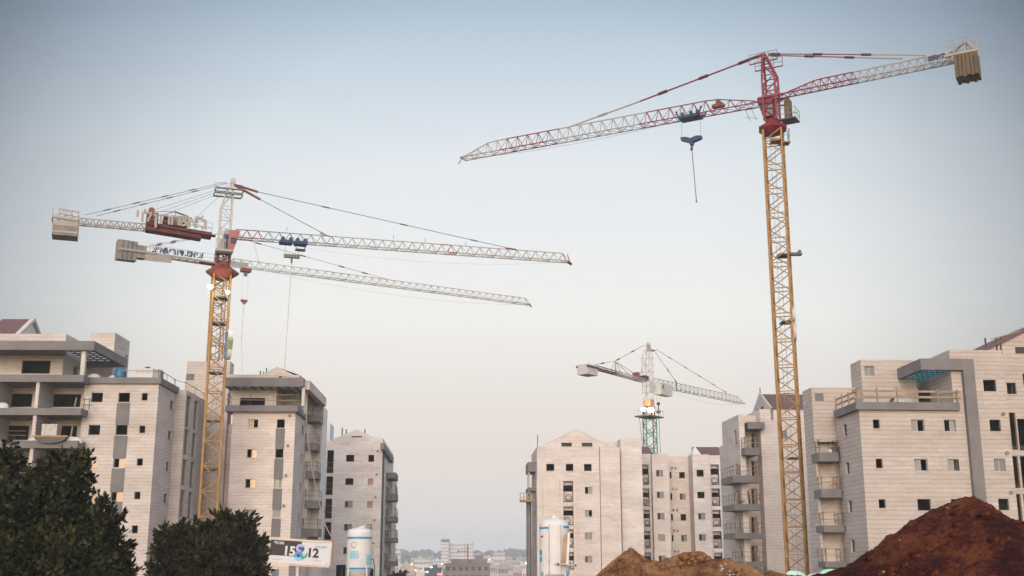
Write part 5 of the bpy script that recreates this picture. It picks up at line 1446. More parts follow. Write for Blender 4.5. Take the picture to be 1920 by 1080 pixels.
pts = [ax.pt(.5 * math.sin(k), .5 * math.cos(k), z1 + .15 + k * .05) for k in range(16)]; mb.path(pts, .05, 'white_paint', 4)
wb(mb, 'turntable_tower', K2)
zt = ax.at(429, 338)[2]; zk = ax.at(409, 388)[2]
mb = MB(); head(mb, ax, zcb, zk, zt, .55, 'white_paint', 1.25, r=.085, rd=.04); mb.tube(ax.pt(.5, -.2, zt), ax.pt(.5, .2, zt), .28, 'white_paint', 8, caps=True); wb(mb, 'tower_head', K2)
for py, t0, t1 in ((357.5, -1.2, 1.6), (366.5, -1.3, 1.5)):
    mb = MB(); z = ax.at(430, py)[2]; obox(mb, ax, t0, t1, -.8, -.5, z - .04, z + .06, 'galvanised'); obox(mb, ax, t0, t1, .5, .8, z - .04, z + .06, 'galvanised')
    for t in (t0, t1): obox(mb, ax, t - .05, t + .05, -.5, .5, z - .03, z + .05, 'galvanised')
    if py < 360:
        for t in (t0, 0, t1): mb.tube(ax.pt(t, -.8, z), ax.pt(t, -.8, z + 1.0), .02, 'galvanised', 4)
        mb.tube(ax.pt(t0, -.8, z + 1), ax.pt(t1, -.8, z + 1), .02, 'galvanised', 4)
    wb(mb, 'head_platform', K2)
# cab and its white sign panel
of = -1 if ax.s.y > 0 else 1        # side facing the camera
t0, zb = ax.tz(402, 474); t1, _ = ax.tz(431, 474); zc1 = ax.tz(424, 436)[1]
mb = MB(); obox(mb, ax, t0, t1 + .2, of * .6, of * 1.5, zb - .12, zb + .12, 'cream_paint'); obox(mb, ax, t0 + .1, t1 + .1, of * .65, of * 1.4, zb - .3, zb - .121, 'steel_dark')
tq0 = ax.tz(421, 450)[0]; tq1 = ax.tz(429.5, 450)[0]
mb.hexa([ax.pt(tq0 - .75, of * 1.2, zb + .13), ax.pt(tq1 + .1, of * 1.2, zb + .13), ax.pt(tq1 + .1, of * 1.12, zb + .13), ax.pt(tq0 - .75, of * 1.12, zb + .13), ax.pt(tq0 - .1, of * 1.2, zc1), ax.pt(tq1 - .2, of * 1.2, zc1), ax.pt(tq1 - .2, of * 1.12, zc1), ax.pt(tq0 - .1, of * 1.12, zc1)], 'cream_paint')
for t in (t0, t0 + .9): mb.tube(ax.pt(t, of * 1.45, zb), ax.pt(t, of * 1.45, zb + 1.1), .03, 'cream_paint', 4)
mb.tube(ax.pt(t0, of * 1.45, zb + 1.1), ax.pt(t0 + .9, of * 1.45, zb + 1.1), .03, 'cream_paint', 4)
wb(mb, 'cab_deck', K2)
mb = MB(); tc0 = tq1 - .15; mb.hexa([ax.pt(tc0, of * .5, zb + .15), ax.pt(tc0 + .55, of * .5, zb + .15), ax.pt(tc0 + .55, of * 1.35, zb + .15), ax.pt(tc0, of * 1.35, zb + .15), ax.pt(tc0, of * .5, zc1 - .05), ax.pt(tc0 + 1.1, of * .5, zc1 - .05), ax.pt(tc0 + 1.1, of * 1.35, zc1 - .05), ax.pt(tc0, of * 1.35, zc1 - .05)], 'pink_paint'); cab = wb(mb, 'cab', K2)
mb = MB(); q = of * 1.365; mb.face([ax.pt(tc0 + .2, q, zb + .75), ax.pt(tc0 + .7, q, zb + .75), ax.pt(tc0 + .85, q, zb + 1.4), ax.pt(tc0 + .2, q, zb + 1.4)], 'dark_glass'); wb(mb, 'cab_window', cab)
letters(ax, "■רמא", (424.5, 424.3, 424, 423.6), (443.5, 450, 456.5, 463), .52, 'navy_paint', K2, of * 1.26, 1, 0, fat=.025)
# jib
A0, B0 = ax.at(432, 446), ax.at(1064, 491)
def jm2(t): return 'red_paint' if t < .08 or (.62 < t < .64) else ('galvanised' if t < .3 else 'cream_paint')
mb = MB(); truss3(mb, A0, B0, 1.0, .95, 34, jm2, .055, .03, t_in=.02, h_in=.9)
mb.tube(B0, B0 + ax.d * .5 - V((0, 0, .25)), .16, 'dark_red', 6); mb.tube(B0 + V((0, 0, .9)), B0 + ax.d * .3, .06, 'red_paint', 4)
for px, py in ((478 + 60, 433), (738, 448), (797, 454), (873, 461)): p = ax.at(px, py); mb.tube(p, p + V((0, 0, .45)), .03, 'steel_dark', 4)
wb(mb, 'jib', K2)
ap = ax.at(436, 345)
for (seg, mt) in ((((612, 441),), 'cable'), (((966, 468),), 'cable')):
    mb = MB(); e = ax.at(*seg[0]); st = ax.at(484, 360) if seg[0][0] > 900 else ax.at(488, 374)
    mb.tube(ap, st, .13, 'orange_paint', 6); rope(mb, st, e, .035, mt); links(mb, st, e, (.25, .55, .83) if seg[0][0] > 900 else (.97,), 'steel_dark', .075, .8)
    if seg[0][0] > 900: mb.tube(ax.at(948, 465), ax.at(968, 468), .1, 'red_paint', 5)
    else: mb.tube(ax.at(600, 437), ax.at(618, 443), .09, 'cream_paint', 5)
    wb(mb, 'tie_bar', K2)
# counter jib
A1, B1 = ax.at(404, 443), ax.at(99, 417)
mb = MB(); As = ax.at(292, 433); truss3(mb, As, ax.at(145, 420), .95, .62, 13, lambda t: 'cream_paint', .065, .03); mb.tube(A1, As, .14, 'dark_red', 5)
tb0 = ax.tz(146, 420)[0]; tb1, zbb = ax.tz(98, 416)
for sd_ in (-.85, .85):
    mb.tube(ax.pt(tb0, sd_, zbb + .05), ax.pt(tb1, sd_, zbb + .25), .13, 'cream_paint', 5); mb.tube(ax.pt(tb0, sd_, zbb + .95), ax.pt(tb1 + .5, sd_, zbb + 1.15), .06, 'cream_paint', 5)
    for k in range(5):
        t = tb0 + (tb1 - tb0) * k / 4; mb.tube(ax.pt(t, sd_, zbb + .1), ax.pt(t, sd_, zbb + 1.15), .04, 'cream_paint', 4)
    mb.tube(ax.pt(tb0, sd_, zbb + .1), ax.pt((tb0 + tb1) / 2, sd_, zbb + 1.1), .05, 'cream_paint', 4); mb.tube(ax.pt(tb1, sd_, zbb + .2), ax.pt((tb0 + tb1) / 2, sd_, zbb + 1.1), .05, 'cream_paint', 4)
for k in range(5): t = tb0 + (tb1 - tb0) * k / 4; mb.tube(ax.pt(t, -.85, zbb + .1), ax.pt(t, .85, zbb + .1), .07, 'cream_paint', 4)
wb(mb, 'counter_jib', K2)
for (za, zb2, sh, mt) in ((-.05, -.55, 0, 'cream_paint'), (-.57, -1.0, .0, 'ballast_grey'), (-1.02, -1.25, .0, 'cream_paint'), (-1.27, -1.5, .0, 'ballast_grey')):
    mb = MB(); obox(mb, ax, tb0 - .15 if 0 else tb0 + .1, tb1 + .1, -1.0 + sh, 1.0 - sh, zbb + zb2, zbb + za, mt); wb(mb, 'counterweight', K2)
td0, zd = ax.tz(273, 423); td1, zd1 = ax.tz(396, 441)
mb = MB(); mb.hexa([ax.pt(td0, -.9, zd - .1), ax.pt(td1, -.9, zd1 - .28), ax.pt(td1, .9, zd1 - .28), ax.pt(td0, .9, zd - .1), ax.pt(td0, -.9, zd + .18), ax.pt(td1, -.9, zd1 + .05), ax.pt(td1, .9, zd1 + .05), ax.pt(td0, .9, zd + .18)], 'dark_red')
mb.hexa([ax.pt(td0 + .0, -.7, zd - .55), ax.pt(td1 - 1.0, -.7, zd1 - .60), ax.pt(td1 - 1.0, .7, zd1 - .60), ax.pt(td0 + .0, .7, zd - .55), ax.pt(td0, -.7, zd - .103), ax.pt(td1 - 1.0, -.7, zd1 - .24), ax.pt(td1 - 1.0, .7, zd1 - .24), ax.pt(td0, .7, zd - .103)], 'dark_red')
for k in range(9):
    t = td0 + (td1 - td0) * k / 8; z = zd + (zd1 - zd) * k / 8 + .1
    for sd_ in (-.95, .95): mb.tube(ax.pt(t, sd_, z), ax.pt(t, sd_, z + 1.0), .02, 'galvanised', 4)
for q_ in (.5, 1.0):
    for sd_ in (-.95, .95): mb.tube(ax.pt(td0, sd_, zd + q_), ax.pt(td1, sd_, zd1 + q_), .02, 'galvanised', 4)
wb(mb, 'machine_deck', K2)
mb = MB(); t, z = ax.tz(286, 421)
obox(mb, ax, t - .6, t + .5, -.45, .45, z, z + 1.15, 'orange_paint'); mb.tube(ax.pt(t - .2, -.5, z + 1.35), ax.pt(t - .2, .5, z + 1.35), .3, 'orange_paint', 10, caps=True)
t2, z2 = ax.tz(312, 423); mb.tube(ax.pt(t2, -.6, z2 + .45), ax.pt(t2, .6, z2 + .45), .42, 'dark_red', 12, caps=True)
t3, z3 = ax.tz(336, 426); obox(mb, ax, t3 - .9, t3 + .9, -.4, .4, z3 + .05, z3 + 1.05, 'cream_paint')
wb(mb, 'hoist_winch', K2)
mb = MB(); a_, b_ = ax.at(328, 397), ax.at(353, 406); mb.tube(ax.at(284, 396), a_, .03, 'steel_dark', 4); mb.tube(a_, b_, .09, 'steel_dark', 5); mb.tube(ax.at(298, 405), a_, .04, 'steel_dark', 4); mb.tube(ax.at(328, 394), ax.at(329, 426), .06, 'cream_paint', 4); wb(mb, 'service_derrick', K2)
s13 = "יול ןורוד&.אפ׳ג"
pxs = (258, 267.5, 277.5, 0, 292, 301.5, 312.5, 322.5, 333, 346.5, 353, 362.5, 373, 379, 383.5)
pys = (404, 407, 407, 0, 411, 411, 412, 413, 414, 416, 421, 417, 416, 414, 421)
letters(ax, s13, pxs, [y - .5 for y in pys], 1.6, 'cream_paint', K2, of * 1.1, 1, 0, depth=.07, fat=.03)
for (x0, y0, x1, y1, fs) in ((425, 341, 160, 403, (.25, .45, .65, .85)), (425, 344, 181, 405, (.25, .45, .65, .85))):
    mb = MB(); p, q = ax.at(x0, y0, .4), ax.at(x1, y1, .4); rope(mb, p, q, .026); links(mb, p, q, fs, 'steel_dark', .06, .7); wb(mb, 'tie_bar', K2)
mb = MB()
for (x0, y0, x1, y1) in ((424, 350, 288, 394), (424, 354, 302, 397), (424, 358, 318, 399), (424, 356, 368, 408)): rope(mb, ax.at(x0, y0), ax.at(x1, y1), .018, 'cable')
wb(mb, 'stay_rope', K2)
t, z = ax.tz(550, 456)
for dt in (-.75, .75):
    mb = MB(); obox(mb, ax, t + dt - .65, t + dt + .65, -.6, .6, z - .15, z + .18, 'navy_paint')
    for sd_ in (-.6, .6):
        for q_ in (-.4, .4): mb.tube(ax.pt(t + dt + q_, sd_ - .05, z + .25), ax.pt(t + dt + q_, sd_ + .05, z + .25), .22, 'navy_paint', 8, caps=True)
    if dt > 0: obox(mb, ax, t + dt - .5, t + dt + .5, -.3, .3, z - .75, z - .6, 'navy_paint'); mb.tube(ax.pt(t + dt + .45, 0, z - .15), ax.pt(t + dt + .45, 0, z - .7), .05, 'navy_paint', 4); mb.tube(ax.pt(t + dt - .45, 0, z - .15), ax.pt(t + dt - .45, 0, z - .7), .05, 'navy_paint', 4)
    wb(mb, 'trolley', K2)
t, z = ax.tz(547, 481)
mb = MB(); mb.hexa([ax.pt(t - .8, -.2, z - .15), ax.pt(t + .8, -.2, z - .15), ax.pt(t + .8, .2, z - .15), ax.pt(t - .8, .2, z - .15), ax.pt(t - .8, -.2, z + .2), ax.pt(t + .85, -.2, z + .22), ax.pt(t + .85, .2, z + .22), ax.pt(t - .8, .2, z + .2)], 'galvanised')
for k in range(5): x_ = t - .62 + k * .3; obox(mb, ax, x_, x_ + .1, -.215, .215, z - .12, z + .16, 'steel_dark')
mb.tube(ax.pt(t, 0, z - .15), ax.pt(t, 0, z - .7), .1, 'steel_dark', 5); wb(mb, 'hook_block', K2)
mb = MB(); p = ax.pt(t, 0, z - .7); q = ax.at(539.5, 697); rope(mb, p, V((p.x - .2, p.y, q.z)), .05, 'cable_pale')
for dt in (-.7, .7): rope(mb, ax.pt(t + dt, 0, z + .2), ax.pt(t + dt, 0, z + 1.4), .018)
wb(mb, 'hoist_rope', K2)
mb = MB(); sag(mb, ax.at(565, 463), B0, .9, .018); wb(mb, 'trolley_rope', K2)
c8 = P(424, 646, ax.b.y - .6); board8(K2, V((c8.x - .02, c8.y, c8.z)), 3.0, R(-62), 'sign_blue', 'sign_face', .45, extra='sign_lime')
lamp('floodlight', 'round white floodlight glowing left of the yellow mast under its slewing ring', P(394, 538, ax.b.y - 1.6), .28, 'lamp_glow', 60, (1, .9, .75), 'floodlights on the left crane')
lamp('floodlight', 'oval floodlight glowing on the right edge of the left yellow mast', P(427, 548, ax.b.y - 1.4), .22, 'lamp_glow', 90, (1, .85, .6), 'floodlights on the left crane')
K2b = ax
# ---- left crane 2, farther, its mast in line behind the first
ax = CraneAxes(413, 493, 152, 993, 572, .6)
K3 = thing('tower_crane', 'lower left tower crane further back, grey block counterweight at its left end and pale jib', 'crane', tuple(ax.b), 0, 'tower cranes over the site')
zs = P(413, 505, ax.b.y).z
mb = MB(); mast(mb, ax.b.x, ax.b.y, 0, zs, 1.6, R(30), 1.25, 'yellow_paint', .115, .06); wb(mb, 'mast', K3)
mb = MB(); slewing(mb, ax, zs - .3, zs + 1.0, 1.0, 'orange_paint', 1.1); wb(mb, 'slewing_ring', K3)
mb = MB(); zt = ax.at(414, 437)[2]; head(mb, ax, zs + .5, zs + 2.2, zt, .6, 'orange_paint', 1.1); wb(mb, 'tower_head', K3)
A0, B0 = ax.at(428, 497), ax.at(992, 571.5)
mb = MB(); truss3(mb, A0, B0, 1.05, 1.0, 40, lambda t: 'cream_paint' if int(t * 16) % 5 else 'galvanised', .055, .03); mb.tube(B0, B0 + ax.d * .5 - V((0, 0, .3)), .1, 'dark_red', 5)
wb(mb, 'jib', K3)
of = -1 if ax.s.y > 0 else 1
mb = MB(); a_, b_ = ax.at(431, 497, of * .65), ax.at(465, 501, of * .65); mb.hexa([a_, b_, b_ + ax.s * -of * .06, a_ + ax.s * -of * .06, a_ + V((0, 0, .62)), b_ + V((0, 0, .62)), b_ + ax.s * -of * .06 + V((0, 0, .62)), a_ + ax.s * -of * .06 + V((0, 0, .62))], 'cream_paint'); wb(mb, 'jib_panel', K3)
A1, B1 = ax.at(402, 495), ax.at(222, 468)
mb = MB(); mb.tube(A1, A1.lerp(B1, .16), .3, 'orange_paint', 4)
for sd_ in (-.7, .7): mb.tube(A1 + ax.s * sd_, B1 + ax.s * sd_, .17, 'cream_paint', 4)
for k in range(12):
    p = A1.lerp(B1, (k + .5) / 12); mb.tube(p - ax.s * .7, p + ax.s * .7, .07, 'cream_paint', 4)
    if 1 < k < 9: mb.tube(p + ax.s * .8 * of, p + ax.s * .8 * of + V((0, 0, 1.1)), .025, 'galvanised', 4)
for zz in (.6, 1.1): mb.tube(A1.lerp(B1, .02) + ax.s * .8 * of + V((0, 0, zz)), A1.lerp(B1, .7) + ax.s * .8 * of + V((0, 0, zz)), .02, 'galvanised', 4)
wb(mb, 'counter_jib', K3)
for (xa, xb_, ya, yb2) in ((220.5, 228, 450, 488), (228.5, 236.5, 451, 489), (237, 245, 452.5, 490), (245.5, 253.5, 454, 491), (254, 262.5, 460.5, 485.5), (263, 271, 462, 486.5)):
    t0, z1_ = ax.tz(xa, ya); t1, z0_ = ax.tz(xb_, yb2)
    mb = MB(); obox(mb, ax, t0, t1, -.6, .6, z0_, z1_, 'ballast_grey'); wb(mb, 'counterweight', K3)
mb = MB(); t0, z0_ = ax.tz(219, 468.5); t1, z1_ = ax.tz(272, 474)
mb.hexa([ax.pt(t0, of * .62, z0_ - .18), ax.pt(t1, of * .62, z1_ - .2), ax.pt(t1, of * .72, z1_ - .2), ax.pt(t0, of * .72, z0_ - .18), ax.pt(t0, of * .62, z0_ + .15), ax.pt(t1, of * .62, z1_ + .12), ax.pt(t1, of * .72, z1_ + .12), ax.pt(t0, of * .72, z0_ + .15)], 'cream_paint'); wb(mb, 'name_strip', K3)
letters(ax, "צ.מ.א.ג", (230, 233, 236, 239, 242, 244, 247), (467, 467.6, 468, 468.3, 468.8, 469, 469.4), .42, 'poster_blue', K3, of * .76, 1, 0, depth=.02, fat=.02)
for (xa, xb_, ya, yb2) in ((272.5, 297, 474, 486.5), (297.5, 322, 476.5, 492)):
    a_, b_ = ax.at(xa, ya + 1.5, of * .8), ax.at(xb_, ya + 4.5, of * .8); h_ = V((0, 0, -.9)); w_ = ax.s * -of * .06
    mb = MB(); mb.hexa([a_ + h_, b_ + h_, b_ + h_ + w_, a_ + h_ + w_, a_, b_, b_ + w_, a_ + w_], 'cream_paint'); wb(mb, 'white_panel', K3)
s2 = "צ׳א&ירוד.מא׳צ"
n_ = len(s2)
letters(ax, s2, [290 + 87 * i / (n_ - 1) for i in range(n_)], [467.5 + 11.5 * i / (n_ - 1) for i in range(n_)], 1.12, 'navy_paint', K3, of * .95, 1, 0, depth=.04, back='white_paint', fat=.015)
apx = ax.at(415, 437)
for sd_ in (-.25, .25):
    mb = MB(); p, q = apx + ax.s * sd_, ax.at(268, 464 - sd_ * 4) + ax.s * sd_; rope(mb, p, q, .05, 'cable_pale'); links(mb, p, q, (.4, .62, .8), 'galvanised', .1, .7); wb(mb, 'tie_bar', K3)
mb = MB(); kn = ax.at(475, 452); e = ax.at(738, 527); rope(mb, apx, e, .05, 'cable_pale'); links(mb, apx, e, (.2, .45, .68, .82), 'steel_dark', .1, .9); wb(mb, 'tie_bar', K3)
mb = MB(); rope(mb, kn, ax.at(486, 493), .045, 'cable_pale'); wb(mb, 'tie_bar', K3)
t, z = ax.tz(461, 507); mb = MB(); obox(mb, ax, t - .65, t + .65, -.5, .5, z - .25, z + .25, 'orange_paint'); obox(mb, ax, t - .2, t + .2, -.2, .2, z - .8, z - .26, 'galvanised'); wb(mb, 'trolley', K3)
z2 = ax.at(459, 565)[2]; mb = MB(); obox(mb, ax, t - .45, t + .4, -.2, .2, z2 - .1, z2 + .2, 'orange_paint'); obox(mb, ax, t - .2, t + .2, -.15, .15, z2 - .4, z2 - .11, 'galvanised'); wb(mb, 'hook_block', K3)
mb = MB(); p = ax.pt(t, 0, z2 - .4); q = ax.at(456.5, 640); r_ = ax.at(462, 698); rope(mb, p, V((p.x - .1, p.y, q.z)), .05, 'cable_pale'); rope(mb, V((p.x - .1, p.y, q.z)), V((p.x + .35, p.y, r_.z)), .03, 'cable_pale')
for dt in (-.4, .4): rope(mb, ax.pt(t + dt, 0, z - .2), ax.pt(t + dt, 0, z2 + .1), .02, 'cable_pale')
wb(mb, 'hoist_rope', K3)
mb = MB(); sag(mb, ax.at(500, 508), B0, 1.2, .02); wb(mb, 'trolley_rope', K3)

# ---- far crane, green mast
ax = CraneAxes(1215, 718, 190, 1394, 757, .3)
K4 = thing('tower_crane', 'smaller distant tower crane with green mast, white cab and two glaring lamps', 'crane', tuple(ax.b), 0, 'tower cranes over the site')
zpl = P(1216, 782, ax.b.y).z; zr0 = P(1215, 763, ax.b.y).z; zr1 = P(1215, 749, ax.b.y).z
mb = MB(); mast(mb, ax.b.x + .1, ax.b.y, 0, zpl, 1.75, R(12), 1.3, 'green_paint', .12, .06); wb(mb, 'mast', K4)
mb = MB(); mast(mb, ax.b.x, ax.b.y, zpl, zr0, 1.5, R(12), .8, 'dark_red', .12, .06); wb(mb, 'turntable_tower', K4)
mb = MB(); obox(mb, ax, -.68, .68, -.68, .68, zr0, zr1, 'rust_stain'); wb(mb, 'slewing_ring', K4)
mb = MB(); obox(mb, ax, -2.1, 2.2, -1.5, 1.5, zpl - .1, zpl + .12, 'steel_dark')
for t in (-2.1, -1, 1.1, 2.2):
    for sd_ in (-1.5, 1.5): mb.tube(ax.pt(t, sd_, zpl), ax.pt(t, sd_, zpl + 1.1), .04, 'cream_paint', 4)
for sd_ in (-1.5, 1.5): mb.tube(ax.pt(-2.1, sd_, zpl + 1.1), ax.pt(2.2, sd_, zpl + 1.1), .04, 'cream_paint', 4)
wb(mb, 'lamp_platform', K4)
zt = ax.at(1214, 641)[2]; zk = ax.at(1208, 670)[2]
mb = MB(); head(mb, ax, zr1 - .05, zk, zt, .68, 'white_paint', 1.15, r=.085, rd=.04); wb(mb, 'tower_head', K4)
mb = MB(); z = ax.at(1225, 658)[2]; obox(mb, ax, .7, 2.0, -.5, .5, z - .1, z + .05, 'orange_paint')
for t in (.9, 1.4, 1.9): mb.tube(ax.pt(t, -.5, z), ax.pt(t - .2, -.5, z + 1.1), .09, 'dark_red', 4)
mb.tube(ax.pt(.7, -.5, z + 1.1), ax.pt(1.8, -.5, z + .8), .06, 'dark_red', 4); wb(mb, 'head_platform', K4)
of = -1 if ax.s.y > 0 else 1
t0 = ax.tz(1222, 730)[0]; t1 = ax.tz(1243, 730)[0]; z0_ = ax.at(1230, 742)[2]; z1_ = ax.at(1230, 721)[2]
mb = MB(); obox(mb, ax, t0, t1, of * .4, of * 1.8, z0_, z1_, 'white_paint'); obox(mb, ax, -1.0, .3, of * .74, of * .8, z0_, z1_ + .2, 'white_paint'); cab = wb(mb, 'cab', K4)
mb = MB(); q = of * 1.803; mb.face([ax.pt(t0 + .4, q, z0_ + .9), ax.pt(t0 + 1.0, q, z0_ + .9), ax.pt(t0 + 1.0, q, z1_ - .3), ax.pt(t0 + .4, q, z1_ - .3)], 'dark_glass'); obox(mb, ax, t1 + .003, t1 + .03, of * .6, of * 1.7, z0_ + .5, z1_ - .2, 'dark_glass'); wb(mb, 'cab_window', cab)
A0, B0 = ax.at(1222, 722), ax.at(1393, 757)
mb = MB(); truss3(mb, A0, B0, 1.2, 1.25, 22, lambda t: 'cream_paint' if t > .5 else 'galvanised', .055, .03, t_out=.06, h_out=.1); wb(mb, 'jib', K4)
A1, B1 = ax.at(1207, 716), ax.at(1112, 690)
mb = MB(); truss4(mb, A1, B1, 1.2, .35, 14, lambda t: 'cream_paint' if t < .6 else 'dark_red', .085, .05)
fx = ax.at(1153, 677); bs = ax.at(1155, 701)
for dt in (-1.0, 1.0):
    for sd_ in (-.5, .5): mb.tube(bs + ax.d * dt + ax.s * sd_, fx, .06, 'cream_paint', 4)
mb.tube(bs, fx, .06, 'cream_paint', 4)
wb(mb, 'counter_jib', K4)
t0, z1_ = ax.tz(1092, 683); t1, z0_ = ax.tz(1111, 706)
for k in range(3):
    mb = MB(); a_, b_ = t0 + (t1 - t0) * k / 3, t0 + (t1 - t0) * (k + 1) / 3; obox(mb, ax, a_ + .02, b_ - .02, -1.0, 1.0, z0_, z1_, 'white_paint'); wb(mb, 'counterweight', K4)
mb = MB(); obox(mb, ax, t0 - .2, t1 + .3, -1.05, -.9, z1_ - .5, z1_ - .2, 'dark_red'); obox(mb, ax, t0 - .2, t1 + .3, .9, 1.05, z1_ - .5, z1_ - .2, 'dark_red'); wb(mb, 'ballast_frame', K4)
t, z = ax.tz(1193, 712); mb = MB(); obox(mb, ax, t - .35, t + .35, -.5, .5, z, z + 1.2, 'orange_paint'); t, z = ax.tz(1209, 713); obox(mb, ax, t - .8, t + .3, -.6, .6, z - .1, z + .7, 'dark_red'); mb.tube(ax.at(1199, 712), ax.at(1204, 688), .05, 'steel_dark', 4); wb(mb, 'hoist_winch', K4)
mb = MB(); p, q, r_ = ax.at(1208, 647), ax.at(1153, 677), ax.at(1114, 684); rope(mb, p, q, .04); rope(mb, q, r_, .04); links(mb, p, q, (.4, .9), 'steel_dark', .12, .8); links(mb, q, r_, (.6,), 'steel_dark', .12, .8); wb(mb, 'tie_bar', K4)
for (x0, y0, x1, y1, fs) in ((1230, 655, 1362, 736, (.18, .4, .6, .8, .98)), (1229, 661, 1268, 716, (.6, .97))):
    mb = MB(); p, q = ax.at(x0, y0), ax.at(x1, y1); rope(mb, p, q, .035); links(mb, p, q, fs, 'steel_dark', .09, .8); wb(mb, 'tie_bar', K4)
mb = MB(); rope(mb, ax.at(1268, 716), ax.at(1268, 730), .12); rope(mb, ax.at(1155, 679), ax.at(1183, 705), .04); rope(mb, ax.at(1157, 679), ax.at(1188, 700), .04); wb(mb, 'strut', K4)
mb = MB(); sag(mb, ax.at(1245, 729), B0, 1.0, .025, 'cable_pale'); wb(mb, 'trolley_rope', K4)
t, z = ax.tz(1234.5, 757); mb = MB(); p = ax.pt(t, -of * .0, z); mb.lathe(p, [(0, -.3), (.24, -.2), (.3, 0), (.24, .2), (0, .3)], 'steel_dark', 10); mb.tube(p - V((0, 0, .3)), p - V((0, 0, 1.2)), .1, 'steel_dark', 5); mb.box(p.x - .35, p.x + .35, p.y - .2, p.y + .2, p.z - 1.6, p.z - 1.2, 'steel_dark'); wb(mb, 'hook_block', K4)
mb = MB(); rope(mb, p - V((0, 0, 1.6)), V((p.x + .1, p.y, P(1238, 850, p.y).z)), .05); rope(mb, p + V((-.3, 0, .3)), V((p.x - .3, p.y, A0.z)), .025, 'cable_pale'); rope(mb, p + V((.3, 0, .3)), V((p.x + .3, p.y, A0.z)), .025, 'cable_pale'); wb(mb, 'hoist_rope', K4)
mb = MB(); rope(mb, P(1199, 783, ax.b.y), P(1205, 845, ax.b.y), .04); wb(mb, 'stay_rope', K4)
lamp('floodlight', 'left one of the two glaring lamps on the green crane', P(1206.5, 767.5, ax.b.y - 1.9), .42, 'lamp_green', 150, (1, 1, .75), 'floodlights on the green crane')
lamp('floodlight', 'right, larger one of the two glaring lamps on the green crane', P(1220.5, 768.5, ax.b.y - 1.9), .52, 'lamp_green', 260, (1, 1, .7), 'floodlights on the green crane')
#@@PART5
# ================================================================== SILOS
def silo_band(mb, r, a0, a1, z0, z1, mat, n=20):
    for k in range(n):
        a, b_ = a0 + (a1 - a0) * k / n, a0 + (a1 - a0) * (k + 1) / n
        mb.face([(r * math.cos(a), r * math.sin(a), z0), (r * math.cos(b_), r * math.sin(b_), z0), (r * math.cos(b_), r * math.sin(b_), z1), (r * math.cos(a), r * math.sin(a), z1)], mat)
p = P(673.5, 1040, 110); S1 = thing('cement_silo', 'left cement silo, white tank with a full blue band round its top', 'silo', (p.x, p.y, 0))
r1 = 46.5 / 2 / FPX * 107.5; zb, zt = P(673, 1068, 110).z, P(673, 1000, 110).z
mb = MB(); mb.lathe((0, 0, 0), [(.35, zb - 1.6), (r1, zb), (r1, zt), (r1 - .06, zt + .17), (r1 * .9, zt + .33), (r1 * .35, zt + .52), (0, zt + .55)], 'silo_white', 32); mb.build('tank', S1, smooth=False)
mb = MB(); silo_band(mb, r1 + .012, 0, 2 * math.pi, P(673, 1010, 108).z, P(673, 1006, 108).z, 'silo_blue', 36); mb.build('band', S1)
mb = MB(); silo_band(mb, r1 + .012, 0, 2 * math.pi, zb + .02, zb + .19, 'silo_blue', 36); mb.build('band', S1)
mb = MB(); silo_band(mb, r1 + .014, R(232), R(274), P(673, 1047, 108).z, P(673, 1033, 108).z, 'silo_sky', 8); silo_band(mb, r1 + .014, R(312), R(345), P(673, 1058, 108).z, P(673, 1040, 108).z, 'silo_sky', 8); lb = mb.build('logo_panel', S1)
def curved_text(txt, parent, r, ang, z, size, mat, dx=1.0):
    for i, ch in enumerate(txt):
        if ch == ' ': continue
        a = ang + (i - (len(txt) - 1) / 2) * size * .62 * dx / r
        m_ = basis(V((r * math.cos(a), r * math.sin(a), z)), (-math.sin(a), math.cos(a), 0), (0, 0, 1)); text_part(ch, mat, size, parent, m_, 'lettering', .006, .006)
curved_text('רנרק', lb, r1 + .03, R(253), P(673, 1037.5, 108).z, .36, 'silo_white'); curved_text('רמרק', lb, r1 + .03, R(253), P(673, 1043.5, 108).z, .26, 'silo_white')
curved_text('רנר', lb, r1 + .03, R(326), P(673, 1046, 108).z, .34, 'silo_white'); curved_text('טלמ', lb, r1 + .03, R(326), P(673, 1053, 108).z, .28, 'silo_white')
mb = MB(); c = (r1 + .0); zc = P(673, 1021, 108).z; a0 = R(252)
for k in range(9):
    t1_, t2_ = 2 * math.pi * k / 10, 2 * math.pi * (k + 1) / 10
    def q(t): a = a0 + .26 * math.cos(t) / r1; return ((r1 + .04) * math.cos(a), (r1 + .04) * math.sin(a), zc + .26 * math.sin(t))
    mb.tube(q(t1_), q(t2_), .035, 'rust_stain', 4)
mb.build('hatch_ring', S1)
mb = MB(); mb.tube((-.2, 0, zt + .5), (.5, -.2, zt + .62), .09, 'silo_white', 6); mb.tube((-.2, 0, zt + .4), (-.2, 0, zt + .72), .1, 'rust_stain', 6); mb.build('filler_pipe', S1)
for (a, b_) in ((.8, .8), (-.8, .8), (.8, -.8), (-.8, -.8)):
    mb = MB(); mb.tube((a * r1 * .88, b_ * r1 * .88, zb + .35), (a * r1 * 1.05, b_ * r1 * 1.05, 0), .08, 'silo_white', 6); mb.build('leg', S1)
mb = MB(); mb.path([(r1 + .12, -.1, P(697, 1027, 108).z), (r1 + .14, -.1, P(697, 1042, 108).z)], .045, 'galvanised', 5); mb.path([(r1, -.2, P(697, 1049, 108).z), (r1 + .18, -.2, P(697, 1047, 108).z), (r1 + .32, -.2, P(700, 1062, 108).z), (r1 + .38, -.2, 0)], .055, 'green_paint', 6); mb.build('hose', S1)
p = P(1039.5, 1030, 100); S2 = thing('cement_silo', 'right cement silo, larger white tank with a rusty side chute', 'silo', (p.x, p.y, 0))
r2 = 55.5 / 2 / FPX * 97.8; zt = P(1040, 984, 98.5).z; zb = P(1040, 1077, 98.5).z
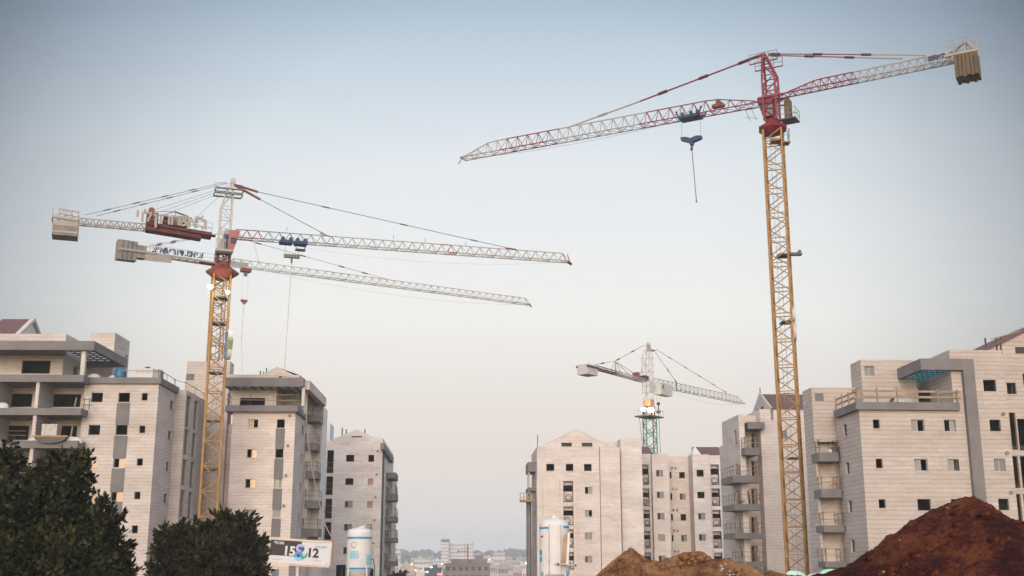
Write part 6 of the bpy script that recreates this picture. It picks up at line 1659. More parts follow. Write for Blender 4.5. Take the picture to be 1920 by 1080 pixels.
mb = MB(); mb.lathe((0, 0, 0), [(.4, zb - 1.0), (r2, zb), (r2, zt), (r2 - .08, zt + .2), (r2 * .8, zt + .38), (r2 * .3, zt + .6), (0, zt + .62)], 'silo_white', 36); mb.tube((0, 0, zt + .5), (0, 0, zt + .85), .2, 'silo_white', 8, caps=True); mb.tube((.35, 0, zt + .4), (.35, 0, zt + .8), .12, 'tarp_white', 8, caps=True); mb.build('tank', S2)
zz = lambda py: P(1040, py, 98.6).z
mb = MB(); silo_band(mb, r2 + .014, R(185), R(245), zz(991.5), zz(987.5), 'silo_blue', 10); silo_band(mb, r2 + .014, R(306), R(350), zz(990), zz(986), 'silo_blue', 10); mb.build('band', S2)
mb = MB(); silo_band(mb, r2 + .014, R(190), R(228), zz(1076), zz(1072), 'silo_sky', 8); silo_band(mb, r2 + .014, R(312), R(345), zz(1075), zz(1071), 'silo_sky', 8); mb.build('band', S2)
mb = MB(); silo_band(mb, r2 + .014, R(190), R(212), zz(1053), zz(1031), 'silo_blue', 6); silo_band(mb, r2 + .014, R(336), R(356), zz(1050), zz(1028), 'silo_blue', 6); lb = mb.build('logo_panel', S2)
curved_text('רנק', lb, r2 + .03, R(201), zz(1042), .26, 'silo_white'); curved_text('DPC', S2, r2 + .02, R(214), zz(1006), .2, 'steel_dark')
mb = MB()
for a_, w_ in ((R(248), .0), (R(292), 0)):
    mb.tube((r2 * math.cos(a_) * 1.03, r2 * math.sin(a_) * 1.03, zb), (r2 * math.cos(a_) * 1.03, r2 * math.sin(a_) * 1.03, zt), .045, 'plaster', 5)
for k in range(5):
    z = zt - .25 - k * .92; mb.tube((r2 * math.cos(R(245)) * 1.02, r2 * math.sin(R(245)) * 1.02, z), (r2 * math.cos(R(248)) * 1.1, r2 * math.sin(R(248)) * 1.1, z), .05, 'rust_stain', 5)
mb.build('seam_rail', S2)
mb = MB(); xa = (1057 - 1039.5) / FPX * 98; xb_ = (1066 - 1039.5) / FPX * 98
mb.hexa([(xa - .25, -1.45, zz(1058)), (xa + .1, -1.45, zz(1058)), (xa + .1, -1.1, zz(1058)), (xa - .25, -1.1, zz(1058)), (xa - .0, -1.45, zz(1002)), (xa + .28, -1.45, zz(999)), (xa + .28, -1.1, zz(999)), (xa, -1.1, zz(1002))], 'rust_stain')
mb.hexa([(xa + .104, -1.5, zz(1060)), (xb_ - .1, -1.5, zz(1060)), (xb_ - .1, -1.05, zz(1060)), (xa + .104, -1.05, zz(1060)), (xa + .284, -1.5, zz(999)), (xb_ + .08, -1.5, zz(997)), (xb_ + .08, -1.05, zz(997)), (xa + .284, -1.05, zz(999))], 'silo_white'); mb.build('chute', S2)
mb = MB(); mb.tube((-.05, -1.5, zz(1057)), (1.75, -1.5, zz(1060)), .06, 'plaster', 5); mb.tube((.25, -1.62, zz(1057.5)), (.25, -1.45, zz(1057.5)), .1, 'steel_dark', 8, caps=True); mb.tube((1.7, -1.62, zz(1060)), (1.7, -1.45, zz(1060)), .1, 'steel_dark', 8, caps=True); mb.build('bracket', S2)
for (a, b_) in ((.8, .8), (-.8, .8), (.8, -.8), (-.8, -.8)):
    mb = MB(); mb.tube((a * r2 * .85, b_ * r2 * .85, zb + .2), (a * r2 * 1.0, b_ * r2 * 1.0, 0), .09, 'silo_white', 6); mb.build('leg', S2)

# ================================================================== BILLBOARD
YB = 95; pc = P(561.5, 1035, YB)
BB = thing('billboard', 'tilted advertising board reading 15 and 12 on a single post', 'billboard', (P(557, 1075, YB).x, YB, 0))
bo = V((pc.x - BB.location.x, 0, pc.z))
Wb = 115.5 / FPX * (YB * CP); Hb = 43.5 / FPX * (YB * CP); roll = R(-3.7)
ux = V((math.cos(roll), math.sin(R(6)), math.sin(roll))).normalized(); uz = V((-math.sin(roll) * 1.0, 0, math.cos(roll))).normalized(); nn = ux.cross(uz)   # nn points away
def bp(u, v, d=0.0): return bo + ux * (u * Wb) + uz * (v * Hb) + nn * d
def brect(mb, u0, u1, v0, v1, d, mat): mb.face([bp(u0, v0, d), bp(u1, v0, d), bp(u1, v1, d), bp(u0, v1, d)], mat)
if nn.y < 0: sgn = 1
else: sgn = -1
def fd(d): return sgn * d            # towards the viewer
mb = MB(); mb.hexa([bp(-.5, -.5, fd(0)), bp(.5, -.5, fd(0)), bp(.5, -.5, fd(-.25)), bp(-.5, -.5, fd(-.25)), bp(-.5, .5, fd(0)), bp(.5, .5, fd(0)), bp(.5, .5, fd(-.25)), bp(-.5, .5, fd(-.25))], 'poster_white'); mb.build('panel', BB)
mb = MB()
def bbar(u0, v0, u1, v1, r_): mb.tube(bp(u0, v0, fd(.02)), bp(u1, v1, fd(.02)), r_, 'frame_cream', 4)
bbar(-.5, .5, .5, .5, .09); bbar(-.5, -.5, .5, -.5, .09); bbar(-.5, -.5, -.5, .5, .09); bbar(.5, -.5, .5, .5, .09); bbar(-.5, -.58, .5, -.56, .05)
mb.build('frame', BB)
mb = MB(); brect(mb, -.475, .025, -.2, .44, fd(.012), 'poster_black'); mb.build('black_field', BB)
def btext(s, u, v, size, mat, d=.03, align='CENTER', fat=.0):
    m_ = basis(bp(u, v, fd(d)), ux, uz)
    text_part(s, mat, size, BB, m_, 'lettering', .004, fat, align)
btext('*6166', -.34, .33, .34, 'poster_white', fat=.006)
btext('15', -.165, .0, 1.0, 'poster_white', fat=.035); btext('12', .215, -.02, .98, 'poster_black', fat=.035)
btext('ונינב ןאכ', .34, .27, .26, 'poster_blue', fat=.004); btext('ירוגמ תנוכש', -.34, -.36, .16, 'poster_grey'); btext('תויתרבח', .30, -.33, .17, 'poster_grey')
mb = MB()
def bring(cu, cv, ro, ri, mat, a0=0, a1=360, d=.03):
    n = 16
    for k in range(n):
        a, b_ = R(a0 + (a1 - a0) * k / n), R(a0 + (a1 - a0) * (k + 1) / n)
        def q(r_, t): return bp(cu + r_ * math.cos(t) / Wb, cv + r_ * math.sin(t) / Hb, fd(d))
        mb.face([q(ri, a), q(ro, a), q(ro, b_), q(ri, b_)], mat)
bring(.005, .16, .34, .13, 'poster_purple'); bring(.005, .16, .13, 0, 'poster_navy'); bring(.005, .16, .35, .12, 'poster_navy', -60, 25, .034); bring(-.01, -.16, .38, .15, 'poster_blue', 0, 360, .03); bring(-.01, -.16, .15, 0, 'poster_navy', 0, 360, .028); bring(-.01, -.16, .38, .15, 'silo_sky', 200, 340, .034); bring(.06, -.23, .13, 0, 'poster_green', d=.038)
mb.face([bp(.08, -.18, fd(.036)), bp(.125, 0.02, fd(.036)), bp(.135, -.1, fd(.036)), bp(.1, -.26, fd(.036))], 'poster_green'); mb.build('emblem', BB); mb = MB(); brect(mb, .44, .46, -.45, -.40, fd(.02), 'poster_blue'); mb.build('corner_mark', BB)
mb = MB(); zb = bp(0, -.5).z; mb.tube((0, .2, 0), (0, .2, zb + .3), .14, 'frame_cream', 8); mb.build('post', BB)

# concrete pipe / chute hanging down the side of building B
mb = MB(); pts = [P(574, 776, 118.5), P(578, 830, 118), P(586, 885, 117.6), P(598, 940, 117), P(610, 985, 116.6), P(624, 1012, 116.4), P(624.5, 1080, 116.4)]
o0 = V((pts[0].x, pts[0].y, 0)); mb.path([q - o0 for q in pts], .06, 'timber', 6); mb.v = mb.v
tag(mb.build('concrete_hose', None, o0), 'long pale hose hanging down beside the stepped balconies behind the billboard', 'hose')

# ================================================================== TREES
def tree(name, label, base, clumps, n_leaf, leaf, mat, trunk_h, seed, group=None, limb=.16):
    rnd = random.Random(seed); t = thing(name, label, 'tree', base, 0, group)
    mb = MB(); tp = V((0, 0, trunk_h)); mb.tube((0, 0, -.2), tp, .28, 'bark', 8, r2=.17)
    for c in clumps:
        cc = V(c[:3]); mid = tp.lerp(cc, .5) + V((rnd.uniform(-.3, .3), rnd.uniform(-.3, .3), -.2)); mb.tube(tp, mid, limb, 'bark', 6, r2=limb * .6); mb.tube(mid, cc, limb * .6, 'bark', 5, r2=.03)
        for _ in range(4):
            e = cc + V((rnd.gauss(0, 1), rnd.gauss(0, 1), rnd.gauss(0, 1))).normalized() * c[3] * .8; mb.tube(cc.lerp(mid, .3), e, .035, 'bark', 4, r2=.012)
    mb.build('trunk', t)
    verts, faces, tint = [], [], []
    tot = sum(c[3] ** 2 for c in clumps)
    for ci, c in enumerate(clumps):
        n = int(n_leaf * c[3] ** 2 / tot); cc = V(c[:3]); rad = V((c[3], c[3], c[3] * (c[4] if len(c) > 4 else .85)))
        sub = [V((rnd.gauss(0, 1), rnd.gauss(0, 1), rnd.gauss(0, 1))).normalized() * rnd.uniform(.3, 1.08) for _ in range(22)]; stn = [rnd.gauss(0, .22) for _ in range(22)]
        twigs = [(V((rnd.gauss(0, 1), rnd.gauss(0, 1), rnd.gauss(0, 1))).normalized() + V((0, 0, .25))) * rnd.uniform(1.0, 1.38) for _ in range(26)]
        for _ in range(n):
            si = rnd.randrange(22); s_ = sub[si]
            q = s_ + V((rnd.gauss(0, .15), rnd.gauss(0, .15), rnd.gauss(0, .15))) * (1.6 if rnd.random() < .12 else 1)
            pos = cc + V((q.x * rad.x, q.y * rad.y, q.z * rad.z))
            if rnd.random() < (.22 if mat == 'leaf_dark' else .42):      # leaves along twigs that stick out of the clump
                ti = rnd.randrange(len(twigs)); q = twigs[ti] * rnd.uniform(.55, 1.0) + V((rnd.gauss(0, .035), rnd.gauss(0, .035), rnd.gauss(0, .035))); pos = cc + V((q.x * rad.x, q.y * rad.y, q.z * rad.z))
            d = (V((rnd.gauss(0, 1), rnd.gauss(0, 1), rnd.gauss(0, 1))) * (1 if mat == 'leaf_dark' else .6) + q * .8 + V((0, 0, .4))).normalized(); s2 = d.cross(V((rnd.gauss(0, 1), rnd.gauss(0, 1), rnd.gauss(0, 1)))).normalized()
            l = leaf * rnd.uniform(.6, 1.4); w_ = l * (.32 if mat == 'leaf_dark' else .2); k = len(verts)
            verts += [tuple(pos), tuple(pos + d * l * .5 + s2 * w_), tuple(pos + d * l), tuple(pos + d * l * .5 - s2 * w_)]
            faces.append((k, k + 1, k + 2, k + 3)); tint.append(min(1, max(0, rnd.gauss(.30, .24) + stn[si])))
    me = bpy.data.meshes.new('crown'); me.from_pydata(verts, [], faces); me.materials.append(M(mat))
    at = me.attributes.new('tint', 'FLOAT', 'FACE'); at.data.foreach_set('value', tint); me.update()
    o = bpy.data.objects.new('crown', me); COL.objects.link(o); o.parent = t
    return t
def clump_px(base, lst, Y):
    out = []
    for px, py, rpx, dy in lst:
        q = P(px, py, Y + dy); out.append((q.x - base.x, q.y - base.y, q.z - base.z, rpx / FPX * (Y + dy)))
    return out
Y = 46; b0 = V((P(60, 1080, Y).x, Y, 0))
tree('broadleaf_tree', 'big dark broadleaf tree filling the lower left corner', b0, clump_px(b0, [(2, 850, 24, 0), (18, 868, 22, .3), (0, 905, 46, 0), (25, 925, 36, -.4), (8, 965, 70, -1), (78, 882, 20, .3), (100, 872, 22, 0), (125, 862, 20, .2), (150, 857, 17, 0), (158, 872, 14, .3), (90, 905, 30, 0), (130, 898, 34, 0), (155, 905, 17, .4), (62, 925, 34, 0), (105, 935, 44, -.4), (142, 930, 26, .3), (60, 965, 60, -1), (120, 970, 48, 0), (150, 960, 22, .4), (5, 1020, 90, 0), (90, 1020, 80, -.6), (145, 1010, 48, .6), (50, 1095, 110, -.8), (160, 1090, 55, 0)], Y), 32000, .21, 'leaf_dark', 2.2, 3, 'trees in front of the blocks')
Y = 52; b0 = V((P(190, 1080, Y).x, Y, 0))
tree('shrub_tree', 'feathery dark bush at the right edge of the big left tree', b0, clump_px(b0, [(185, 990, 36, 0), (205, 1030, 34, 0), (165, 1050, 50, 0), (205, 1075, 34, -.5), (190, 960, 20, .5), (160, 985, 34, .4), (175, 1100, 60, 0)], Y), 11000, .30, 'leaf_olive', 1.4, 9, 'trees in front of the blocks', .1)
Y = 64; b0 = V((P(395, 1080, Y).x, Y, 0))
tree('broadleaf_tree', 'rounded olive green tree below the left yellow mast', b0, clump_px(b0, [(420, 995, 30, 0), (450, 990, 26, .5), (385, 1010, 28, 0), (350, 1020, 30, 0), (320, 1035, 26, 0), (310, 1005, 16, .5), (455, 1035, 36, 0), (410, 1045, 44, -.5), (360, 1065, 44, -.3), (470, 1070, 36, 0), (325, 1080, 40, 0), (420, 1095, 60, 0), (345, 992, 12, .4), (480, 1040, 18, 0)], Y), 22000, .33, 'leaf_olive', 1.6, 17, 'trees in front of the blocks')

# ================================================================== MOUNDS
def mound(name, label, prof, Y, depth, mat, cat, seed, amp=.22, res=.13, fall=1.0):
    pts = [(P(px, py, Y).x, P(px, py, Y).z) for px, py in prof]
    x0, x1 = pts[0][0], pts[-1][0]
    def top(x):
        for (a, za), (b_, zb) in zip(pts, pts[1:]):
            if a <= x <= b_: t = (x - a) / (b_ - a); return za + (zb - za) * t
        return pts[0][1] if x < x0 else pts[-1][1]
    nx = int((x1 - x0) / res); ny = int(2 * depth / res)
    verts = []; faces = []
    for j in range(ny + 1):
        y = -depth + 2 * depth * j / ny
        for i in range(nx + 1):
            x = x0 + (x1 - x0) * i / nx
            wob = noise.noise(V((x * .25, y * .2, seed))) * 1.2
            tz = top(min(max(x + wob * abs(y) / depth, x0), x1)); k = abs(y) / depth
            zz = tz * (1 - k ** 1.25 * fall) if tz > 0 else tz
            n = noise.noise(V((x * .7, y * .7, seed))) * .9 + noise.noise(V((x * 1.9, y * 1.9, seed + 3))) * .5 + noise.noise(V((x * 4.5, y * 4.5, seed + 7))) * .42 + abs(noise.noise(V((x * 9, y * 9, seed + 13)))) * .5 + noise.noise(V((x * 17, y * 17, seed + 17))) * .22
            c = max(0, noise.noise(V((x * 3.1, y * 3.1, seed + 11))) - .25) * .9
            e = 1.0 if k > .06 else .55
            verts.append((x, y, zz + (n * amp + c * amp) * e))
    for j in range(ny):
        for i in range(nx):
            a = j * (nx + 1) + i; faces.append((a, a + 1, a + nx + 2, a + nx + 1))
    me = bpy.data.meshes.new(name); me.from_pydata(verts, [], faces); me.materials.append(M(mat)); me.polygons.foreach_set('use_smooth', [True] * len(faces)); me.update()
    o = bpy.data.objects.new(name, me); COL.objects.link(o); o.location = (0, Y, 0)
    tag(o, label, cat); return top
YR = 36
topR = mound('earth_mound', 'large dark red earth heap in the lower right corner', [(1440, 1180), (1500, 1120), (1540, 1077), (1586, 1062), (1629, 1036), (1660, 1017), (1692, 997), (1720, 975), (1749.5, 955), (1770, 947), (1785.6, 939), (1807, 931), (1826.5, 933), (1836, 947), (1855, 957), (1875, 968), (1896, 979), (1908, 975), (1925, 981), (1990, 1000), (2080, 1050), (2200, 1120)], YR, 11, 'soil_red', 'earth mound', 2.0, amp=.17, res=.07, fall=1.0)
YM = 62
topM = mound('earth_mound', 'long brown earth heap in the centre right below the loggia block', [(1060, 1190), (1095, 1120), (1122, 1077), (1136, 1063), (1158, 1044), (1173.5, 1033), (1186.7, 1030), (1194, 1038), (1210.6, 1046), (1227, 1053), (1246.6, 1048.5), (1266, 1041), (1287, 1036.6), (1302, 1038), (1313.6, 1035), (1321, 1044), (1333, 1050), (1350, 1049), (1364, 1046), (1376, 1053), (1397.5, 1058), (1419, 1070), (1426, 1076), (1443, 1071), (1469, 1077), (1500, 1082), (1560, 1078), (1620, 1090), (1700, 1130)], YM, 9, 'soil_brown', 'earth mound', 5.0, amp=.2, res=.10)
# clods and pale stones lying on the heaps
def clods(topf, Y, n, x0, x1, mat, seed, label, dmax, smin, smax, group, pitch, falloff=1.25, depth=11):
    rnd = random.Random(seed)
    for k in range(n):
        x = rnd.uniform(x0, x1); y = -rnd.uniform(.1, dmax); z = topf(x) * (1 - (abs(y) / depth) ** falloff)
        s_ = rnd.uniform(smin, smax); mb = MB(); m_ = 6
        pr = [(0, -s_ * .5), (s_ * .8, -s_ * .25), (s_, s_ * .1), (s_ * .6, s_ * .5), (0, s_ * .6)]
        mb.lathe((0, 0, 0), pr, mat, m_); mb.v = [(a + rnd.uniform(-.25, .25) * s_, b_ + rnd.uniform(-.25, .25) * s_, c + rnd.uniform(-.2, .2) * s_) for a, b_, c in mb.v]
        tag(mb.build('stone' if mat != 'soil_brown' and mat != 'soil_red' else 'clod', None, (x, Y + y, z + s_ * .2)), label, 'stone' if mat[:4] != 'soil' else 'earth clod', group)
clods(topR, YR, 16, P(1600, 1000, YR).x, P(1915, 1000, YR).x, 'plaster', 4, 'small pale stone lying on the dark red earth heap', 5, .02, .045, 'pale stones on the dark red heap', 0)
clods(topM, YM, 40, P(1330, 1000, YM).x, P(1420, 1000, YM).x, 'plaster', 6, 'small pale rubble stone on the brown earth heap', 3.2, .035, .085, 'pale rubble on the brown heap', 0, depth=9)
clods(topM, YM, 36, P(1140, 1000, YM).x, P(1400, 1000, YM).x, 'soil_brown', 8, 'lump of brown earth on the long heap', 2.5, .1, .3, 'clods on the brown heap', 0, depth=9)
clods(topR, YR, 36, P(1600, 1000, YR).x, P(1915, 1000, YR).x, 'soil_red', 10, 'lump of dark red earth on the large heap', 4, .07, .2, 'clods on the dark red heap', 0)
q = P(1310, 1043, YM); mb = MB()
soft_heap('boulder', 'brown earth boulder on top of the long heap', 'boulder', (q.x, q.y - .3, q.z - .25), .42, .4, .5, 'soil_brown', None, 31)
q = P(1490, 1079, 70); soft_heap('sack', 'mint green sack at the foot of the big yellow mast', 'sack', (q.x, q.y, q.z - .5), .75, .5, .75, 'sack_mint', 'sacks by the big yellow crane', 32)
q = P(1561, 1078, 76); soft_heap('sack', 'bright green and white sack right of the big yellow mast', 'sack', (q.x, q.y, q.z - .3), 1.0, .5, .65, 'sack_green', 'sacks by the big yellow crane', 33)
q = P(1530, 1080, 75); soft_heap('sack', 'white sack between the big yellow mast and the green sack', 'sack', (q.x, q.y, q.z - .3), .7, .5, .45, 'tarp_white', 'sacks by the big yellow crane', 34)

# ================================================================== GROUND, FAR TOWN, HILLS
def gz(x, y):
    def ss(a, b_, t): t = min(1, max(0, (t - a) / (b_ - a))); return t * t * (3 - 2 * t)
    z = -24 * ss(185, 430, y)
    z += ss(900, 2700, y) * (24 + 20 + 6 * noise.noise(V((x * .0016, 3.3, 0))) + 3.5 * noise.noise(V((x * .006, y * .002, 1))))
    z += .15 * noise.noise(V((x * .08, y * .08, 0)))
    return z
ys_ = [-60, -20, 0, 20, 40, 60, 80, 100, 130, 160, 185] + [200 + 25 * i for i in range(12)] + [520 + 80 * i for i in range(30)] + [3000, 3400, 3900]
xs_ = [-2600 + 130 * i for i in range(41)]; xs_ = sorted(set(xs_ + [-200 + 10 * i for i in range(41)]))
vs, fs = [], []
for y in ys_:
    for x in xs_: vs.append((x, y, gz(x, y)))
nx = len(xs_)
for j in range(len(ys_) - 1):
    for i in range(nx - 1): a = j * nx + i; fs.append((a, a + 1, a + nx + 1, a + nx))
me = bpy.data.meshes.new('ground'); me.from_pydata(vs, [], fs); me.materials.append(M('ground_dirt')); me.polygons.foreach_set('use_smooth', [True] * len(fs)); me.update()
o = bpy.data.objects.new('ground', me); COL.objects.link(o); tag(o, 'bare building site ground falling away to the far town', kind='structure')

def far_building(label, pxa, pxb, ytop, Y, mat, floors, bays, group='far town buildings', yaw=0.0, wmat='far_glass', depth=None, roof=None, name='town_building', cat='building', yb=None):
    a, b_ = P(pxa, ytop, Y), P(pxb, ytop, Y); w_ = b_.x - a.x; zt_ = a.z; zb_ = gz(a.x, Y) - 1; dp = depth or w_ * .6
    t = thing(name, label, cat, ((a.x + b_.x) / 2, Y, zb_), yaw, group)
    H_ = zt_ - zb_; holes = []
    if bays:
        fh = H_ / floors; bw = w_ / bays
        for i in range(floors):
            for j in range(bays): holes.append((-w_ / 2 + j * bw + bw * .22, -w_ / 2 + (j + 1) * bw - bw * .22, i * fh + fh * .3, i * fh + fh * .75))
    mb = MB(); panel(mb, 'y', 0, -w_ / 2, w_ / 2, 0, H_, holes, mat, 1, .3)
    mb.face([(w_ / 2, 0, 0), (w_ / 2, dp, 0), (w_ / 2, dp, H_), (w_ / 2, 0, H_)], mat); mb.face([(-w_ / 2, dp, 0), (-w_ / 2, 0, 0), (-w_ / 2, 0, H_), (-w_ / 2, dp, H_)], mat); mb.face([(-w_ / 2, 0, H_), (w_ / 2, 0, H_), (w_ / 2, dp, H_), (-w_ / 2, dp, H_)], mat); mb.face([(w_ / 2, dp, 0), (-w_ / 2, dp, 0), (-w_ / 2, dp, H_), (w_ / 2, dp, H_)], mat)
    mb.build('wall', t)
    if bays: mb = MB(); mb.face([(-w_ / 2 + .1, .31, 0), (w_ / 2 - .1, .31, 0), (w_ / 2 - .1, .31, H_ - .1), (-w_ / 2 + .1, .31, H_ - .1)], wmat); mb.build('glazing', t)
    mb = MB(); e = max(.2, w_ * .015); mb.box(-w_ / 2 - e, w_ / 2 + e, -e, dp + e, H_ + .01, H_ + max(.5, H_ * .02), mat if not roof else roof)
    if random.random() < .7: c = random.uniform(-.3, .2) * w_; mb.box(c, c + w_ * .22, dp * .3, dp * .6, H_ + .3, H_ + max(1.5, H_ * .07), mat)
    mb.build('roof', t)
    return t, w_, H_
t, w_, H_ = far_building('pale slab tower with pyramid cap, tallest building of the far town', 827.5, 841.5, 1018, 1400, 'far_wall_pale', 10, 4, depth=10)
mb = MB(); mb.box(-w_ / 2 - .3, w_ / 2 + .3, -.3, 10.3, H_ + .6, H_ + 4.2, 'far_green'); mb.build('top_storey', t)
mb = MB(); zt_ = H_ + 4.2; c = (0, 5, zt_ + 4.5)
for a, b_ in (((-w_ / 2, 0), (w_ / 2, 0)), ((w_ / 2, 0), (w_ / 2, 10)), ((w_ / 2, 10), (-w_ / 2, 10)), ((-w_ / 2, 10), (-w_ / 2, 0))): mb.face([(*a, zt_), (*b_, zt_), c], 'far_wall')
mb.tube(c, (0, 5, zt_ + 7), .25, 'far_dark', 4); mb.build('roof', t)
far_building('long pale hotel slab joined to the far capped tower', 842, 871, 1019, 1410, 'far_wall_pale', 9, 13, depth=14)
far_building('right end of the far hotel slab with small rooftop box', 871.5, 887, 1018, 1412, 'far_wall_pale', 9, 7, depth=14)
far_building('unfinished brown concrete building low in the middle of the town', 834, 917, 1059, 430, 'far_brown', 9, 7, depth=14, wmat='far_dark')
far_building('upper tier of the unfinished brown building', 846, 912, 1051, 437, 'far_brown', 4, 9, depth=8, wmat='far_dark')
far_building('white block under a dark flat canopy roof on the right of the far town', 925, 947, 1036, 1000, 'far_wall_pale', 7, 8, depth=18, roof='far_dark')
far_building('dark glass shop block with a lit sign, left of the brown building', 791, 824, 1067, 480, 'far_dark', 2, 0, depth=12)
q = P(798, 1072.5, 479.5); mb = MB(); mb.box(-1.0, 1.1, -.1, .1, -.3, .35, 'lit_sign'); tag(mb.build('lit_sign', None, q), 'small glowing lilac sign on the dark glass block', 'sign')
q = P(824.5, 1076.5, 474); mb = MB(); mb.box(-1.0, 1.0, -.1, .1, -.4, .35, 'lamp_red'); tag(mb.build('lit_sign', None, q), 'small glowing red sign right of the dark glass block', 'sign')
tcr = thing('tower_crane', 'tiny yellow and red tower crane before the far hotel slab', 'crane', (P(877, 1040, 700).x, 700, gz(0, 700)))
zq = P(861, 1034, 700).z - tcr.location.z
mb = MB(); mb.tube((0, 0, 0), (0, 0, P(877, 1022, 700).z - tcr.location.z), .55, 'orange_paint', 4); mb.build('mast', tcr)
mb = MB(); mb.box(-5.4, -.6, -.3, .3, zq - .3, zq + .3, 'yellow_paint'); mb.build('jib', tcr)
mb = MB(); mb.box(-6.3, -5.41, -.6, .6, zq - .9, zq + .7, 'yellow_paint'); mb.build('counterweight', tcr)
rnd = random.Random(5)
specs = [(738, 753, 1060, 500, 1), (752, 772, 1058, 620, 0), (758, 780, 1064, 420, 2), (770, 798, 1047, 900, 0), (776, 806, 1051, 760, 1), (800, 812, 1045, 1050, 0), (812, 826, 1050, 980, 1), (764, 776, 1072, 330, 0), (780, 796, 1075, 300, 1),
         (917, 932, 1061, 520, 0), (934, 952, 1062, 460, 2), (950, 962, 1060, 560, 0), (962, 978, 1068, 380, 2), (960, 975, 1052, 800, 0), (976, 992, 1058, 620, 1), (903, 917, 1043, 1100, 2), (889, 902, 1040, 1350, 0), (914, 926, 1046, 980, 1), (948, 960, 1046, 1150, 2), (968, 984, 1047, 1000, 2), (980, 996, 1070, 350, 1), (888, 904, 1049, 900, 1), (812, 830, 1060, 600, 0), (985, 999, 1045, 1300, 0), (740, 756, 1072, 330, 2), (742, 751, 1035, 700, 1), (936, 950, 1055, 700, 0)]
words_ = ['far_wall', 'far_wall_pale', 'far_wall_pink']; wn_ = ['grey', 'white', 'pinkish']
for i, (a, b_, yt_, Y, k) in enumerate(specs):
    same = sorted([q for q in specs if q[4] == k], key=lambda q: (q[0], q[3])); nth = ['first', 'second', 'third', 'fourth', 'fifth', 'sixth', 'seventh', 'eighth', 'ninth', 'tenth', 'eleventh', 'twelfth', 'thirteenth'][same.index((a, b_, yt_, Y, k))]
    side = 'left of the capped tower' if b_ < 828 else ('right of the brown building' if a > 915 else 'beside the hotel slab')
    hgt = max(2, int((P(a, yt_, Y).z - gz(0, Y)) / 3.1))
    far_building('%s flat roofed town building, %s %s one from the left, %s' % (wn_[k], nth, wn_[k], side), a, b_, yt_, Y + rnd.uniform(-8, 8), words_[k], hgt, max(3, int((b_ - a) / 3)), yaw=rnd.uniform(-.12, .12))
for i, (px, py, Y, m_) in enumerate(((828.5, 1057.5, 600, 'lamp_orange'), (779, 1069, 400, 'lamp_orange'), (792.5, 1069, 450, 'lamp_orange'), (772, 1058.5, 600, 'lamp_orange'), (808.5, 1064, 500, 'lamp_glow'), (817, 1063, 600, 'lamp_red'), (917.5, 1049.5, 800, 'lamp_orange'), (987.5, 1056, 500, 'lamp_green'))):
    q = P(px, py, Y); t = thing('street_lamp', '%s street lamp glowing in the far town, %s' % ({'lamp_orange': 'orange', 'lamp_glow': 'white', 'lamp_red': 'red', 'lamp_green': 'yellow green'}[m_], ('by the dark block', 'at the far left', 'over the dark block', 'left of the hotel', 'above the dark block roof', 'left of the brown building', 'right of the hotel', 'at the right edge of the town')[i]), 'street lamp', (q.x, q.y, gz(q.x, q.y)), 0, 'street lamps of the far town')
    mb = MB(); h = q.z - gz(q.x, q.y); rr = Y * 1.5 / FPX; mb.lathe((0, 0, h), [(0, -rr), (rr, -rr * .3), (rr, rr * .3), (0, rr)], m_, 8); mb.build('lamp_head', t)
    mb = MB(); mb.tube((0, .3, 0), (0, .3, h), .15, 'galvanised', 5); mb.build('pole', t)
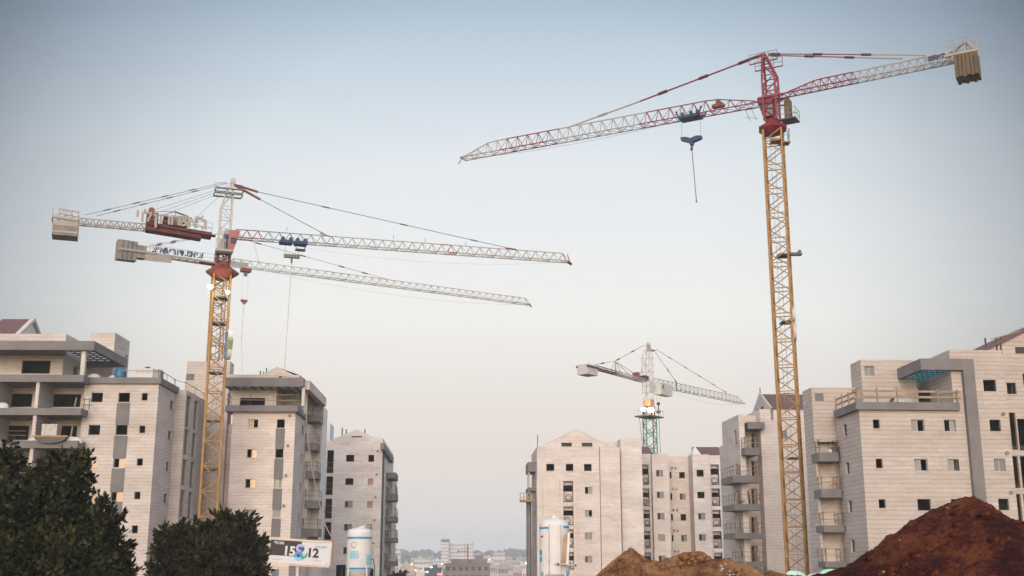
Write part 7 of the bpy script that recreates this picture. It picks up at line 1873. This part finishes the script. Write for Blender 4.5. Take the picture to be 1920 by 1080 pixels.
# hill woods: a far-off wood reading as one mass
vs, fs, tn = [], [], []
rnd = random.Random(12)
def blob(c, r_, h_):
    k = len(vs); n = 7
    rings = [(.55, 0), (1, .3), (.85, .7), (.4, 1.0)]
    for rr, zz in rings:
        for i in range(n): a = 2 * math.pi * i / n; j_ = rnd.uniform(.75, 1.2); vs.append((c[0] + r_ * rr * j_ * math.cos(a), c[1] + r_ * rr * j_ * math.sin(a), c[2] + h_ * zz * rnd.uniform(.85, 1.1)))
    for q in range(len(rings) - 1):
        for i in range(n): j = (i + 1) % n; fs.append((k + q * n + i, k + q * n + j, k + (q + 1) * n + j, k + (q + 1) * n + i)); tn.append(rnd.random())
    fs.append(tuple(k + 3 * n + i for i in range(n))); tn.append(rnd.random())
for _ in range(900):
    y = rnd.uniform(1150, 2600); x = rnd.uniform(-.13, .04) * y
    if noise.noise(V((x * .006, y * .004, 9))) < -.05: continue
    s_ = rnd.uniform(4, 9); blob((x, y, gz(x, y) - 1), s_, s_ * rnd.uniform(.9, 1.5))
for _ in range(260):
    y = rnd.uniform(330, 1100); x = rnd.uniform(-.12, .03) * y; s_ = rnd.uniform(2, 4); blob((x, y, gz(x, y) - 1), s_, s_ * 1.3)
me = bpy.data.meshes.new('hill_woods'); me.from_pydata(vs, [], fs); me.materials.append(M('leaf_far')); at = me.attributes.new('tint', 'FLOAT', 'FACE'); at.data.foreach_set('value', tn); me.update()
o = bpy.data.objects.new('hill_woods', me); COL.objects.link(o); tag(o, 'hazy woods on the far hills and among the town', 'woods', kind='stuff')
# brown bush at the foot of the narrow block
q = P(748, 1085, 130); tree('shrub', 'brownish bush at the foot of the narrow gabled block', V((q.x, q.y, 0)), [(0, 0, .9, .9), (.8, 0, .6, .6), (-1.0, 0, .6, .7)], 2500, .3, 'leaf_olive', .6, 44, None, .06)

# ================================================================== HAZE
mb = MB(); mb.box(-2900, 2900, -80, 4300, -40, 75, 'ground_dirt')
hz = mb.build('haze'); hz.data.materials.clear()
hm = bpy.data.materials.new('haze'); hm.use_nodes = True; hm.node_tree.nodes.clear()
ov = hm.node_tree.nodes.new('ShaderNodeOutputMaterial'); pv = hm.node_tree.nodes.new('ShaderNodeVolumePrincipled')
pv.inputs['Color'].default_value = (.86, .87, .88, 1); pv.inputs['Density'].default_value = 0.00036; pv.inputs['Anisotropy'].default_value = 0.0
hm.node_tree.links.new(pv.outputs[0], ov.inputs['Volume']); hz.data.materials.append(hm)
tag(hz, kind='stuff')
